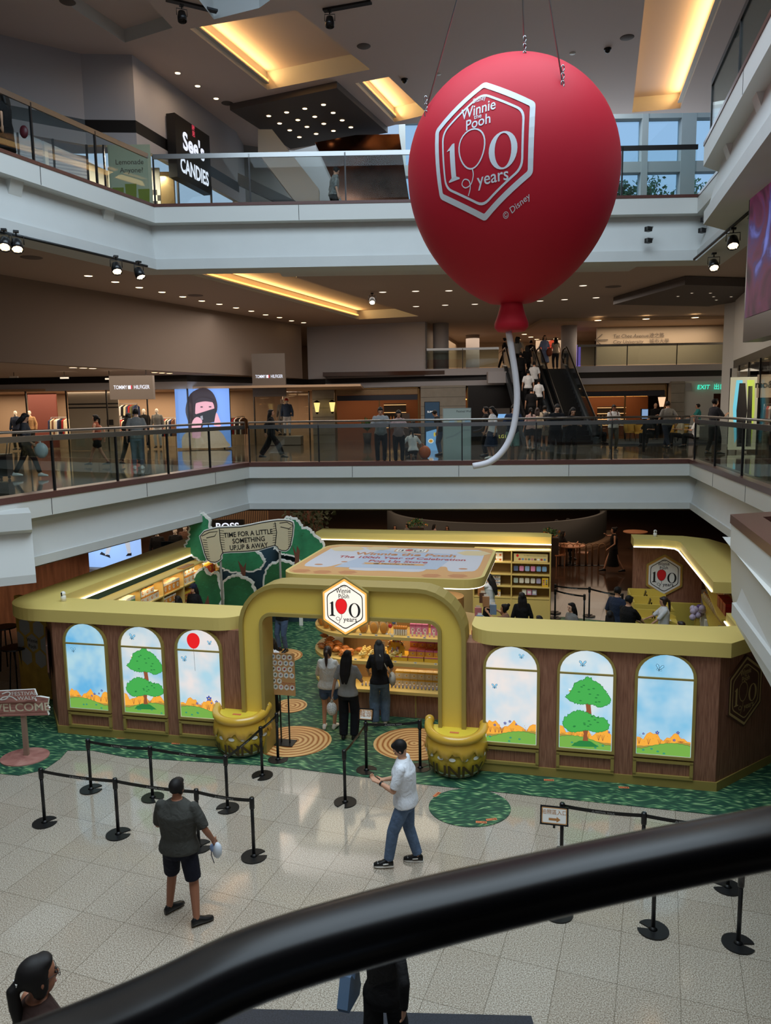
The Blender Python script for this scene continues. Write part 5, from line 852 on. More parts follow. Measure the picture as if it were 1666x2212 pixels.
for lb, px, c1, c2, fem, hr in (('person in black and white top leaning on the railing, left of two', 824, cl('striped_white', (150, 150, 150)), BLKC, False, 'short'), ('person in pale pink top leaning on the railing, right of two', 862, PNKC, BLKC, True, 'bob'), ('person in dark blue t-shirt and teal shorts leaning on the railing beside the balloon string', 1108, NVY, KHK, False, 'short'), ('person in black t-shirt leaning on the railing holding a phone, left of a couple', 1203, BLKC, BLKC, False, 'short'), ('person with long hair in black leaning on the railing, right of a couple', 1238, BLKC, BLKC, True, 'long')):
    q = at(px, 1001, MID); q.y = MP[1][1] + (q.x - MP[1][0]) * (MP[2][1] - MP[1][1]) / (MP[2][0] - MP[1][0]) + .62; q.z = MID; sc = q.y / at(px, 1001, MID).y; q.x *= 1.0
    person(lb, q, PI, 1.72 if not fem else 1.62, pose='lean', top=c1, bottom=c2, btype='shorts' if c2 is KHK else 'trousers', blen=.5 if c2 is KHK else .95, hair=hr, fem=fem, shoe=WHT if px in (1108, 1238) else BLACKS, vox=.014, skin=SKIN3 if px == 1203 else SKIN)
mp('person with dark ponytail and white t-shirt crouching by an orange bag behind the glass railing', 893, 991, .2, h=1.6, pose='crouch', top=WHC, sleeve=.5, bottom=BLKC, hair='pony', fem=True, feat=False)
q = at(918, 990, MID); b = MB(Matrix.Translation(q)); b.ball((0, 0, .2), (.2, .15, .22), mat('orange_plastic_bag', (206, 98, 36), .5), 12); b.tube([V((-.08, 0, .35)), V((-.1, 0, .5)), V((.02, 0, .36))], .02, mat('orange_plastic_bag', (206, 98, 36), .5), 6); tag(b.build('plastic_bag'), 'orange plastic bag standing on the floor beside the crouching person', 'bag')
mp('person in dark cap sitting behind the railing, right of the crouching one', 893, 978, PI * .9, h=1.66, top=BLKC, bottom=BLKC, pose='sit', cap=BLACK)
mp('person in jeans standing beside the lit menu screen, bent forward', 952, 984, 1.2, h=1.6, top=BLKC, bottom=JN, lean=.3, look=.4)
mp('person in white t-shirt and long navy skirt right of the pale information board', 1064, 992, 1.9, h=1.66, top=WHC, sleeve=.5, bottom=NVY, btype='skirt', blen=.62, hair='bob', fem=True, shoe=WHT, look=.3)
mp('person in black next to the one in the navy skirt, half hidden', 1050, 986, 1.5, h=1.66, top=BLKC, bottom=BLKC, hair='short')
mp('person with ponytail in beige top seen from behind at the foot of the escalator', 1146, 975, .2, h=1.6, top=PNKC, sleeve=.6, bottom=BLKC, btype='skirt', blen=.4, hair='pony', fem=True, feat=False)
mp('person with brown hair in pale top queueing at the foot of the escalator', 1160, 972, -.2, h=1.6, top=BEI, sleeve=.5, bottom=DKG, hair='bob', hm=HAIR2, fem=True, feat=False)
r, J = mp('person with black backpack and pale top queueing for the escalator', 1176, 970, .1, h=1.68, top=BEI, sleeve=.5, bottom=cl('patterned', (110, 104, 96), .5), btype='skirt', blen=.5, hair='short', feat=False)
def bpack(r, face, m, lb): b = MB(Matrix.Translation(r.location) @ Matrix.Rotation(face, 4, 'Z')); b.ball((0, -.2, 1.2), (.15, .09, .22), m, 12); b.tube([V((-.1, -.14, 1.36)), V((-.12, .0, 1.46)), V((-.12, .12, 1.3))], .018, m, 6); b.tube([V((.1, -.14, 1.36)), V((.12, .0, 1.46)), V((.12, .12, 1.3))], .018, m, 6); tag(b.build('backpack'), lb, 'backpack')
bpack(r, .1, BLACK, 'black backpack worn by the person queueing at the foot of the escalator')
r, J = mp('person in white t-shirt and grey trousers with backpack straps, facing out right of the escalator', 1324, 975, PI, h=1.66, pose='phone', top=WHC, sleeve=.5, bottom=cl('olive_grey', (96, 92, 82)), hair='short', skin=SKIN2)
bpack(r, PI, mat('brown_backpack', (110, 74, 60), .6), 'brown backpack on the person in the white t-shirt right of the escalator')
mp('person in grey shirt and dark trousers walking away beside the cafe tables', 1440, 972, .1, h=1.76, pose='walk', top=GRYC, bottom=cl('dark_jeans', (36, 40, 54)), feat=False)
mp('person in black t-shirt with a graphic, walking right at the corner of the middle floor', 1540, 982, -1.4, h=1.8, pose='walk', top=DKG, bottom=BLKC, ra=(.1, .14, .08), la=(-.1, -.14, .08), rw=(.14, .34, 1.25), sleeve=.5)
mp('person in turquoise polo shirt carrying a tray by the exit corridor', 1506, 952, 1.3, h=1.66, top=cl('turquoise', (60, 150, 150)), bottom=BLKC, rw=(.1, .4, 1.1), lw=(-.1, .4, 1.1))
mp('person with bald head in a dark suit serving at the cafe entrance', 1414, 952, PI, h=1.72, top=BLKC, sleeve=1, bottom=BLKC, hair='bald', pose='phone')
for i, (px, py, fc, c, lb) in enumerate(((1470, 963, 1.6, BEI, 'person with tied brown hair sitting at a cafe table in front of the white wall'), (1400, 963, 2.4, BLKC, 'person in black sitting at the left cafe table'), (1285, 960, -1.5, DKG, 'person with black hair sitting low just right of the escalator'), (1502, 966, .9, WHC, 'person with long brown hair sitting at the right cafe table'))):
    mp(lb, px, py, fc, h=1.62, pose='sit', top=c, bottom=BLKC, hair='bun' if i == 0 else 'bob', hm=HAIR2 if i in (0, 3) else HAIR, fem=True)
q = aty(720, 400, 22.2); q.z = UPP; person('person in patterned top bent over a cane behind the top floor railing', q, -1.2, vox=.015, h=1.6, top=cl('floral_pattern', (120, 122, 118), .6), sleeve=.6, bottom=BLKC, look=.4, lean=.12)
q = aty(14, 300, 16.9); q.z = UPP; person('person in black skirt at the upper left edge, holding a small red purse', q, 1.4, vox=.015, h=1.62, top=BLKC, sleeve=.4, bottom=BLKC, btype='skirt', blen=.6, hair='bob', fem=True, rw=(.3, .2, .9), lw=(-.26, -.1, .86))
q = q + V((.42, -.1, .75)); tag(MB(Matrix.Translation(q)).ball((0, 0, 0), (.09, .05, .13), mat('dark_red_purse', (92, 22, 34), .4)).build('purse'), 'dark red purse dangling from the hand of the person at the upper left edge', 'bag')
# seated guests in the rear hall of the ground floor
for i, (px, py, fc, lb) in enumerate(((853, 1133, PI, 'person sitting in the rear hall, first dark head from the left above the rear slab'), (880, 1130, 2.2, 'person sitting in the rear hall with pale collar, second from the left'), (938, 1131, -1.2, 'person sitting in the rear hall holding a hand to the mouth'), (966, 1134, 2.9, 'person sitting in the rear hall, small dark head right of the plant'))):
    hp(lb, px, py, 1.25 + .0, fc, z0=0, top=(BLKC, GRYC, PNKC, BLKC)[i], bottom=BLKC, hair='bob', vox=.02)
for i, (px, py, fc, lb) in enumerate(((1215, 1165, -1.3, 'person in black sitting at the round table behind the kiosk'), (1202, 1135, 2.2, 'person with pale top sitting at the far table, left of two'), (1226, 1132, -2.2, 'person with black hair sitting at the far table, right of two'))):
    q = at(px, py + 45, 0); person(lb, q, fc, 1.62, pose='sit', top=(BLKC, PNKC, BLKC)[i], sleeve=.8, bottom=BLKC, hair='long', fem=True, vox=.018)
# ------------------------------------------------------------------ giant balloon
bc = aty(1107, 372, 12.6); BR = 1.64; RB = mat('red_balloon_skin', (186, 28, 46), .6, spec=.25)
r = thing('balloon', 'giant matt red balloon with a white hexagon emblem hanging over the atrium', 'balloon', bc)
def brad(z):                                             # z from -2.15 to 1.72
    if z >= 0: return BR * math.sqrt(max(0, 1 - (z / 1.63) ** 2))
    q = -z / 2.08; return BR * (max(0, 1 - q ** 2.0)) ** .62
zs = [1.63 * math.sin(PI / 2 * k / 18) for k in range(18, -1, -1)] + [-2.08 * k / 22 * 1.0 for k in range(1, 22)]
prof = [(max(.002, brad(z)), z) for z in zs if brad(z) > .18 or z > 0][::-1]; zn = prof[0][1]
MB().lathe([(.20, zn - .02)] + prof, RB, 64).build('balloon_skin', r)
MB().lathe([(.10, zn - .44), (.22, zn - .46), (.27, zn - .40), (.27, zn - .33), (.22, zn - .2), (.17, zn - .02), (.18, zn + .06)], RB, 32).build('neck', r)
az = math.atan2(-1, -.47); 
def bmap(x, y, h):
    z = -.10 + y; R_ = brad(z) + h * .8; a = az + (x + .0 * y) / max(.9, brad(.1 + y * .7)) ; return V((R_ * math.cos(a), R_ * math.sin(a), z))
WB = mat('white_balloon_print', (214, 218, 224), .55)
b = MB(); fl = Flat(b, bmap); Rr = .93; sk = lambda l: [(x, y + .10 * x) for x, y in l]
fl.ring(sk(hexp(Rr, .06)), sk(hexp(Rr * .90, .03)), WB, .008); fl2 = Flat(b, lambda x, y, h: bmap(x, y + .10 * x, h * 1.5)); emblem(fl2, Rr * .98, WB, WB, None); fl2.text('© Disney', .52, -.86, .12, WB, .006, .002, .5); b.build('emblem_print', r)
W_ = lambda px, py, Y=12.6: aty(px, py, Y) - bc
sp = [W_(1099, 716), W_(1106, 760), W_(1115, 820), W_(1117, 870), W_(1108, 930), W_(1088, 972), W_(1058, 998), W_(1022, 1007)]
MB().tube([V(p) for p in smooth_path([tuple(q) for q in sp], 5)], .052, mat('white_string', (216, 214, 220), .5), 10).build('string', r)
for (x0, y0), (x1, y1), a in (((920, 240), (1004, 0), 0), ((1133, 112), (1128, 0), 1), ((1215, 176), (1178, 0), 2)):
    d = ray(x0, y0).normalized(); best = None
    for k in range(400):
        p = EYE + d * (9 + k * .02); q = p - bc
        if abs(q.z) < 1.62 and math.hypot(q.x, q.y) < brad(q.z) + .02: best = q; break
    if best is None: best = V((0, 0, 1.63)) if a == 1 else aty(x0, y0, 12.6) - bc
    top = aty(x1, -60, 12.6 + best.y) - bc; top = best + (top - best).normalized() * ((CZ2 - .1 - bc.z - best.z) / (top - best).normalized().z)
    MB().tube([best, top], .011, STEEL, 5).build('wire', r); b = MB()
    for k in range(3): b.tube([best + V((.02 * math.cos(t), -.02, -.04 + .10 * k + .045 * math.sin(t))) for t in [2 * PI * i / 10 for i in range(11)]], .009, STEEL, 5)
    b.build('shackle', r)
# ------------------------------------------------------------------ escalator handrail in the foreground
HP = [(-260, 2420, .86), (101, 2285, .95), (336, 2185, .99), (560, 2079, 1.03), (860, 1988, 1.08), (1137, 1920, 1.15), (1400, 1862, 1.2), (1666, 1808, 1.25), (1960, 1752, 1.32), (2400, 1680, 1.45)]
pts = [V(p) for p in smooth_path([tuple(EYE + ray(x, y) * (d / FPX)) for x, y, d in HP], 5)]; base = pts[len(pts) // 2].copy(); r = thing('escalator', 'thick glossy black escalator handrail sweeping across the foreground over a glass panel', 'escalator', base)
def frames(pts): 
    for i, p in enumerate(pts): t = (pts[min(i + 1, len(pts) - 1)] - pts[max(i - 1, 0)]).normalized(); s_ = t.cross(UP).normalized(); yield p - base, s_, s_.cross(t)
rg = []; SECT = []
for k in range(24): t = 2 * PI * k / 24; c, s_ = math.cos(t), math.sin(t); SECT.append((.050 * math.copysign(abs(c) ** .7, c), .038 * math.copysign(abs(s_) ** .7, s_)))
for p, s_, n in frames(pts): rg.append([p + s_ * a + n * c for a, c in SECT])
MB().loft(rg, mat('handrail_rubber', (6, 6, 8), .27, spec=.22)).build('handrail', r)
fr = list(frames(pts)); b = MB(); vs = []; 
for p, s_, n in fr: vs += [p - n * .02, p - UP * .85]
b.add(vs, [(2 * i, 2 * i + 2, 2 * i + 3, 2 * i + 1) for i in range(len(fr) - 1)], glass('balustrade_glass', (.93, .95, .95), .01, top=.06)); b.build('glass_panel', r)
b = MB(); vs = []
for p, s_, n in fr: vs += [p - UP * .85 - s_ * .06, p - UP * .85 + s_ * .9, p - UP * 1.3 + s_ * .9, p - UP * 1.3 - s_ * .06]
b.add(vs, [(4 * i + j, 4 * i + 4 + j, 4 * i + 4 + (j + 1) % 4, 4 * i + (j + 1) % 4) for i in range(len(fr) - 1) for j in range(4)], DARKM); b.build('truss', r)
b = MB(); [b.box((ES[0] - .1 - k * .12, ES[1] - .6 * k * .0 + 0, ES[2] - .12 - .0 * k), (.9, .9, .22), STEEL) for k in range(1)]; b.box((ES[0] - .1, ES[1], (ES[2] - .23) / 2), (.8, .8, ES[2] - .23), DARKM); tag(b.build('escalator_steps'), 'escalator landing block carrying the woman at the lower left corner', 'escalator')
tag(MB().prism([(-1.74, 7.02), (1.37, 6.86), (1.5, 3.6), (-1.6, 3.6)], .002, .012, mat('dark_terrazzo', (48, 52, 60), .35, noise=.5, nscale=70)).build('entrance_mat'), 'dark speckled floor strip at the bottom edge in front of the escalator', 'mat')
# ------------------------------------------------------------------ queue posts and belts
def make_post():
    r = thing('queue_post', '', 'queue post'); c = ellp(0, 0, .175, .175, 40); n = len(c); notch = [c[i] for i in range(2, n - 1)] + [(.06, -.016), (.035, 0), (.06, .016)]
    MB().prism(notch, .0, .018, BLACK).build('base', r); b = MB(); b.lathe([(.05, .018), (.03, .03), (.025, .05)], BLACK, 16); b.lathe([(.024, .03), (.024, .80)], BLACK, 16); b.build('pole', r)
    b = MB(); b.lathe([(.033, .70), (.035, .72), (.035, .845), (.03, .86)], BLACKS, 16); b.build('belt_head', r); return r
P0 = make_post(); first = [True]; GQ = 'black retractable belt posts on the tiled floor'
def post(s, t, lb, rz, z=0.0):
    global P0
    loc = K(s, t, z)
    if first[0]: first[0] = False; P0.location = loc; P0.rotation_euler = (0, 0, rz); P0['label'] = lb; P0['group'] = GQ; return P0
    return dup(P0, loc, rz, lb, GQ)
PS = {}
for nm, px, py, lb, rz in (('a1', 97, 1778, 'black queue post at the left end of the nearer row', .5), ('a2', 256, 1803, 'black queue post second from the left in the nearer row', .3), ('a3', 430, 1830, 'black queue post behind the man in the charcoal t-shirt', .4), ('a4', 549, 1851, 'black queue post at the right end of the nearer row', .4),
    ('b1', 197, 1706, 'black queue post at the left end of the row along the kiosk', .35), ('b2', 330, 1724, 'black queue post in the middle of the row along the kiosk', -.7), ('b3', 492, 1747, 'black queue post where the rear row turns towards the arch', 3.6), ('c1', 567, 1676, 'black queue post in front of the left honey pot', -2.2), ('c2', 601, 1642, 'black queue post beside the left foot of the arch', .8),
    ('d1', 746, 1734, 'single black queue post on the tiles in front of the arch', -1.9), ('d2', 792, 1665, 'black queue post carrying the small framed white sign in the arch', -.4), ('d3', 908, 1660, 'black queue post just left of the right honey pot', .2),
    ('f1', 1206, 1975, 'black queue post whose base peeks out below the handrail, left of three', .3), ('f2', 1411, 2010, 'black queue post below the handrail, middle of three', 2.6), ('f3', 1595, 2040, 'black queue post below the handrail, rightmost and nearest', -.4), ('e3', 1572, 1918, 'black queue post at the right edge just under the handrail', 2.8)):
    s, t = st(at(px, py, 0)); PS[nm] = (s, t); post(s, t, lb, rz)
for nm, px, py, lb in (('e1', 1215, 1734, 'black queue post above the handrail beside the framed arrow sign'), ('e2', 1392, 1755, 'black queue post above the handrail, right of the framed arrow sign')): s, t = st(at(px, py, .86)); PS[nm] = (s, t); post(s, t, lb, .5)
FWT = mat('belt_print', (170, 170, 168), .6)
def belt(a, c, lb, txt=True, z=.815, P=None):
    p, q = K(*(P or PS)[a]), K(*(P or PS)[c]); e = (q - p).normalized(); L = (q - p).length; p = p + e * .035; L -= .07; b = MB(); n = 10; ang = math.atan2(e.y, e.x); base = (p + e * L / 2)
    r = thing('queue_belt', lb, 'belt', base); sag = lambda u: -.02 * (1 - (2 * u - 1) ** 2); vs = []
    if e.x < 0: e2 = -e
    else: e2 = e
    nn = V((e.y, -e.x, 0)) * (1 if e.x > 0 else -1)
    for i in range(n + 1):
        u = i / n; q_ = e * (L * (u - .5)) + UP * (z + sag(u)); 
        for dz in (-.024, .024): 
            for dn in (-.002, .002): vs.append(q_ + UP * dz + nn * dn)
    fs = [(4 * i + a_, 4 * i + 4 + a_, 4 * i + 4 + c_, 4 * i + c_) for i in range(n) for a_, c_ in ((0, 2), (3, 1), (2, 3), (1, 0))]; b.add(vs, fs, BLACK); st_ = b.build('strap', r)
    if txt:
        b = MB(); k = max(1, int(L / .62))
        for j in range(k): c0 = (j + .5) / k * L - L / 2; f = lambda x, y, h: e2 * (c0 * (1 if e.x > 0 else -1) + x) + UP * (z - .01 + y + sag((j + .5) / k)) + nn * (.004 + h); fl = Flat(b, f); fl.text('FESTIVAL WALK', .03, -.004, .034, FWT, .001, .002); fl.line([(-.135, -.008), (-.12, .02), (-.105, .01), (-.12, -.004), (-.10, -.008)], .005, FWT, .001)
        b.build('lettering', st_)
for a, c, lb in (('a1', 'a2', 'black belt strap, leftmost span of the nearer row'), ('a2', 'a3', 'black belt strap of the nearer row, running behind the charcoal-shirted man'), ('a3', 'a4', 'black belt strap, rightmost span of the nearer row'), ('b1', 'b2', 'black belt strap, left span of the row along the kiosk'), ('b2', 'b3', 'black belt strap, right span of the row along the kiosk'), ('b3', 'c1', 'black belt strap slanting across the left honey pot'), ('c1', 'c2', 'short black belt strap ending at the left foot of the arch'), ('d1', 'd2', 'black belt strap slanting in front of the black-trousered woman'), ('d2', 'd3', 'black belt strap across the right half of the arch'), ('e1', 'e2', 'black belt strap above the handrail, left span'), ('e2', 'e3', 'black belt strap above the handrail, right span vanishing behind it')): belt(a, c, lb)
def board(px, label, lines, z0, w_, h_, s, t, tilt=-.35, arrow=False):
    r = kthing('framed_sign', label, 'sign', s, t, z0); T = Matrix.Rotation(tilt, 4, 'X'); MB().box((0, 0, h_ / 2 + .02), (w_, .02, h_), BLACKS, 0, None).build('frame', r, M=T); b = MB(); fl = Flat(b, plane_f((0, -.0105, h_ / 2 + .02), V((1, 0, 0)), UP)); fl.fill(rrect(-w_ / 2 + .02, -h_ / 2 + .02, w_ / 2 - .02, h_ / 2 - .02, .01, 2), mat('tan_print', (200, 150, 96), .5), .001); fl.fill(rrect(-w_ / 2 + .032, -h_ / 2 + .032, w_ / 2 - .032, h_ / 2 - .032, .01, 2), WHT, .002)
    for tx, y, sz in lines: fl.text(tx, 0, y, sz, mat('tan_ink', (176, 120, 66), .5), .003, .006)
    if arrow: fl.fill([(-.07, -.06), (.03, -.06), (.03, -.08), (.08, -.045), (.03, -.01), (.03, -.03), (-.07, -.03)], mat('tan_ink', (176, 120, 66), .5), .003)
    b.build('print', r, M=T); MB().box((0, .01, .01), (.03, .03, .05), BLACK).build('clip', r)
board(0, 'small black framed white sign with tan lettering on the middle queue post in the arch', [('龍頭', -.03, .12)], .86, .25, .2, *PS['d2']); board(0, 'black framed white sign with tan characters and an arrow, above the handrail', [('拍照區入口', .02, .065)], .60, .36, .24, PS['e1'][0] - .10, PS['e1'][1] - .16, -.3, True)
# info board on a black stand
s, t = st(at(623, 1608, 0)); r = kthing('info_board', 'tall tan info board with white hexagon pictures on a black stand, left inside the arch', 'board', s - .05, t, .014); MB().box((0, 0, .01), (.34, .28, .02), BLACK).build('base_plate', r)
for x in (-.08, .08): MB().box((x, 0, .55), (.022, .022, 1.08), BLACK).build('pole', r)
T = Matrix.Rotation(-.12, 4, 'X'); MB().box((0, -.03, 1.32), (.46, .02, .78), mat('tan_print', (200, 150, 96), .5)).build('panel', r); b = MB(); fl = Flat(b, plane_f((0, -.041, 1.32), V((1, 0, 0)), UP)); rd = random.Random(3)
PC = [mat('print_' + n_, c, .5) for n_, c in (('red', (176, 60, 60)), ('blue', (110, 140, 176)), ('tan', (176, 130, 90)), ('green', (110, 130, 110)), ('pink', (206, 140, 160)), ('brown', (96, 70, 60)))]
for j in range(6):
    for i in range(4 if j != 4 else 2):
        x = -.17 + i * .105 + (.03 if j % 2 else 0); y = .32 - j * .112
        if x > .2: continue
        fl.fill([(x + q[0], y + q[1]) for q in hexp(.055, .05, 1, 1)], WHT, .001); fl.ell(x, y, .022, .018, rd.choice(PC), .002, 7, rd.random()); fl.ell(x + .012, y + .01, .012, .02, rd.choice(PC), .003, 6)
fl.text('Winnie the Pooh', .11, -.17, .035, PINKR, .002, .002); fl.text('The 100th Year of Celebration', .11, -.20, .02, PINKR, .002, .002); fl.text('Pop Up Store', .11, -.23, .03, PINKR, .002, .002); b.build('hexagon_prints', r)
# ------------------------------------------------------------------ shelving island
def stadium(x0, x1, y0, y1, rr, n=10): return rrect(x0, y0, x1, y1, rr, n)
r = kthing('display_island', 'large round-ended display island with wooden base and three yellow tiers inside the arch', 'display', 0, 0)
MB().prism(stadium(-2.12, 1.5, 1.93, 4.1, 1.0), .014, .50, WOOD).build('wood_base', r); b = MB()
for x in (-.55, .1, .65): MB().box((x, 1.925, .26), (.025, .015, .46), YRIM).build('base_trim', r)
b = MB(); MB().prism(stadium(-2.2, 1.58, 1.85, 4.2, 1.05), .50, .56, YSHELF).build('shelf', r, bevel=.006)
MB().prism(stadium(-2.2, 1.5, 1.90, 4.1, 1.0), 1.05, 1.12, YSHELF).build('shelf', r, bevel=.006); MB().prism(stadium(-2.2, 1.5, 1.95, 4.1, 1.0), 1.56, 1.62, YSHELF).build('shelf', r, bevel=.006)
CORE = mat('display_core_tan', (150, 118, 76), .6); MB().prism(stadium(-1.65, 1.05, 2.55, 3.6, .5), .56, 1.05, CORE).build('core_panel', r); MB().prism(stadium(-1.65, 1.05, 2.55, 3.6, .5), 1.12, 1.56, CORE).build('core_panel', r); MB().prism(stadium(-1.5, .9, 2.7, 3.5, .4), 1.62, 2.2, CORE).build('core_panel', r)
for z, y in ((.56, 2.5), (1.12, 2.5), (1.62, 2.6)): pass
area('island_lamp', K(-.3, 2.25, 1.53), 2.6, .25, 7, (1, .82, .55)); area('island_lamp', K(-.3, 2.2, 1.02), 2.6, .25, 7, (1, .82, .55)); area('island_lamp', K(-.5, 2.6, 2.66), 3.2, 1.2, 26, (1, .86, .62)); area('kiosk_lamp', K(-.3, 7.4, 2.9), 5.5, 3.6, 60, (1, .86, .66)); 
def product(name, cat, label, parts, group): 
    r = thing(name, label, cat, (0, 0, -50), KA, group)
    for nm, fn in parts: b = MB(); fn(b); b.build(nm, r)
    r['_n'] = 0; return r
def lay(proto, spots, dz=0):
    for s, t, z in spots:
        if proto['_n'] == 0: proto.location = K(s, t, z); proto['_n'] = 1
        else: c = dup(proto, K(s, t, z))
def fin(): 
    for o in bpy.data.objects:
        if '_n' in o: del o['_n']
def gbox(w_, d, h, body, lid, lab, dots=None):
    def f1(b): b.box((0, 0, h / 2), (w_, d, h), body)
    def f2(b): b.box((0, 0, h * .88), (w_ * 1.01, d * 1.01, h * .24), lid)
    def f3(b): fl = Flat(b, plane_f((0, -d / 2 - .001, h * .42), V((1, 0, 0)), UP)); fl.ell(0, 0, w_ * .28, h * .22, lab, .001, 10); fl.ell(w_ * .05, h * .02, w_ * .12, h * .12, dots or lid, .002, 8)
    return [('box_body', f1), ('lid_band', f2), ('picture', f3)]
C_ = lambda n_, c, rg=.5: mat('product_' + n_, c, rg)
PKB, PKD, ORB, YLB, CRB, BLB, GNB, TNB, RDB = C_('pink', (226, 140, 176)), C_('dark_pink', (196, 92, 128)), C_('orange', (222, 140, 50)), C_('yellow', (226, 178, 50)), C_('cream', (222, 212, 192)), C_('blue', (96, 108, 138)), C_('green', (110, 150, 90)), C_('tan', (196, 152, 104)), C_('deep_red', (142, 24, 34), .3)
pr = product('gift_box', 'box', 'pink gift box standing on the top tier of the island, at its right', gbox(.115, .12, .2, PKB, PKD, WHT, PKD), 'pink gift boxes on the top tier')
lay(pr, [(.0 + .12 * i, 2.28, 1.62) for i in range(3)] + [(.42 + .12 * i, 2.26, 1.62) for i in range(3)] + [(.02 + .12 * i, 2.42, 1.82) for i in range(0)] + [(.86, 2.25, 1.62), (.98, 2.24, 1.62)])
pr = product('lip_balm_tube', 'tube', 'small pale tube in the row in front of the pink gift boxes', [('tube', lambda b: b.box((0, 0, .05), (.03, .015, .07), CRB)), ('cap', lambda b: b.box((0, 0, .012), (.026, .018, .025), PKB))], 'tubes in front of the pink gift boxes')
lay(pr, [(.02 + .085 * i, 2.08, 1.62) for i in range(9)])
pr = product('plush_pack', 'plush pack', 'clear pack with an orange plush toy at the left end of the island top tier', [('wrapper', lambda b: b.ball((0, 0, .14), (.10, .06, .16), mat('clear_wrap_tan', (206, 168, 116), .25), 10)), ('plush', lambda b: b.ball((0, -.035, .13), (.075, .045, .11), mat('plush_orange', (206, 142, 62), .9), 10))], 'plush packs on the top tier')
lay(pr, [(-2.05 + .0, 2.75, 1.62), (-1.95, 2.5, 1.62), (-1.8, 2.32, 1.62), (-1.62, 2.2, 1.62), (-1.42, 2.15, 1.62), (-1.2, 2.14, 1.62), (-.98, 2.14, 1.62), (-.76, 2.14, 1.62), (-.56, 2.15, 1.62)])
pr = product('honey_bottle', 'bottle', 'slim orange-topped bottle left of the pink gift boxes', [('bottle', lambda b: b.lathe([(.016, 0), (.018, .01), (.018, .10), (.01, .12)], CRB, 10)), ('bee_cap', lambda b: b.ball((0, 0, .15), (.028, .02, .035), ORB, 8))], 'orange-topped bottles on the top tier')
lay(pr, [(-.34 + .045 * i, 2.1 + .05 * (j), 1.62) for i in range(6) for j in range(2)])
for i, (s, z, m, lb) in enumerate(((-.50, .26, YLB, 'yellow balloon-shaped stick toy on the top tier'), (-.43, .14, C_('balloon_red', (214, 50, 60)), 'red balloon-shaped stick toy on the top tier'), (-.36, .22, C_('denim_blue', (90, 120, 170)), 'blue bow-shaped stick toy on the top tier'), (-.31, .28, PKD, 'pink flower-shaped stick toy on the top tier'))):
    r = kthing('stick_toy', lb, 'toy', s, 2.12, 1.62); MB().tube([V((0, 0, 0)), V((0, 0, z))], .004, WHT, 6).build('stick', r); MB().ball((0, 0, z + .03), (.04, .03, .045), m, 10).build('head', r); MB().lathe([(.03, 0), (.028, .012)], WHT, 12).build('foot', r)
pr = product('snack_pack', 'pack', 'crinkled orange-brown snack pack in the heap at the left of the middle tier', [('pack', lambda b: (b.ball((0, 0, .05), (.085, .05, .05), mat('snack_orange', (196, 122, 64), .3, noise=.5, nscale=26), 8, k=5), b.box((0, 0, .05), (.19, .03, .02), mat('snack_orange', (196, 122, 64), .3))))], 'snack packs heaped on the middle tier')
rd = random.Random(11); L_ = []
for k in range(34): a = rd.random(); s = -2.02 + a * .95; L_.append((s, 2.08 + max(0, -1.5 - s) * .9 + rd.uniform(0, .3), 1.12 + rd.choice((0, .07, .14)) * (1 - a * .6)))
lay(pr, L_)
for o in [pr] + [x for x in bpy.data.objects if x.name.startswith('snack_pack.')]: o.rotation_euler = (0, 0, rd.uniform(-.8, .8))
pr = product('plush_keychain', 'plush keychain', 'small pale yellow plush piece in the heap at the middle of the middle tier', [('plush', lambda b: (b.ball((0, 0, .04), (.045, .04, .04), mat('plush_pale', (222, 196, 120), .9), 8, k=6), b.ball((.02, -.01, .08), (.022, .02, .022), mat('plush_pale', (222, 196, 120), .9), 6, k=4)))], 'pale plush pieces on the middle tier')
lay(pr, [(-1.05 + rd.random() * .85, 2.02 + rd.random() * .28, 1.12 + rd.choice((0, .05, .1))) for k in range(40)])
pr = product('drawer_box', 'box', 'orange box with pink lid in the open rows on the middle tier, right side', gbox(.155, .16, .13, ORB, PKD, YLB, PKD), 'orange and pink boxes on the middle tier')
lay(pr, [(.02 + .165 * i, 2.14, 1.22) for i in range(6)] + [(.02 + .165 * i, 2.30, 1.35) for i in range(6)])
pr = product('display_carton', 'carton', 'wide orange-yellow display carton supporting the pink-lidded boxes', [('carton', lambda b: b.box((0, 0, .05), (.30, .34, .10), YLB)), ('edge', lambda b: b.box((0, -.172, .09), (.30, .006, .02), PKD))], 'display cartons on the middle tier'); lay(pr, [(-.55 + .32 * i, 2.2, 1.12) for i in range(5)])
r = kthing('charm_display', 'arched display board of colourful phone charms on the middle tier', 'display', -.32, 2.13, 1.22); MB().prism([(x * .17, z * .3) for x, z in [(-1, 0), (1, 0), (1, .5)] + [(math.cos(a), .5 + .5 * math.sin(a)) for a in [PI * k / 10 for k in range(1, 10)]] + [(-1, .5)]], -.01, .01, YLB, M=Matrix.Rotation(PI / 2, 4, 'X')).build('board', r); b = MB()
for k in range(46): a = rd.uniform(0, PI); q = rd.uniform(.13, .19); b.ball((q * math.cos(a), -.02, .13 + .17 * math.sin(a) * q / .17), .012, rd.choice(PC + [WHT, YLB, PKB]), 6, k=4)
for k in range(14): b.box((rd.uniform(-.15, .15), -.025, rd.uniform(.03, .14)), (.014, .01, .06), rd.choice(PC + [WHT]))
tag(b.build('charms', r), kind='stuff')
pr = product('cookie_tin_box', 'box', 'yellow and white honey-drip box stacked on the bottom tier, right side', gbox(.145, .14, .15, CRB, YLB, WHT, YLB), 'yellow and white boxes on the bottom tier')
lay(pr, [(-.28 + .15 * i, 2.24, .56 + .152 * j) for i in range(6) for j in range(2)])
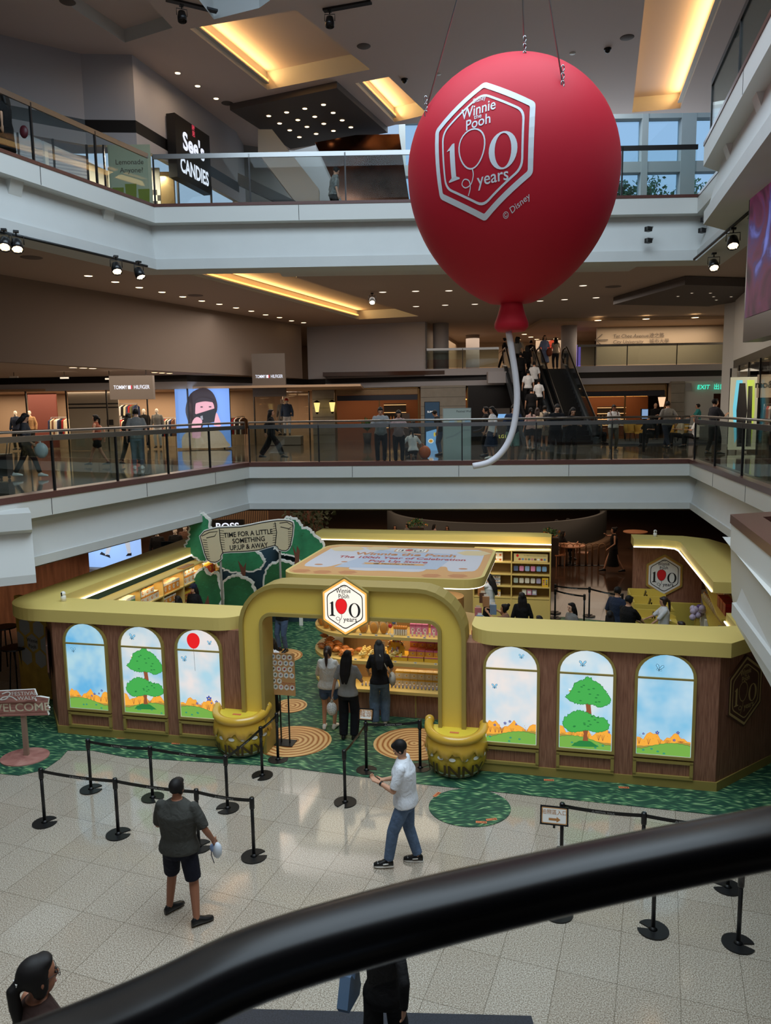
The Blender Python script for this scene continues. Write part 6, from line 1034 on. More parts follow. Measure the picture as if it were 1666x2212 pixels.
pr = product('blind_box', 'box', 'dark blue boxed toy stacked at the right of the bottom tier', gbox(.10, .12, .15, BLB, C_('night_blue', (52, 60, 86)), C_('pale_blue', (160, 170, 196)), BLB), 'dark blue boxes on the bottom tier'); lay(pr, [(.64 + .105 * i, 2.24, .56 + .152 * j) for i in range(5) for j in range(2)])
pr = product('mini_figure', 'figurine', 'tiny round figurine in the front row of the bottom tier', [('body', lambda b: b.ball((0, 0, .03), (.022, .02, .03), mat('figure_grey', (150, 150, 170), .5), 8, k=6)), ('head', lambda b: b.ball((0, 0, .072), (.02, .018, .02), mat('figure_cream', (220, 196, 170), .5), 8, k=6))], 'tiny figurines on the bottom tier'); lay(pr, [(-1.0 + .075 * i, 2.04, .56) for i in range(28)])
for s, t, m, h, lb in ((-2.0, 2.5, C_('dark_green', (66, 72, 56)), .3, 'dark green upright box at the left of the bottom tier'), (-1.86, 2.38, C_('dark_brown', (70, 56, 46)), .3, 'dark brown upright box next to the dark green one on the bottom tier')): r = kthing('gift_box', lb, 'box', s, t, .56); MB().box((0, 0, h / 2), (.12, .1, h), m).build('box_body', r); b = MB(); Flat(b, plane_f((0, -.051, h * .5), V((1, 0, 0)), UP)).ell(0, 0, .03, .06, CRB, .001, 10); b.build('picture', r)
r = kthing('hanging_sign', 'small tan hanging card with a hexagon print under the top tier', 'sign', -.57, 1.90, 1.36); MB().box((0, 0, .08), (.16, .008, .2), TNB).build('card', r); b = MB(); Flat(b, plane_f((0, -.005, .08), V((1, 0, 0)), UP)).fill(hexp(.055, .05, 1, 1), WHT, .001); b.build('picture', r)
pr = product('price_tag', 'price tag', 'little white price tag on the front edge of an island tier', [('card', lambda b: b.box((0, 0, .015), (.055, .004, .03), WHT)), ('writing', lambda b: b.box((0, -.003, .015), (.035, .001, .008), INK))], 'white price tags on the island'); lay(pr, [(-1.0 + .32 * i, 1.97, 1.62) for i in range(7)] + [(-1.1 + .4 * i, 1.93, 1.12) for i in range(6)])
# hanging toys at the right end of the island
for k in range(9):
    c = PC[k % 6]; s = 1.25 + .09 * (k % 4); t = 2.0 + .28 * (k // 2); z = 1.62 + .3 * ((k * 7) % 3); r = kthing('hanging_pack', 'hanging %s toy pack on the right end of the island, %s' % (('red', 'blue', 'tan', 'green', 'pink', 'brown')[k % 6], ('lowest, in front', 'highest, in front', 'middle, in front', 'lowest, second row', 'highest, second row', 'middle, third row', 'lowest, third row', 'highest, last row', 'middle, last row')[k]), 'toy pack', s, t, z); MB().box((0, 0, .1), (.13, .05, .2), c).build('pack', r); MB().box((0, 0, .22), (.08, .006, .05), WHT).build('card', r)
# ------------------------------------------------------------------ back shelf and left shelf
def shelf_unit(label, s, t, rz, L, nb, zs_, dp, H, mt):
    r = kthing('shelf_unit', label, 'shelf', s, t, .014, rz); MB().box((L / 2, dp / 2 + .01, H / 2), (L, .02, H), mt).build('back_panel', r)
    for k in range(nb + 1): MB().box((L * k / nb, -dp / 2 + dp / 2, H / 2), (.03, dp, H), YSHELF).build('divider', r)
    for z in zs_ + [H]: MB().box((L / 2, 0, z), (L, dp, .03), YSHELF).build('shelf', r)
    MB().box((L / 2, -dp / 2 + .02, .36), (L, .02, .7), YSHELF).build('lower_door', r); return r
ZB = [.74, 1.06, 1.40, 1.74]; BT = mat('shelf_back_tan', (138, 110, 62), .6)
shelf_unit('tan back shelf facing the entrance, right of the roof board', .45, 9.1, 0, 2.1, 2, ZB, .38, 2.08, BT)
area('back_shelf_lamp', K(1.5, 8.95, 2.15), 2.2, .15, 9, (1, .85, .6))
pr = product('gift_box', 'box', 'white box with a red jar picture stacked on the top board of the back shelf', gbox(.13, .12, .13, CRB, WHT, ORB, RDB), 'white boxes on the back shelf'); lay(pr, [(.78 + .135 * i, 9.08, 1.76 + .132 * j) for i in range(4) for j in range(1)] + [(.78 + .135 * i, 9.08, 1.892) for i in range(4)])
pr = product('gift_box', 'box', 'white and brown box stacked on the third board of the back shelf', gbox(.22, .14, .10, CRB, BLB, C_('brown', (120, 60, 44)), CRB), 'white and brown boxes on the back shelf'); lay(pr, [(.85 + .23 * i, 9.05, 1.076 + .102 * j) for i in range(2) for j in range(3)])
pr = product('snack_box', 'box', 'yellow-topped snack box on the lowest board of the back shelf', gbox(.11, .12, .2, CRB, YLB, ORB, CRB), 'yellow snack boxes on the back shelf'); lay(pr, [(.78 + .12 * i, 9.05, .756) for i in range(4)])
r = kthing('header_card', 'long yellow picture card on the upper right board of the back shelf', 'card', 2.02, 8.98, 1.772); MB().box((0, 0, .12), (.92, .01, .23), C_('card_yellow', (220, 196, 130))).build('card', r); b = MB(); fl = Flat(b, plane_f((0, -.006, .12), V((1, 0, 0)), UP)); fl.text('The 100th Anniversary Celebration Edition', .12, .05, .035, INK, .001); fl.ell(-.36, .06, .035, .04, RED, .001)
for k in range(9): fl.ell(-.3 + .085 * k, -.04, .035, .03, (PC + [WHT])[k % 7], .001, 8)
b.build('picture', r)
for nm, zz, cols in (('second', 1.416, (BLB, PKB, C_('pale_blue2', (150, 176, 206)), PKB, C_('sky', (130, 170, 206)), C_('sky', (130, 170, 206)))), ('third', 1.076, (C_('mint', (176, 186, 170)), CRB, CRB, CRB, C_('lilac', (176, 166, 190))))):
    for i, m in enumerate(cols): r = kthing('hanging_pouch', '%s pouch in the %s row of the back shelf, number %s from the left' % (('slate', 'pink', 'pale blue', 'rose', 'sky-blue', 'light blue')[i] if nm == 'second' else ('mint', 'cream', 'panda-patterned', 'ivory', 'lilac')[i], nm, ('one', 'two', 'three', 'four', 'five', 'six')[i]), 'pouch', 1.62 + .155 * i, 9.0, zz + .1); MB().prism(rrect(-.06, -.07, .06, .07, .02, 3), -.012, .012, m, M=Matrix.Translation((0, 0, .07)) @ Matrix.Rotation(PI / 2, 4, 'X')).build('pouch_body', r); MB().tube([V((0, 0, .14)), V((0, 0, .19)), V((0, .1, .19))], .004, STEEL, 5).build('hook', r)
r = kthing('header_card', 'upright yellow picture card at the right end of the third board, back shelf', 'card', 2.42, 8.94, 1.076); MB().box((0, 0, .14), (.17, .01, .26), YLB).build('card', r); b = MB(); fl = Flat(b, plane_f((0, -.006, .14), V((1, 0, 0)), UP)); [fl.ell(-.04 + .08 * (k % 2), .06 - .05 * (k // 2), .025, .02, (PC + [WHT])[k % 7], .001, 8) for k in range(6)]; b.build('picture', r)
for i, (m, lb) in enumerate(((CRB, 'cream patterned card pack on the lowest board of the back shelf'), (PKB, 'pink patterned card pack on the lowest board of the back shelf'), (C_('lilac', (176, 166, 190)), 'lilac patterned card pack on the lowest board of the back shelf'))): r = kthing('card_pack', lb, 'card pack', 1.85 + .14 * i, 9.0, .84); MB().box((0, 0, .08), (.12, .03, .15), m).build('pack', r); MB().box((0, -.017, .08), (.08, .002, .07), WHT).build('picture', r)
# left shelf, facing right
Zl = [.75, 1.15, 1.60]; ul = shelf_unit('long lit product shelf along the left side of the kiosk', -6.72, 1.2, PI / 2, 6.2, 6, Zl, .36, 2.02, YSHELF)
for k in range(6): area('shelf_lamp', K(-6.62, 7.4 - 6.2 * (k + .5) / 6, 1.98), .2, .8, 3.2, (1, .8, .5))
LC = [('white', WHT, CRB), ('green', C_('pale_green', (150, 176, 140)), WHT), ('green', GNB, CRB), ('dark', C_('dark', (70, 64, 66)), CRB), ('cream', CRB, ORB), ('orange', ORB, CRB), ('red', C_('warm_red', (186, 70, 50)), YLB), ('lilac', C_('lilac', (176, 166, 190)), WHT), ('pink', PKB, WHT)]
rd = random.Random(5); ORDB = ['nearest', 'second', 'third', 'fourth', 'fifth', 'farthest']
for k in range(6):
    for j, z in enumerate([1.15, 1.60]):
        nm, m1, m2 = LC[[0, 1, 3, 5, 6, 7, 8, 2, 4, 5, 4, 6][k + j * 6 - 0]]; nb = 4; bw = .19; h = (.26, .22, .3, .18)[(k + j) % 4]
        pr = product('gift_box', 'box', '%s boxed gift on the %s board, %s bay of the left kiosk shelf' % (nm, ('middle', 'upper')[j], ORDB[k]), gbox(bw * .95, .18, h, m1, m2, m2, m1), '%s boxes, %s board, %s bay of the left shelf' % (nm, ('middle', 'upper')[j], ORDB[k])); sp = []
        for i in range(nb): t = 1.2 + 6.2 * (k + .14 + .2 * i) / 6; sp.append((-6.66, t, z + .031))
        if h < .24: sp += [(a, c, z + .033 + h) for a, c, _ in sp[:3]]
        lay(pr, sp)
        for o in [x for x in bpy.data.objects if x.get('label') == pr['label']]: o.rotation_euler = (0, 0, KA + PI / 2 + rd.uniform(-.08, .08))
# ------------------------------------------------------------------ cash desk and right shelves
YD = mat('desk_yellow', (218, 190, 84), .45); r = kthing('cash_desk', 'stepped yellow cash desk with open trays, right rear of the kiosk', 'desk', 0, 0, .014)
for i, (px, py) in enumerate(((1395, 1283), (1405, 1300), (1412, 1330))):
    s, t = st(at(px, py, 1.05)); s0, s1 = s - .42, s + .55; b = MB(); b.box(((s0 + s1) / 2, t, .45), (s1 - s0, .62, .9), YD); b.prism([(s0, .9), (s1 - .35, .9), (s1, .9), (s1, .96), (s1 - .3, 1.10), (s0, 1.10)], -.02, .02, YD, M=Matrix.Translation((0, t + .32, 0)) @ Matrix.Rotation(PI / 2, 4, 'X')); b.prism([(s0, .9), (s1, .9), (s1, .93), (s1 - .3, 1.04), (s0, 1.04)], -.02, .02, YD, M=Matrix.Translation((0, t - .30, 0)) @ Matrix.Rotation(PI / 2, 4, 'X')); b.box((s0, t, .99), (.03, .62, .2), YD); b.build('desk_section', r)
    q = kthing('tablet_stand', 'black tablet on a stand on the yellow cash desk, %s' % ('farthest of three', 'middle of three', 'nearest of three')[i], 'tablet', s - .02, t, .915); MB().box((.0, 0, .12), (.02, .18, .2), BLACKS, 0, Matrix.Rotation(.25, 4, 'Y')).build('screen', q); MB().box((.05, 0, .06), (.03, .05, .12), BLACKS).build('stand', q); MB().box((.05, 0, .008), (.12, .12, .012), BLACK).build('foot', q)
    q = kthing('paper_stack', 'stack of white paper in a tray of the cash desk, %s' % ('farthest', 'middle', 'nearest')[i], 'paper', s + .3, t, .915); MB().box((0, 0, .02), (.2, .15, .03), WHT).build('sheets', q)
s, t = st(at(1455, 1300, 1.0)); MB().box((s + .3, t + 1.0, .36), (1.1, .1, .72), YD).build('rear_panel', r)
for i, z in enumerate((.62, 1.02, 1.5)):
    rr = kthing('wall_shelf', '%s of the three yellow shelves on the right side wall of the kiosk' % ('lowest', 'middle', 'highest')[i], 'shelf', 0, 0); MB().prism([(6.12 - .1 * (2 - i), 4.6), (6.75, 4.6), (6.75, 8.9), (6.45, 8.9), (6.12 - .1 * (2 - i), 5.1)], z, z + .05, YD).build('board', rr); MB().box((6.74, 6.6, z - .04), (.02, 4.2, .06), YRIM).build('wall_bracket', rr)
pr = product('gift_box', 'box', 'glossy dark red gift box at the near end of the highest right shelf', gbox(.22, .26, .26, RDB, C_('bright_red', (176, 40, 44), .3), RDB, RDB), 'dark red gift boxes on the right shelf'); lay(pr, [(6.35 + .0, 5.0 + .3 * i, 1.552) for i in range(3)] + [(6.58, 4.85, 1.552)])
pr = product('paper_bag', 'bag', 'tan paper pack standing on the far half of the highest right shelf', gbox(.12, .12, .26, TNB, CRB, ORB, TNB), 'tan packs on the highest right shelf'); lay(pr, [(6.5, 6.1 + .2 * i, 1.552) for i in range(11)])
pr = product('candy_bag', 'bag', 'small clear candy bag in the row on the middle right shelf', [('bag', lambda b: b.ball((0, 0, .09), (.06, .05, .10), mat('candy_clear', (200, 176, 130), .2), 8, k=6)), ('tie', lambda b: b.ball((0, 0, .19), (.025, .02, .02), ORB, 6, k=4))], 'candy bags on the middle right shelf'); lay(pr, [(6.42, 5.6 + .19 * i, 1.07) for i in range(15)])
pr = product('toy_pack', 'toy pack', 'dark blue toy pack at the near end of the middle right shelf', gbox(.11, .1, .22, BLB, C_('night_blue', (52, 60, 86)), CRB, BLB), 'dark blue packs on the middle right shelf'); lay(pr, [(6.2 + .12 * i, 4.85 + .14 * j, 1.07) for i in range(4) for j in range(2)])
pr = product('jar', 'jar', 'little pale glass jar at the near end of the middle right shelf', [('glass_body', lambda b: b.lathe([(.03, 0), (.032, .01), (.032, .07), (.024, .08)], mat('jar_pale', (176, 176, 140), .2), 10)), ('lid', lambda b: b.lathe([(.026, .08), (.026, .10)], BLACKS, 10))], 'glass jars on the middle right shelf'); lay(pr, [(6.12 + .09 * i, 4.7, 1.07) for i in range(6)])
pr = product('gift_bag', 'bag', 'white gift bag on the lowest right shelf', [('bag', lambda b: b.box((0, 0, .16), (.2, .12, .32), WHT)), ('handle', lambda b: b.tube([V((-.05, 0, .32)), V((0, 0, .42)), V((.05, 0, .32))], .006, WHT, 6))], 'white gift bags on the lowest right shelf'); lay(pr, [(6.25, 6.6 + .5 * i, .672) for i in range(3)])
r = kthing('ribbon_bouquet', 'clear-wrapped bundle with purple ribbon beside the right wall shelves', 'bouquet', 6.05, 7.0, .7); b = MB(); [b.ball((rd.uniform(-.12, .12), rd.uniform(-.1, .1), .2 + rd.uniform(0, .3)), .08, mat('clear_purple', (190, 176, 200), .2), 8, k=5) for _ in range(9)]; b.build('wrap', r); MB().ball((.05, 0, .5), (.08, .06, .06), mat('purple_ribbon', (90, 60, 120), .4)).build('ribbon', r); MB().box((0, 0, .1), (.1, .1, .3), YD).build('holder', r)
IN = {'g1': st(at(1253, 1328, .02)), 'g2': st(at(1266, 1300, .02)), 'g3': st(at(1348, 1322, .02))}
for nm, px, py, lb in (('g1', 1263, 1284, 'black queue post inside the kiosk, nearer of two by the grey-shirted person'), ('g2', 1274, 1268, 'black queue post inside the kiosk, farther of two by the grey-shirted person'), ('g3', 1345, 1282, 'black queue post inside the kiosk beside the cash desk'), ('g4', 1200, 1272, 'black queue post inside the kiosk at the end of the back shelf, nearer'), ('g5', 1200, 1262, 'black queue post inside the kiosk at the end of the back shelf, farther')): s, t = st(at(px, py, .87)); PS[nm] = (s, t); post(s, t, lb, .4, .012)
belt('g4', 'g1', 'black belt strap inside the kiosk, nearer of two'); belt('g5', 'g2', 'black belt strap inside the kiosk, farther of two'); belt('g2', 'g3', 'black belt strap leading to the cash desk')
fin()
# ------------------------------------------------------------------ lamps
def downlights(group, label, pxs, z, r_=.085, m=WARM):
    pr = None
    for px, py in pxs:
        q = at(px, py, z - .004)
        if pr is None:
            pr = thing('downlight', label, 'lamp', q, 0, group); MB().lathe([(r_, 0), (r_ * 1.25, -.012), (r_ * 1.3, 0)], WHITE, 16).build('trim_ring', pr); MB().lathe([(.002, -.004), (r_, -.004), (r_, 0)], m, 16).build('diffuser', pr)
        else: dup(pr, q)
downlights('left row of downlights in the middle floor ceiling', 'small warm downlight in the long row along the left wall of the middle floor ceiling', [(191, 596), (249, 609), (301, 621), (350, 631), (395, 641), (436, 650), (474, 657), (510, 665), (543, 672), (574, 680), (604, 686), (630, 693), (656, 697)], CZ1, .12)
PALE = em('pale_lamp', (255, 232, 206), 1.6)
downlights('pale downlights in the middle floor ceiling', 'pale downlight in the grid of the middle floor ceiling behind the balloon', [(827, 631), (898, 629), (970, 628), (899, 662), (962, 659), (1026, 657), (1260, 617), (1167, 650), (1220, 647), (1288, 643), (1612, 611)], CZ1, .13, PALE)
downlights('downlights under the left bulkhead', 'warm downlight under the bulkhead above the left shopfronts', [(158, 794), (180, 795), (200, 796), (334, 804.5), (350, 805.5), (366, 806.5)], 7.64, .14)
downlights('downlights over the mezzanine sign wall', 'warm downlight in the soffit over the wall with the street direction', [(1292, 692), (1396, 689), (1502, 686)], 10.14, .16)
downlights('downlights over the mezzanine landing', 'warm downlight in the ceiling above the top of the escalators', [(1185, 698), (1198, 705), (1211, 712), (1133, 722), (1147, 728), (1160, 733), (1201, 732), (1120, 734)], CZ1, .15)
downlights('wall-washing downlights at the top left', 'small warm downlight washing the wall above the candy shop sign', [(384, 158), (427, 186), (467, 213)], CZ2, .08)
HXP = P3([(497, 238), (628, 322), (838, 287), (728, 190)], 16.15); b = MB(); n = 4
b.add(HXP + [(p[0], p[1], CZ2 + .3) for p in HXP], [(0, 1, 2, 3), (7, 6, 5, 4)] + [(i, n + i, n + (i + 1) % n, (i + 1) % n) for i in range(n)], mat('dark_grey_soffit', (92, 84, 80), .7)); struct('ceiling_panel', b)
downlights('downlights in the dark angular ceiling panel', 'small bright downlight in the dark angular panel of the top ceiling', [(500 + x / 2.975, y / 2.975) for x, y in ((240, 745), (355, 722), (472, 698), (592, 673), (310, 793), (427, 771), (536, 750), (654, 725), (375, 837), (486, 815), (594, 795), (712, 773), (437, 881), (545, 860), (656, 841), (768, 818))], 16.145, .075)
q = [at(x, y, 10.0) for x, y in ((1325, 658), (1480, 615), (1640, 620), (1640, 645), (1530, 662))]; b = MB(); n = 5; vs = [(p.x, p.y, 10.0) for p in q]; b.add(vs + [(a, c, 10.28) for a, c, _ in vs], [(0, 1, 2, 3, 4), (9, 8, 7, 6, 5)] + [(i, n + i, n + (i + 1) % n, (i + 1) % n) for i in range(n)], mat('dark_grey_soffit', (92, 84, 80), .7)); struct('ceiling_panel', b)
downlights('tiny lamps in the dark panel at the right', 'tiny lamp in the dark angular ceiling panel above the mezzanine sign wall', [(1465, 640), (1495, 633), (1535, 633), (1542, 641), (1548, 648), (1580, 641), (1612, 633)], 9.995, .05, PALE)
def par(label, px, py, z_top, lit, ang=.6, yaw=0, Y=None):
    q = at(px, py - 22, z_top) if Y is None else aty(px, py, Y); L = .32
    r = thing('stage_light', label, 'stage light', q, yaw); MB().box((0, 0, -.02), (.10, .10, .04), BLACK).build('clamp', r); MB().tube([V((0, 0, -.03)), V((0, 0, -.10))], .015, BLACK, 8).build('stem', r)
    MB().tube([V((-.13, 0, -.26)), V((-.13, 0, -.10)), V((.13, 0, -.10)), V((.13, 0, -.26))], .010, BLACK, 6).build('yoke', r)
    T = Matrix.Translation((0, 0, -.27)) @ Matrix.Rotation(-ang, 4, 'X'); MB(T).lathe([(.05, .13), (.09, .10), (.115, -.02), (.115, -.13), (.10, -.13), (.10, -.10)], BLACKS, 20).build('housing', r)
    b = MB(T); LP = em('stage_lamp_lit', (255, 236, 205), 9.0) if lit else mat('stage_lamp_off', (70, 66, 62), .3)
    for k in range(19): a = k * 2.4; rr = .022 * math.sqrt(k) * 1.0; b.ball((rr * math.cos(a), rr * math.sin(a), -.115), (.013, .013, .01), LP, 6, k=4)
    b.lathe([(.002, -.108), (.10, -.108), (.10, -.104)], em('stage_lens_lit', (255, 220, 176), 1.5) if lit else BLACKS, 16); b.build('lens', r)
    return r
for lb, px, py, z, lit, a, yw in (('lit black stage light at the very left edge under the upper beam', 8, 516, 9.6, 1, .7, .3), ('lit black stage light, second from the left edge under the upper beam', 34, 520, 9.6, 1, .6, .5), ('lit black stage light under the left upper beam, left one of the middle pair', 250, 574, 9.6, 1, .6, .5), ('black stage light tilted aside under the left upper beam, right one of the middle pair', 299, 586, 9.6, 1, .5, 1.0), ('lit stage light hanging alone from the middle floor ceiling', 804, 655, 10.25, 1, .8, 0),
    ('unlit black stage light under the top ceiling, left of two', 392, 32, 16.2, 0, .2, .4), ('unlit black stage light under the top ceiling, right of two', 712, 44, 16.2, 0, .1, 0), ('warm lit stage light under the right upper beam, nearer one', 1585, 514, 9.55, 1, .6, -.3), ('bright lit stage light under the right upper beam, farther one', 1543, 568, 9.55, 1, .7, -.2)): par(lb, px, py, z, lit, a, yw)
for (a, c, z) in (((-.5, 500), (318, 575), 9.58), ((1500, 560), (1640, 440), 9.58)): p, q = at(*a, z), at(*c, z); tag(MB().tube([p, q], .03, BLACK, 8).build('lighting_rail'), 'dark lighting rail under the %s upper beam' % ('left' if a[0] < 500 else 'right'), 'rail')
for lb, px, py in (('dark ceiling track end holding the left unlit stage light', 415, 12), ('dark ceiling track holding the right unlit stage light', 750, 14)): q = at(px, py, CZ2 - .03); tag(MB().box(q, (1.3, .16, .05), DARKM, .5 if px < 500 else -.3).build('ceiling_track'), lb, 'track')
for lb, px, py, z, r_ in (('round ceiling speaker at the top left corner', 146, 4, CZ2, .2), ('round ceiling speaker left of the balloon', 786, 100, CZ2, .2), ('round ceiling speaker above the balloon to the right', 1355, 81, CZ2, .2), ('round ceiling speaker next to the candy shop sign', 491, 223, CZ2, .2), ('flat ceiling speaker under the left walkway', 68, 556, CZ1, .3), ('flat ceiling speaker beside the left row of downlights', 422, 638, CZ1, .3), ('flat ceiling speaker right of the balloon on the middle floor', 1325, 619, CZ1, .3)): tag(MB().lathe([(.002, -.012), (r_ * .9, -.012), (r_, 0)], mat('speaker_grille', (110, 100, 94), .8), 20, at(px, py, z)).build('ceiling_speaker'), lb, 'speaker')
for lb, px, py in (('dark dome camera on the top ceiling left of the balloon', 874, 171), ('dark dome camera on the top ceiling right of the balloon', 1313, 105)): q = at(px, py, CZ2); r = thing('dome_camera', lb, 'camera', q); MB().lathe([(.10, -.04), (.11, 0)], DARKM, 16).build('base', r); MB().ball((0, 0, -.05), .08, BLACKS).build('dome', r)
for lb, px, py in (('small pale disc on the top ceiling beside the left balloon wire', 947, 160), ('small pale disc on the top ceiling right of the balloon top', 1237, 115)): tag(MB().lathe([(.002, -.02), (.08, -.02), (.09, 0)], WHT, 16, at(px, py, CZ2)).build('smoke_detector'), lb, 'detector')
for lb, px, py in (('upper floodlight fixed to the white beam right of the balloon', 1401, 495), ('lower floodlight fixed to the white beam right of the balloon', 1401, 520), ('upper floodlight in the corner of the white beam', 1522, 475), ('lower floodlight in the corner of the white beam', 1517, 498)):
    q = aty(px, py, 19.6); r = thing('floodlight', lb, 'lamp', q); MB().box((0, 0, 0), (.14, .12, .11), DARKM, .5).build('housing', r); MB().tube([V((0, .0, .05)), V((.12, .02, .06)), V((.13, .14, .0))], .01, STEEL, 6).build('bracket', r); MB().box((-.03, -.07, 0), (.10, .01, .08), STEEL, .5).build('lens', r)
# ------------------------------------------------------------------ middle floor shopfronts
GLSX = glass('shopfront_glass', (.95, .95, .93), .015, top=.10)
def glaze(a, c, z0, z1, n, name='window_3'):
    a, c = V((*a, 0)), V((*c, 0)); e = (c - a).normalized(); L = (c - a).length; ang = math.atan2(e.y, e.x); q = (a + c) / 2; struct(name, MB().box((q.x, q.y, (z0 + z1) / 2), (L, .02, z1 - z0), GLSX, ang)); b = MB()
    for k in range(n + 1): p = a + e * L * k / n; b.box((p.x, p.y, (z0 + z1) / 2), (.05, .06, z1 - z0), DARKM, ang)
    struct(name, b)
glaze(SF[0], SF[1], 4.4, 7.05, 7); glaze(SF[1], SF[2], 4.4, 7.05, 4, 'window_4'); glaze((-3.5, 39.8), (-2.5, 39.3), 4.4, 7.1, 1, 'window_5'); glaze((13.55, 30.2), (10.2, 19.4), 4.45, 7.4, 5, 'window_6')
MQ = mat('mannequin_white', (222, 206, 188), .5)
def mannequin(lb, px, Y, face, top, bot, hair='bald', z=MID + .05, **kw):
    q = aty(px, 950, Y); q.z = z; o, _ = person(lb, q, face, 1.78, top=top, sleeve=kw.pop('sl', 1), bottom=bot, hair=hair, skin=MQ, feat=False, vox=.018, **kw); o.name = 'mannequin'; o['category'] = 'mannequin'
mannequin('white mannequin in navy jacket and white shirt in the left shop window', 38, 35, PI, NVY, BLKC); mannequin('white mannequin in tan jacket in the left shop window', 68, 35.2, PI, cl('tan_jacket', (176, 136, 96)), BLKC); mannequin('white mannequin in black jacket behind the grey-shirted passer-by', 314, 35, PI + .2, BLKC, NVY); mannequin('white mannequin in grey cardigan beside the row of clothes', 342, 34.8, PI, GRYC, WHC)
mannequin('white mannequin in denim shirt with red cap in the corner shop window', 622, 37.2, PI, JN, WHC, hair='cap', cap=mat('red_cap', (196, 50, 50), .6), z=MID + .45); mannequin('white mannequin in grey dress in the corner shop window', 612, 37.6, PI - .4, GRYC, GRYC, z=MID + .45)
q = aty(618, 975, 37.3); tag(MB().box((q.x, q.y, MID + .22), (1.6, 1.3, .4), mat('plinth_stone', (130, 120, 110), .5)).build('display_plinth'), 'low grey plinth carrying the two mannequins in the corner window', 'plinth')
CC = [cl('g_' + n_, c) for n_, c in (('cream', (206, 190, 160)), ('black', (32, 30, 32)), ('navy', (44, 52, 80)), ('brown', (120, 80, 60)), ('red', (160, 44, 44)), ('olive', (96, 92, 66)), ('white', (216, 212, 206)))]
def garment(m):
    b = MB(); b.prism([(-.03, .0), (.03, .0), (.22, -.1), (.25, -.5), (.19, -.52), (.17, -.25), (.18, -.8), (-.18, -.8), (-.17, -.25), (-.19, -.52), (-.25, -.5), (-.22, -.1)], -.03, .03, m, M=Matrix.Rotation(PI / 2, 4, 'X')); return b
def rack(lb, px0, px1, Y, z, n, seed):
    rd = random.Random(seed); q0, q1 = aty(px0, 940, Y), aty(px1, 940, Y); q0.z = q1.z = z; ctr = (q0 + q1) / 2; r = thing('clothes_rack', 'steel clothes rack, ' + lb, 'rack', ctr); MB().tube([q0 - ctr, q1 - ctr], .015, STEEL, 6).build('rail', r)
    for s in (q0, q1): MB().tube([s - ctr, s - ctr - UP * (z - MID - .02)], .015, STEEL, 6).build('leg', r)
    for k in range(n):
        g = garment(CC[(rd.randrange(7) + seed) % 7]).build('garment'); g.location = q0.lerp(q1, (k + .5) / n) - UP * .06; g.rotation_euler = (0, 0, PI / 2 - .5 + rd.uniform(-.15, .15)); tag(g, 'garment hanging in a row on the rack ' + lb, 'garment', 'garments on the rack ' + lb)
rack('in the left shop beside the tan jacket', 113, 150, 36.2, 5.9, 9, 1); rack('between the grey cardigan and the portrait screen', 352, 380, 36, 5.8, 8, 2); rack('left of the grey-shirted passer-by', 262, 290, 36.4, 5.8, 7, 3); rack('right of the portrait screen', 496, 530, 37.4, 5.8, 9, 4); rack('under the second shop sign', 574, 600, 38.6, 5.8, 6, 5); rack('upper one in the left shop', 262, 300, 37.4, 6.5, 8, 6)
struct('wall_shop_panel', MB().box((aty(94, 900, 37.0).x, 37.0, 5.75), (1.35, .1, 2.6), mat('maroon_panel', (104, 48, 36), .6)))
q0, q1 = aty(150, 900, 34.3), aty(258, 900, 34.3); b = MB(); b.box(((q0.x + q1.x) / 2, 34.3, 5.72), (q1.x - q0.x, .08, 2.62), mat('white_hoarding', (172, 158, 142), .6)); f = plane_f(((q0.x + q1.x) / 2, 34.255, 5.72), V((1, 0, 0)), UP); fl = Flat(b, f); hw = (q1.x - q0.x) / 2; fl.fill([(-hw, .72), (hw, .72), (hw, .78), (-hw, .78)], INK, .003); fl.fill([(-hw, .56), (hw, .56), (hw, .62), (-hw, .62)], INK, .003); fl.fill([(.55, -.2), (.85, -.2), (.85, .05), (.55, .05)], INK, .003); tag(b.build('shop_hoarding'), 'pale shop hoarding with two black stripes behind the striding person', 'panel')
for k in range(3): 
    q = aty((20, 210, 330)[k], 960, 33.9 if k != 1 else 33.8)
# portrait screen
q = aty(440, 905, 34.0); q.z = MID + .08; r = thing('portrait_screen', 'tall curved blue advertising screen with a dark-haired person hiding the face behind black', 'screen', q); RS = 7.0
cf = lambda x, y, h: V(((RS + h * 9) * math.sin(x / RS), RS - (RS + h * 9) * math.cos(x / RS) - .2, y)); b = MB(); fl = Flat(b, cf); SB = em('screen_blue', (120, 160, 232), 1.0)
for k in range(12): x0 = -1.2 + .2 * k; fl.fill([(x0, 0), (x0 + .2, 0), (x0 + .2, 2.66), (x0, 2.66)], SB, .0)
b.build('screen_face', r); b = MB()
for k in range(12): x0 = -1.2 + .2 * k; vs = [cf(x0, 0, -.15), cf(x0 + .2, 0, -.15), cf(x0 + .2, 2.66, -.15), cf(x0, 2.66, -.15), cf(x0, 0, -.01), cf(x0 + .2, 0, -.01), cf(x0 + .2, 2.66, -.01), cf(x0, 2.66, -.01)]; b.add(vs, [(0, 3, 2, 1), (4, 5, 6, 7), (0, 1, 5, 4), (3, 7, 6, 2)], DARKM)
b.build('cabinet', r); b = MB(); fl = Flat(b, cf); SHA, SFC, SCS, SJK = em('screen_hair', (46, 30, 34), .8), em('screen_skin', (220, 160, 170), .9), em('screen_black', (20, 18, 22), .5), em('screen_beige', (196, 168, 140), .85)
sub = lambda pts: smooth_path(pts + [pts[0]], 4)[:-1]
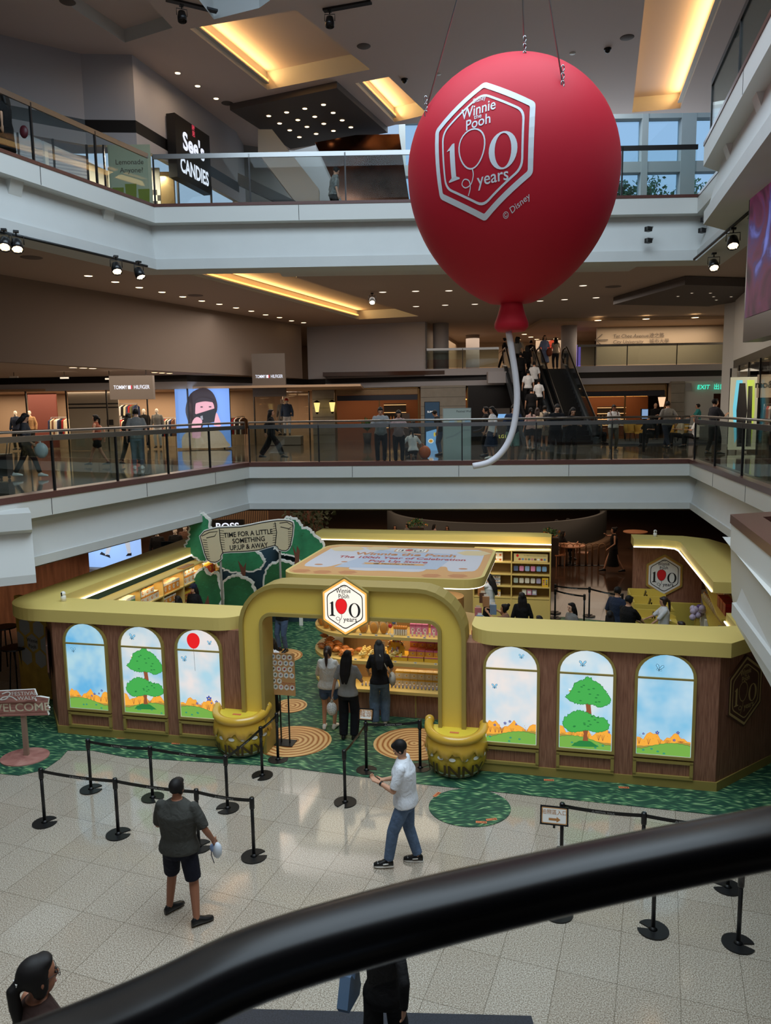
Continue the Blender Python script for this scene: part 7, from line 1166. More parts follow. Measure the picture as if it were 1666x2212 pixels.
fl.fill(sub([(-.95, 0), (-.9, .5), (-.5, .78), (.2, .85), (.75, .7), (1.0, .3), (1.02, 0)]), SJK, .01); fl.fill(sub([(-.62, 1.2), (-.7, 1.7), (-.45, 2.35), (.1, 2.6), (.5, 2.4), (.68, 1.9), (.6, 1.5), (.3, 1.6), (-.1, .7), (-.45, .6)]), SHA, .012); fl.fill(sub([(-.28, 1.5), (-.2, 2.0), (.15, 2.1), (.5, 1.95), (.52, 1.5), (.2, 1.2)]), SFC, .014)
fl.fill(sub([(-.32, 1.9), (-.1, 2.15), (.2, 2.18), (.55, 2.05), (.5, 1.98), (.2, 2.02), (-.1, 1.98)]), SHA, .016); fl.fill([(-.3, 1.45), (.6, 1.72), (.66, 1.15), (-.05, 1.0)], SCS, .018); fl.fill([(-.05, 1.38), (.05, 1.41), (.07, 1.24), (-.03, 1.2)], em('screen_grey', (150, 150, 156), .7), .02); fl.fill(sub([(-.45, .45), (-.42, 1.1), (-.2, 1.35), (.02, 1.2), (-.05, .9), (-.1, .45)]), SFC, .02); fl.fill(sub([(.5, .95), (.62, 1.5), (.72, 1.35), (.8, .95)]), SFC, .02)
for x in (.02, .38): fl.ell(x, 1.78, .06, .028, SHA, .018, 8)
b.build('portrait_picture', r); area('screen_glow', q + V((0, -.6, 1.3)), 2, 2.4, 25, (.6, .75, 1), (PI / 2, 0, 0))
# shop name boards
def nameboard(lb, px0, px1, py0, py1, Y, ty):
    a, c = aty(px0, py0, Y), aty(px1, py1, Y); w_, h_ = c.x - a.x, a.z - c.z; ctr = V(((a.x + c.x) / 2, Y, (a.z + c.z) / 2)); r = thing('shop_sign', lb, 'sign', ctr); MB().box((0, .12, 0), (w_, .24, h_), mat('sign_grey_brown', (104, 94, 86), .7)).build('board', r); b = MB(); fl = Flat(b, plane_f((0, 0, 0), V((1, 0, 0)), UP)); y = (aty(px0, ty, Y).z - ctr.z); WL = em('white_letter_lit', (235, 240, 255), 1.0)
    fit_text(fl, 'TOMMY', -w_ * .25, y, .2, w_ * .31, WL, .004, .008); fit_text(fl, 'HILFIGER', w_ * .24, y, .2, w_ * .36, WL, .004, .008); fl.fill([(-w_ * .075, y), (-w_ * .01, y), (-w_ * .01, y + .13), (-w_ * .075, y + .13)], WL, .004); fl.fill([(-w_ * .01, y), (w_ * .02, y), (w_ * .02, y + .13), (-w_ * .01, y + .13)], em('red_letter_lit', (200, 40, 60), .9), .004); b.build('lettering', r)
nameboard('grey hanging shop name board with small white lit letters, left one', 235, 332, 812, 862, 29.0, 841); nameboard('taller grey shop name board with small white lit letters, at the corner', 543, 618, 764, 856, 34.5, 817)
for px in (30, 139, 236, 316): 
    a, c = aty(px, 783 + px * .035, 29.5), aty(px, 812 + px * .02, 29.5); r = thing('pendant_spot', 'thin pendant rod with a small lamp above the left shopfronts, %s from the left' % {30: 'first', 139: 'second', 236: 'third', 316: 'fourth'}[px], 'lamp', c); MB().tube([V((0, 0, 0)), V((0, 0, 7.65 - c.z))], .012, DARKM, 6).build('rod', r); MB().box((0, 0, -.03), (.3, .08, .06), WHT).build('lamp_head', r)
# wall lanterns
for lb, px, py, Y in (('glowing tapered wall lantern, left of the pair by the cafe', 685, 878, 38.5), ('glowing tapered wall lantern, right of the pair by the cafe', 718, 877, 38.6), ('glowing tapered wall lantern between the right cafe and the white wall', 1430, 866, 37.3)):
    q = aty(px, py, Y); r = thing('wall_lantern', lb, 'lamp', q); LM = em('lantern_glass', (250, 216, 130), 1.3) if px < 1000 else em('lantern_glass_peach', (244, 200, 160), 1.1); MB().lathe([(.10, -.28), (.20, .18)], LM, 4, M=Matrix.Rotation(PI / 4, 4, 'Z'), smooth=False).build('glass_body', r); MB().lathe([(.24, .19), (.05, .30)], DARKM, 4, M=Matrix.Rotation(PI / 4, 4, 'Z'), smooth=False).build('cap', r); MB().lathe([(.05, -.38), (.11, -.28)], DARKM, 4, M=Matrix.Rotation(PI / 4, 4, 'Z'), smooth=False).build('base', r); MB().box((0, .3, .05), (.06, .4, .06), DARKM).build('bracket', r)
# cafe openings: gold lattice header, fascia, interior
GOLD = mat('dull_gold_frame', (120, 92, 52), .4, .6); LATT = mat('gold_lattice', (170, 136, 92), .5, tex=tex_slats((60, 44, 28), (190, 156, 110), 9))
for i, (x0, x1) in enumerate(((-2.45, 1.8), (4.15, 5.9), (9.7, 14.0))):
    y = 38.75 - .055 * x0; b = MB(); w_ = x1 - x0; cx_ = (x0 + x1) / 2
    for bx in (((cx_, y, 7.08), (w_, .12, .06)), ((x0 + .04, y, 5.75), (.08, .12, 2.7)), ((x1 - .04, y, 5.75), (.08, .12, 2.7)), ((cx_ + .1, y, 5.6), (.06, .1, 2.1))): b.box(*bx, GOLD)
    struct('door_%d' % (i + 1), b); struct('trim_32', MB().box((cx_, y - .02, 6.90), (w_ - .2, .06, .26), LATT)); b = MB(); b.box((cx_, y - .03, 6.62), (w_ - .2, .08, .26), mat('navy_fascia', (30, 34, 48), .5)); struct('trim_33', b)
SH = em('bar_shelf_light', (255, 196, 130), 1.6)
for lb, x, y, z, w_, h_ in (('warm lit bottle shelf inside the right cafe', 12.3, 41.6, 5.5, 1.5, 1.0), ('warm lit shelf wall inside the left cafe', .6, 41.6, 5.7, 1.2, 1.3)):
    r = thing('bottle_shelf', lb, 'shelf', (x, y, z)); MB().box((0, .1, 0), (w_, .05, h_), BLACKB).build('back', r)
    for k in range(4): MB().box((0, 0, -h_ / 2 + k * h_ / 3.2), (w_, .2, .02), SH).build('shelf', r)
    for k in range(16):
        o = MB().lathe([(.03, 0), (.03, .12), (.012, .16), (.012, .2)], mat('bottle_amber', (150, 110, 70), .2), 8).build('bottle'); o.location = (x - w_ * .45 + (k % 8) * w_ * .13, y - .02, z - h_ / 2 + .015 + (k // 8) * h_ / 3.2); tag(o, 'small bottle on the ' + lb, 'bottle', 'bottles on the ' + lb)
struct('trim_34', MB().box((11.8, 41.0, 6.55), (4.4, .1, .06), COVE)); struct('trim_35', MB().box((5.0, 41.0, 6.5), (1.6, .1, .05), COVE))
# potted plant and orange box at the left cafe
q = aty(793, 905, 37.6); r = thing('potted_plant', 'leafy potted plant behind the railing in front of the left cafe', 'plant', (q.x, q.y, MID)); MB().lathe([(.16, 0), (.22, .5), (.2, .5)], mat('pot_dark', (60, 54, 48), .6), 16).build('plant_pot', r); b = MB(); rd = random.Random(2)
for k in range(60): a = rd.uniform(0, 2 * PI); e_ = rd.uniform(.2, 1.3); L = rd.uniform(.25, .5); p = V((math.cos(a) * math.cos(e_), math.sin(a) * math.cos(e_), math.sin(e_))) * L + V((0, 0, .75)); s_ = V((-math.sin(a), math.cos(a), 0)) * .05; b.add([V((0, 0, .6)), p * .7 + V((0, 0, .2)) + s_, p + V((0, 0, .1)), p * .7 + V((0, 0, .2)) - s_], [(0, 1, 2, 3)], mat('plant_leaf', (74, 110, 60), .6))
b.build('foliage', r); b = MB(); b.tube([V((0, 0, .4)), V((0, 0, .9))], .02, BRC, 6); b.build('stem', r)
def lit_sign(name, lb, cat, px0, px1, py0, py1, Y, m, pic=None, legs=True, th=.08, frame=BLACKS):
    a, c = aty(px0, py0, Y), aty(px1, py1, Y); w_, h_ = c.x - a.x, a.z - c.z; r = thing(name, lb, cat, ((a.x + c.x) / 2, Y, c.z)); MB().box((0, th / 2, h_ / 2), (w_, th, h_), frame).build('frame', r); b = MB(); fl = Flat(b, plane_f((0, -.001, h_ / 2), V((1, 0, 0)), UP)); fl.fill([(-w_ / 2 + .02, -h_ / 2 + .02), (w_ / 2 - .02, -h_ / 2 + .02), (w_ / 2 - .02, h_ / 2 - .02), (-w_ / 2 + .02, h_ / 2 - .02)], m, .001)
    if pic: pic(fl, w_, h_)
    b.build('picture', r)
    if legs and c.z > MID + .1: MB().box((0, th / 2, -(c.z - MID) / 2), (.08, .06, c.z - MID), DARKM).build('leg', r)
    return r
def menu(fl, w_, h_):
    fl.fill([(-w_ * .4, -h_ * .05), (w_ * .42, .02), (w_ * .38, h_ * -.42), (-w_ * .42, -h_ * .44)], em('menu_blue', (120, 170, 220), 1), .003); fl.text('SUMMER', 0, h_ * .30, .10, WHL, .004); fl.ell(-w_ * .1, -h_ * .22, .11, .09, WHL, .005); fl.ell(-w_ * .1, -h_ * .22, .07, .06, ORG, .006); fl.ell(w_ * .15, -h_ * .1, .04, .09, YEL, .006)
lit_sign('menu_screen', 'lit upright menu screen with blue food picture behind the railing', 'screen', 917, 951, 868, 985, 30, em('menu_dark', (30, 50, 66), 1), menu)
def waves(fl, w_, h_):
    fl.text('Festival Walk', w_ * .26, h_ * .42, .09, INK, .003)
    for k, c in enumerate(((176, 200, 210), (206, 196, 150), (160, 190, 206))): x = -w_ * .28 + k * w_ * .28; fl.fill([(x, h_ * .22), (x + .16, h_ * .22), (x + .16, h_ * .29), (x, h_ * .29)], mat('swatch_%d' % k, c, .5), .003)
    fl.line(smooth_path([(-w_ * .4, -.1), (-w_ * .1, -.02), (w_ * .2, .12), (w_ * .45, .14)], 5), .05, mat('wave_grey', (176, 182, 178), .5), .003)
lit_sign('information_board', 'tall pale greenish information board standing right behind the railing', 'board', 957, 1018, 882, 996, 23.6, mat('pale_board', (190, 200, 190), .3), waves, frame=mat('board_edge', (170, 178, 172), .4))
def lvl(fl, w_, h_): fl.text('LG1', 0, -h_ * .12, .16, em('yellow_sign_lit', (240, 226, 110), .9), .003); fl.fill([(-w_ * .36, h_ * .28), (w_ * .34, h_ * .28), (w_ * .34, h_ * .38), (-w_ * .36, h_ * .38)], em('menu_blue', (120, 170, 220), 1), .003)
lit_sign('directory_stand', 'brown-grey directory stand with yellow lettering near the balloon string', 'board', 1071, 1101, 882, 985, 26.5, mat('taupe_board', (112, 100, 90), .5), lvl, frame=mat('taupe_board', (112, 100, 90), .5))
lit_sign('tablet_sign', 'small tilted pale blue lit sign behind the railing, right side', 'sign', 1386, 1401, 883, 905, 27, em('tablet_blue', (130, 160, 200), .9))
lit_sign('brown_poster', 'brown upright poster board behind the railing next to the pink-topped person', 'board', 868, 886, 893, 975, 27, mat('brown_card', (104, 84, 72), .7), frame=mat('brown_card', (104, 84, 72), .7))
# cafe tables and chairs
def chair(lb, px, py, rz, m):
    q = at(px, py, MID); r = thing('cafe_chair', lb, 'chair', q, rz); b = MB(); b.lathe([(.24, .44), (.27, .5), (.30, .62), (.31, .80), (.29, .80), (.26, .62), (.22, .50)], m, 18, a0=-.2, a1=PI + .2); b.build('backrest', r); MB().prism(ellp(0, 0, .25, .25, 18), .42, .50, m).build('seat', r)
    for a in (.8, 2.3, 3.9, 5.5): MB().tube([V((.16 * math.cos(a), .16 * math.sin(a), .42)), V((.24 * math.cos(a), .24 * math.sin(a), 0))], .012, BLACK, 6).build('leg', r)
def table(lb, px, py, m, z=MID, rr=.4, h=.74):
    q = at(px, py, z); r = thing('round_table', lb, 'table', q); MB().prism(ellp(0, 0, rr, rr, 24), h - .03, h, m).build('tabletop', r); MB().tube([V((0, 0, .02)), V((0, 0, h - .03))], .03, BLACK, 8).build('leg', r); MB().prism(ellp(0, 0, .22, .22, 20), 0, .02, BLACK).build('foot', r)
MUS = mat('mustard_fabric', (196, 148, 56), .8)
for i, (px, py, rz) in enumerate(((1362, 955, .6), (1384, 958, -.8), (1448, 960, .9), (1472, 956, -.4))): chair('mustard-yellow tub chair behind the railing, %s from the left' % ('first', 'second', 'third', 'fourth')[i], px, py, rz, MUS)
table('small round cafe table between the two left mustard chairs', 1350, 952, WHT); table('small round cafe table right of the mustard chairs', 1500, 957, WHT)
tag(MB().prism([(9.6, 31.6), (14.0, 31.6), (14.6, 36.8), (9.4, 36.8)], MID, MID + .06, mat('cafe_rug', (66, 72, 82), .8)).build('cafe_platform'), 'low dark platform under the cafe tables', 'platform')
# ------------------------------------------------------------------ escalators to the mezzanine
def escal(lb, x0, x1, ppl=None):
    r = thing('escalator', lb, 'escalator', ((x0 + x1) / 2, 32.4, MID)); w_ = (x1 - x0); A, B_ = V((0, .6, .0)), V((0, 5.9, 3.5)); m = mat('escalator_steel', (120, 130, 140), .35, .8)
    for s in (-1, 1):
        x = s * w_ / 2; b = MB(); b.prism([(0, 0), (.6, .0), (5.9, 3.25), (6.6, 3.45), (6.6, 3.75), (5.9, 3.65), (.5, .35), (-.2, .30)], -.09, .09, m, M=Matrix.Translation((x, 0, 0)) @ Matrix(((0, 0, 1, 0), (1, 0, 0, 0), (0, 1, 0, 0), (0, 0, 0, 1)))); b.build('side_skirt', r)
        b = MB(); b.prism([(-.2, .3), (.5, .35), (5.9, 3.65), (6.6, 3.75), (6.6, 4.4), (5.7, 4.35), (.4, 1.08), (-.3, .95)], -.012, .012, glass('escalator_glass', (.6, .66, .7), .05), M=Matrix.Translation((x, 0, 0)) @ Matrix(((0, 0, 1, 0), (1, 0, 0, 0), (0, 1, 0, 0), (0, 0, 0, 1)))); b.build('glass_balustrade', r)
        MB().tube([V(p) for p in smooth_path([(x, .1, .22), (x, -.35, .35), (x, -.45, .7), (x, -.2, .98), (x, .4, 1.08), (x, 3.0, 2.68), (x, 5.7, 4.38), (x, 6.3, 4.5), (x, 6.7, 4.42), (x, 6.85, 4.1), (x, 6.6, 3.85)], 4)], .045, BLACKS, 8).build('handrail', r)
    b = MB(); n = 17
    for k in range(n): y = .5 + 5.5 * k / n; z = 3.5 * k / n; b.box((0, y + .16, z + .05), (w_ - .2, .33, .22), BLACKS)
    b.build('steps', r); MB().box((0, 0.0, .015), (w_, 1.0, .03), STEEL).build('landing_plate', r); return r
escal('left escalator crowded with people, rising to the mezzanine', 6.05, 7.42); escal('right escalator with empty black steps, rising to the mezzanine', 7.72, 9.05)
def onesc(lb, x, u, h=1.66, face=0, **kw): y = 32.9 + 5.5 * u; person(lb, V((x, y + .1, MID + .17 + 3.5 * u)), face, h, vox=.017, feat=False, **kw)
for i, (x, u, c, hr, lb) in enumerate(((6.5, .18, BLKC, 'short', 'person with bald patch in black, lowest on the left escalator'), (6.95, .30, WHC, 'bun', 'person with hair bun in white top on the left escalator'), (6.6, .42, WHC, 'short', 'person in plain white t-shirt on the left escalator'), (7.0, .54, WHC, 'short', 'person in white t-shirt with a black sling bag on the left escalator'), (6.5, .68, BLKC, 'short', 'person in black with a backpack on the left escalator'), (6.9, .78, BLKC, 'bob', 'person with black hair high on the left escalator'), (6.55, .92, GRYC, 'bob', 'person in grey-white shirt near the top of the left escalator'))):
    onesc(lb, x, u, top=c, bottom=BLKC, hair=hr, fem=hr != 'short')
def tp(lb, px, Y, **kw): q = aty(px, 800, Y); q.z = 7.9; person(lb, q, kw.pop('face', PI), vox=.017, **kw)
tp('person in light blue dress with orange bag at the top of the right escalator', 1176, 39.2, h=1.7, top=cl('light_blue', (130, 144, 180)), sleeve=.5, bottom=cl('light_blue', (130, 144, 180)), btype='skirt', blen=.7, hair='bob', fem=True)
q = aty(1187, 775, 39); tag(MB().ball((q.x, 39, 8.75), (.16, .12, .22), mat('rust_bag', (150, 74, 44), .6)).build('shoulder_bag'), 'rust-orange bag carried at the top of the right escalator', 'bag')
tp('person with long hair seen from behind at the top right of the escalators', 1200, 39.6, face=0, h=1.62, top=BEI, sleeve=.2, bottom=DKG, hair='long', fem=True, feat=False); tp('person with dark ponytail in pale shirt at the top of the left escalator', 1120, 39.8, face=0, h=1.7, top=BEI, sleeve=.6, bottom=JN, hair='pony', feat=False); tp('person in black walking behind the left mezzanine railing end', 1090, 39.6, face=1.4, h=1.64, top=BLKC, bottom=BLKC, pose='walk'); tp('person with dark hair between the two escalator tops', 1147, 41.0, face=.2, h=1.62, top=BLKC, bottom=BLKC, feat=False)
railing([(2.15, 38.45), (5.7, 38.25)], 7.98, 'glass railing with steel handrail on the mezzanine, left of the escalators', hgt=1.05, pane=1.8, inner=0, dbl=False); railing([(9.55, 38.15), (16.8, 38.0)], 7.98, 'glass railing with steel handrail on the mezzanine, in front of the direction wall', hgt=1.1, pane=2.4, inner=0, dbl=False)
struct('trim_36', MB().box((5.55, 38.0, 7.5), (.9, .5, .55), WALLG))
# direction writing on the mezzanine wall, city sign
f = plane_f((11.0, 43.2, 9.0), V((1, -.028, 0)), UP); q = aty(1330, 734, 41.0); f = plane_f((q.x + .6, 40.98, q.z), V((1, -.028, 0)), UP); b = MB(); fl = Flat(b, f); DK = mat('brown_wall_letters', (84, 74, 64), .6)
fl.text('Tat Chee Avenue', -.75, .1, .26, DK, .02, .004, align='LEFT', shear=.2); fl.text('City University', -.75, -.2, .26, DK, .02, .004, align='LEFT', shear=.2); fl.text('達之路', 1.15, .1, .26, DK, .02, .004, align='LEFT'); fl.text('城市大學', 1.15, -.2, .26, DK, .02, .004, align='LEFT'); fl.line([(-1.0, .0), (-1.65, .0)], .05, DK, .02); fl.line([(-1.3, .3), (-1.65, 0), (-1.3, -.3)], .05, DK, .02); tag(b.build('wall_lettering'), 'dark street direction lettering with an arrow on the beige mezzanine wall', 'sign')
q = aty(1200, 747, 48); b = MB(); b.box((q.x, 48, q.z), (2.4, .1, .8), mat('pale_sign', (214, 206, 196), .6)); fl = Flat(b, plane_f((q.x, 47.94, q.z), V((1, 0, 0)), UP)); fl.fill([(-1.0, .0), (-.2, .38), (.1, .3), (-.1, -.1), (-.8, -.3)], mat('red_orange_sign', (196, 70, 40), .5), .004); fl.text('CityU', -.3, -.15, .42, mat('red_letters', (170, 30, 36), .5), .006, .02); fl.text('專上', .65, .05, .28, DK, .006); fl.text('CityU', .65, -.2, .24, DK, .006); tag(b.build('wall_sign'), 'pale wall sign with red lettering above the top of the escalators', 'sign')
q = aty(1262, 775, 43.2); r = thing('display_screen', 'narrow purple-blue lit panel behind the right mezzanine railing', 'screen', (10.72, 43.2, 8.0)); MB().box((0, 0, .7), (.5, .1, 1.4), em('purple_screen', (120, 96, 190), .9)).build('screen_face', r); MB().box((0, .06, .7), (.56, .04, 1.5), DARKM).build('frame', r)
# exit sign and corridor opening
q = aty(1537, 836, 37.9); b = MB(); fl = Flat(b, plane_f((q.x, 37.86, q.z), V((1, 0, 0)), UP)); EX = em('exit_green', (60, 230, 190), 1.2); fl.text('EXIT', -.42, -.1, .30, EX, .03, .012, align='CENTER', shear=.1); fl.text('出口', .38, -.1, .30, EX, .03, .012); fl.fill([(-1.3, -.15), (-1.0, -.15), (-1.0, .2), (-1.3, .2)], mat('icon_grey', (160, 160, 160), .5), .02); tag(b.build('exit_lettering'), 'green glowing exit lettering in English and Chinese above the peach corridor', 'sign')
# right shop: coloured glass reflections painted on a glowing panel, and clothes
q = aty(1636, 880, 24.5); r = thing('fashion_screen', 'tall lit screen with cyan and yellow figure in the right shop window', 'screen', (12.0, 25.6, MID + .1)); MB().box((0, .1, 1.2), (.9, .1, 2.4), em('cream_reflection', (196, 190, 160), .7)).build('screen_face', r); b = MB(); fl = Flat(b, plane_f((0, .04, 1.2), V((1, 0, 0)), UP)); fl.fill([(-.3, 1.1), (-.1, 1.1), (-.02, .2), (-.12, -.6), (-.28, -1.0), (-.38, .2)], em('cyan_fig', (110, 200, 220), .9), .003); fl.fill([(.05, 1.1), (.3, 1.1), (.35, .1), (.28, -1.1), (.18, -.5)], em('lime_reflection', (190, 210, 80), .9), .003); fl.fill([(-.2, 1.0), (-.0, 1.0), (.1, .1), (.0, -1.1), (-.2, -1.1), (-.26, .1)], SCS, .005); fl.fill([(.1, .9), (.24, .9), (.28, -1.1), (.1, -1.1)], SCS, .005); b.build('figures', r)
rack('in the right shop window', 1648, 1700, 24.2, 6.0, 9, 8)
f = plane_f((11.85, 23.6, 6.6), V((1, 0, 0)), UP); b = MB(); b.box((12.3, 23.75, 6.55), (1.6, .1, .7), mat('cream_board', (200, 184, 160), .6)); Flat(b, plane_f((11.9, 23.69, 6.5), V((1, 0, 0)), UP)).text('mo&Co.', 0, 0, .3, INK, .004, .02); tag(b.build('shop_sign'), 'cream board with black lettering at the right edge shop', 'sign')
for z, lb in ((7.3, 'x'),): pass
downlights('small lamps along the right shopfront', 'small warm lamp in the row above the right shop window', [(1598, 796), (1612, 791), (1627, 786), (1642, 781), (1656, 777)], 7.38, .05)
# giant LED screen at the right
A_, B2 = aty(1619, 430, 14.2), aty(1700, 400, 12.4); A_.z = 0; B2.z = 0; e = (B2 - A_).normalized(); L = (B2 - A_).length + 3; base = A_ + UP * 7.12; r = thing('giant_screen', 'huge LED screen in a black frame at the right edge, dark purple picture', 'screen', base); f = plane_f((0, 0, 0), e, UP)
def scr(nt, b_):
    tc = N(nt, 'ShaderNodeTexCoord'); n = N(nt, 'ShaderNodeTexNoise', Scale=1.1, Detail=4.0, Distortion=1.2); nt.links.new(tc.outputs['Object'], n.inputs['Vector']); r_ = ramp(nt, [(.3, (26, 14, 22)), (.47, (84, 34, 60)), (.56, (60, 44, 90)), (.68, (100, 110, 190))]); nt.links.new(n.outputs['Fac'], r_.inputs[0]); nt.links.new(r_.outputs[0], b_.inputs['Emission Color']); b_.inputs['Emission Strength'].default_value = .9; b_.inputs['Base Color'].default_value = (.01, .01, .01, 1)
b = MB(); k = 8; vs = [f(0, 0, 0), f(L, 0, 0), f(L, 2.95, 0), f(0, 2.95, 0), f(0, 0, -.35), f(L, 0, -.35), f(L, 2.95, -.35), f(0, 2.95, -.35)]; b.add(vs, [(0, 1, 2, 3), (4, 7, 6, 5), (0, 3, 7, 4), (0, 4, 5, 1), (3, 2, 6, 7), (1, 5, 6, 2)], BLACKS); b.build('frame', r); b = MB(); Flat(b, f).fill([(.08, .42), (L - .1, .42), (L - .1, 2.6), (.08, 2.6)], mat('led_picture', (60, 30, 60), .6, tex=scr), .01); b.build('screen_face', r)
# ------------------------------------------------------------------ top floor shop, sign, rear
e = (D3 - D2); e.z = 0; e.normalize(); nrm = V((e.y, -e.x, 0)); q = D2 + e * 1.9 + nrm * .35
def atpl(px, py, P_, n_): d = ray(px, py); return EYE + d * ((P_ - EYE).dot(n_) / d.dot(n_))
tl, tr, bl = atpl(377, 243, q, nrm), atpl(452, 288, q, nrm), atpl(381, 380, q, nrm); w_ = (tr - tl).dot(e); h_ = tl.z - bl.z; ctr = tl + e * w_ / 2 - UP * h_ / 2; r = thing('shop_sign', 'tall black shop sign board with white lettering under three wall spots, top floor', 'sign', ctr); f = plane_f((0, 0, 0), e, UP); b = MB(); vs = [f(x, y, z) for z in (0, -.3) for x, y in ((-w_ / 2, -h_ / 2), (w_ / 2, -h_ / 2), (w_ / 2, h_ / 2), (-w_ / 2, h_ / 2))]; b.add(vs, [(0, 1, 2, 3), (7, 6, 5, 4), (0, 4, 5, 1), (1, 5, 6, 2), (2, 6, 7, 3), (3, 7, 4, 0)], BLACKB); b.build('board', r); b = MB(); fl = Flat(b, f); WL = em('white_letter_lit', (235, 240, 255), 1.0)
fit_text(fl, "See's", 0, .02, .75, w_ * .62, WL, .01, .03); fit_text(fl, 'CANDIES', 0, -.72, .62, w_ * .82, WL, .01, .03); fl.text('時', .02, .78, .2, em('pinkred_letter', (220, 70, 90), .9), .01, .01); fl.text('思', .02, .60, .2, em('pinkred_letter', (220, 70, 90), .9), .01, .01); b.build('lettering', r)
for a, c in ((D1, D2), (D2, D3)):
    e_ = (c - a).normalized(); n_ = V((e_.y, -e_.x, 0)); m_ = (a + c) / 2 - n_ * 1.5; area('upper_shop_lighting', V((m_.x, m_.y, 13.95)), .8, .8, 130, (1, .84, .62))
CK = mat('checker_tiles', (128, 128, 128), .4, tex=tex_check); YW = mat('butter_yellow_wall', (214, 178, 96), .6)
def bandwall(a, c, off, z0, z1, m, name='wall_candy_shop'): e_ = (c - a).normalized(); n_ = V((e_.y, -e_.x, 0)); p, q_ = a - n_ * off, c - n_ * off; L = (q_ - p).length; L += ((.2 if L < 2.2 else 1.6) if off > 2 else .5); o = struct(name, MB().box((0, 0, 0), (L, .08, z1 - z0), m)); o.location = (p.x + q_.x) / 2, (p.y + q_.y) / 2, (z0 + z1) / 2; o.rotation_euler = (0, 0, math.atan2(e_.y, e_.x))
for a, c in ((D1, D2), (D2, D3)): bandwall(a, c, 2.6, 12.6, 13.3, CK); bandwall(a, c, 2.62, 11.1, 12.6, YW); bandwall(a, c, 2.63, 13.3, 14.0, WHITE)
bandwall(D0, D1, .9, 11.1, 13.8, mat('wavy_pink_panel', (196, 176, 176), .6, tex=tex_slats((150, 132, 136), (206, 188, 188), 3.2, 2)))
for a, c in ((D0, D1), (D1, D2), (D2, D3)): glaze(xy(a), xy(c), 11.15, 13.85, 3, 'window_7')
r = thing('shop_poster', 'tall pale poster with three green drinks in the candy shop window', 'poster', (D1 + D2) / 2 * 1.0 - UP * (CZ2 - 11.6) + V((.5, -.1, 0))); MB().box((0, .1, 1.15), (1.25, .03, 2.2), mat('pale_green_poster', (186, 198, 170), .6)).build('panel', r); b = MB(); fl = Flat(b, plane_f((0, .08, 1.15), V((1, 0, 0)), UP)); fl.text('Lemonade', 0, .55, .2, GR2 if 0 else DK, .003); fl.text('Anyone?', .05, .32, .2, DK, .003)
for x, y in ((-.38, -.3), (0, -.2), (.38, -.35)): fl.fill([(x - .15, y - .2), (x + .15, y - .2), (x + .17, y + .2), (x - .17, y + .2)], mat('drink_green', (130, 146, 50), .5), .003); fl.line([(x, y - .2), (x, y - .75)], .02, DK, .003)
b.build('print', r)
BZ = mat('bronze_mirror', (96, 62, 46), .12, .9, noise=.5, nscale=1.6); p = [aty(x, y, 29.5) for x, y in ((683, 318), (770, 302), (862, 300), (884, 445), (742, 445))]; b = MB(); b.prism([(v_.x, v_.z) for v_ in p], -.5, .5, BZ, M=Matrix.Translation((0, 29.5, 0)) @ Matrix.Rotation(PI / 2, 4, 'X')); tag(b.build('bronze_sculpture'), 'angular dark bronze mirror-clad volume behind the top floor railing', 'sculpture')
p = [aty(x, y, 28.6) for x, y in ((560, 285), (590, 285), (690, 412), (690, 440), (640, 440), (560, 335))]; b = MB(); b.prism([(v_.x, v_.z) for v_ in p], -.25, .25, WHITE, M=Matrix.Translation((0, 28.6, 0)) @ Matrix.Rotation(PI / 2, 4, 'X')); struct('trim_37', b); p = [aty(x, y, 28.3) for x, y in ((515, 375), (640, 436), (600, 440), (515, 400))]; b = MB(); b.prism([(v_.x, v_.z) for v_ in p], -.1, .1, BLACKB, M=Matrix.Translation((0, 28.3, 0)) @ Matrix.Rotation(PI / 2, 4, 'X')); struct('trim_38', b)
# trees outside the tall windows
struct('floor_terrace', MB().box((8, 52, 10.9), (60, 24, .4), WALLG)); LEAF = mat('outdoor_leaf', (70, 112, 66), .7, noise=.3); rd = random.Random(9)
for i, (px, py, rr, lb) in enumerate(((1345, 408, 1.0, 'leafy tree outside the tall windows, nearest the balloon'), (1405, 404, 1.5, 'rounded leafy tree outside the tall windows, in the middle'), (1492, 402, 1.1, 'light leafy tree outside the tall windows, at the right'), (1385, 412, 1.2, 'low leafy tree outside the tall windows, left of the middle one'))):
    TY = (43, 48, 54, 58)[i]; rr *= TY / 44; q = aty(px, py, TY); q.z -= 11.1; r = thing('tree', lb, 'tree', (q.x, TY, 11.1)); MB().tube([V((0, 0, 0)), V((.1, 0, q.z - 1)), V((0, 0, q.z))], [.2, .12, .03], BRC, 8).build('trunk', r); b = MB()
    for k in range(420): a, e_ = rd.uniform(0, 2 * PI), rd.uniform(-1, 1.4); d = V((math.cos(a) * math.cos(e_), math.sin(a) * math.cos(e_), math.sin(e_) * .9)) * rr * rd.uniform(.3, 1.1); c = V((0, 0, q.z - rr * .6)) + d; u_ = V((rd.uniform(-1, 1), rd.uniform(-1, 1), rd.uniform(-1, 1))) * .14; v2 = V((rd.uniform(-1, 1), rd.uniform(-1, 1), rd.uniform(-1, 1))) * .12; b.add([c - u_, c + v2, c + u_, c - v2], [(0, 1, 2, 3)], LEAF)
    b.build('foliage', r)
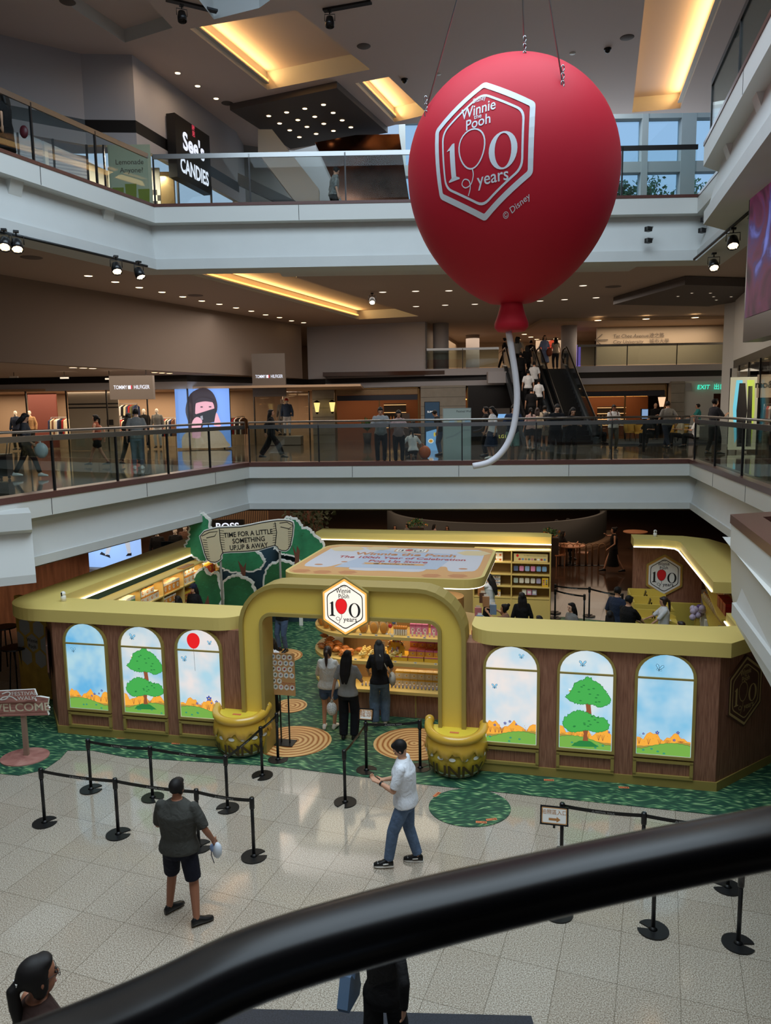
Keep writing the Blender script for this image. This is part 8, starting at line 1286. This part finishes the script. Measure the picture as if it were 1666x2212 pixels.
# ------------------------------------------------------------------ rear hall of the ground floor
MDT = mat('warm_table_top', (190, 130, 92), .5); table('round table with two diners behind the kiosk, right of the back shelf', 1232, 1218, MDT, 0, .55); table('small round table farther back, behind the one with diners', 1212, 1180, MDT, 0, .45); table('round pale table on the timber-striped terrace in the rear hall', 1372, 1185, MDT, 0, .5)
for i, (px, py, rz) in enumerate(((1258, 1218, 1.2), (1205, 1222, -1.2), (1186, 1205, -1))): 
    q = at(px, py, 0); r = thing('slatted_chair', 'low slatted chair in the rear hall, %s' % ('right of the diners\' table', 'left of the diners\' table', 'at the left of the farther table')[i], 'chair', q, rz); MB().box((0, 0, .43), (.42, .42, .04), MDT).build('seat', r); b = MB(); [b.box((-.18 + .06 * k, .2, .62), (.02, .02, .38), MDT) for k in range(7)]; b.box((0, .2, .82), (.44, .03, .04), MDT); b.build('backrest', r)
    for sx in (-1, 1):
        for sy in (-1, 1): MB().box((.18 * sx, .18 * sy, .21), (.03, .03, .42), MDT).build('leg', r)
q0, q1 = at(1190, 1222, 0), at(1300, 1222, 0)
for k in range(9): c = q0.lerp(q1, k / 8); c.z = 0; r = thing('loop_barrier', 'bent metal hoop of the low barrier in front of the rear tables', 'barrier', c, 0, 'metal hoops of the low barrier'); MB().tube([V((-.14, 0, 0)), V((-.14, 0, .72)), V((-.10, 0, .82)), V((0, 0, .86)), V((.10, 0, .82)), V((.14, 0, .72)), V((.14, 0, 0))], .018, mat('warm_steel', (150, 116, 84), .4, .5), 6).build('hoop', r); MB().prism(ellp(0, 0, .2, .08, 14), 0, .015, DARKM).build('foot', r)
q = at(1270, 1180, 0); c0 = V((q.x - 3.5, 33.5, 0)); struct('wall_counter_curve', MB().lathe([(5.2, 0), (5.2, 1.25), (5.0, 1.25), (5.0, 0)], mat('dark_counter', (58, 58, 56), .5), 40, (c0.x, 36.5, 0), a0=PI * 1.02, a1=PI * 1.98)); struct('trim_39', MB().lathe([(5.5, .0), (5.5, .12), (5.2, .12)], mat('pale_kerb', (150, 122, 98), .5), 40, (c0.x, 36.5, 0), a0=PI * 1.02, a1=PI * 1.98))
for lb, px, py in (('bushy planter with orange flowers right of the rear yellow slab', 1188, 1158), ('small green plant on the dark counter in the rear hall', 900, 1136)):
    q = at(px, py, 1.15); r = thing('planter', lb, 'plant', (q.x, q.y, 0)); MB().box((0, 0, .55), (.6, .4, 1.1), mat('planter_dark', (60, 50, 44), .6)).build('planter_box', r); b = MB(); rd = random.Random(px)
    for k in range(150): a, e_ = rd.uniform(0, 2 * PI), rd.uniform(0, 1.5); d = V((math.cos(a) * math.cos(e_) * .5, math.sin(a) * math.cos(e_) * .35, math.sin(e_) * .35)) * rd.uniform(.5, 1); c = V((0, 0, 1.12)) + d; u_ = V((rd.uniform(-1, 1), rd.uniform(-1, 1), rd.uniform(-1, 1))) * .06; v2 = V((rd.uniform(-1, 1), rd.uniform(-1, 1), rd.uniform(-1, 1))) * .05; b.add([c - u_, c + v2, c + u_, c - v2], [(0, 1, 2, 3)], LEAF if k % 7 else ORB)
    b.build('foliage', r)
# big plant and dark figure shapes behind the trees
q = at(665, 1150, 1.2); r = thing('potted_tree', 'dark leafy potted tree behind the right tree cutout, under the beam', 'plant', (q.x, q.y, 0)); MB().lathe([(.3, 0), (.4, .6), (.36, .6)], mat('planter_dark', (60, 50, 44), .6), 18).build('plant_pot', r); MB().tube([V((0, 0, .5)), V((.1, 0, 1.4)), V((0, 0, 2.2))], .05, BRC, 8).build('trunk', r); b = MB(); rd = random.Random(4)
for k in range(420): a, e_ = rd.uniform(0, 2 * PI), rd.uniform(-1.2, 1.4); d = V((math.cos(a) * math.cos(e_), math.sin(a) * math.cos(e_), math.sin(e_) * .8)) * rd.uniform(.4, 1.15); c = V((0, 0, 1.9)) + d; u_ = V((rd.uniform(-1, 1), rd.uniform(-1, 1), rd.uniform(-1, 1))) * .1; v2 = V((rd.uniform(-1, 1), rd.uniform(-1, 1), rd.uniform(-1, 1))) * .08; b.add([c - u_, c + v2, c + u_, c - v2], [(0, 1, 2, 3)], mat('dark_leaf', (48, 62, 36), .6))
b.build('foliage', r)
# ground floor left: curved walking-legs screen and shop
q = at(228, 1228, .05); r = thing('curved_screen', 'curved pale blue advertising screen showing walking legs, left ground floor', 'screen', (q.x, q.y, 0)); RS2 = 1.9; cf = lambda x, y, h: V(((RS2 + h) * math.sin(x / RS2), RS2 - (RS2 + h) * math.cos(x / RS2), y)); b = MB(); fl = Flat(b, cf)
for k in range(14): x0 = -1.4 + .2 * k; fl.fill([(x0, .1), (x0 + .2, .1), (x0 + .2, 2.8), (x0, 2.8)], em('pale_screen_blue', (150, 186, 240), 1.0), .0)
b.build('screen_face', r); MB().lathe([(RS2 * .98, 0), (RS2 * .98, .1), (RS2 * .98, 2.85)], WHT, 30, (0, RS2, 0), a0=PI * 1.26, a1=PI * 1.74).build('cabinet', r); b = MB(); fl = Flat(b, cf); LG = em('screen_trouser', (190, 196, 206), .8)
fl.fill([(.35, 2.2), (.6, 2.2), (.42, 1.3), (.18, .62), (.02, .58), (.22, 1.3)], LG, .03); fl.fill([(.55, 2.2), (.85, 2.2), (.95, 1.3), (.98, .6), (.86, .6), (.72, 1.3)], LG, .03); fl.fill([(-.18, .62), (.1, .52), (.22, .46), (.2, .58), (.05, .62), (-.1, .72)], SCS, .03); fl.fill([(.78, .5), (1.0, .5), (1.0, .62), (.86, .6)], SCS, .03); b.build('legs_picture', r)
area('screen_glow', V((q.x, q.y - .5, 1.4)), 2, 2, 20, (.6, .75, 1), (PI / 2, 0, 0))
mannequin('white mannequin legs in cream trousers in the ground floor window left of the trees', 328, 27.5, PI, BLKC, WHC, z=0.05); mannequin('mannequin in dark coat in the ground floor window beside the tall tree cutout', 368, 27.8, PI, BLKC, DKG, z=.05); mannequin('mannequin in brown jacket close to the tall tree cutout, ground floor', 390, 28.6, PI, cl('brown_jacket', (96, 70, 56)), BLKC, z=.05)
b = MB(); q = aty(520, 1140, 31); b.box((q.x, 31, 1.6), (2.3, .15, 3.1), mat('timber_slats', (128, 98, 70), .6, tex=tex_slats((40, 28, 20), (150, 116, 82), 4.2))); struct('wall_slatted', b)
q = aty(500, 1136, 29.5); b = MB(); b.box((q.x - .3, 29.5, q.z), (1.6, .1, .5), BLACKB); Flat(b, plane_f((q.x - .3, 29.44, q.z - .15), V((1, 0, 0)), UP)).text('BOSS', .15, 0, .4, WL, .004, .02); tag(b.build('shop_sign'), 'dark shop sign with white lit letters behind the tall tree cutout', 'sign')
area('left_ground_lighting', (-8.6, 27, 2.9), 4, 6, 60, (1, .8, .6))
# bar stools at the far left
for i, (px, py, lb) in enumerate(((40, 1448, 'black high round bar table at the far left, nearer to the poster board'), (18, 1395, 'black high round bar table at the far left edge'))): 
    q = at(px, py + 50, 0); r = thing('bar_table', lb, 'table', q); MB().prism(ellp(0, 0, .28, .28, 24), 1.02, 1.05, BLACKS).build('tabletop', r)
    for a in (0, 2.1, 4.2): MB().tube([V((.1 * math.cos(a), .1 * math.sin(a), 1.02)), V((.2 * math.cos(a), .2 * math.sin(a), 0))], .018, BLACKS, 6).build('leg', r)
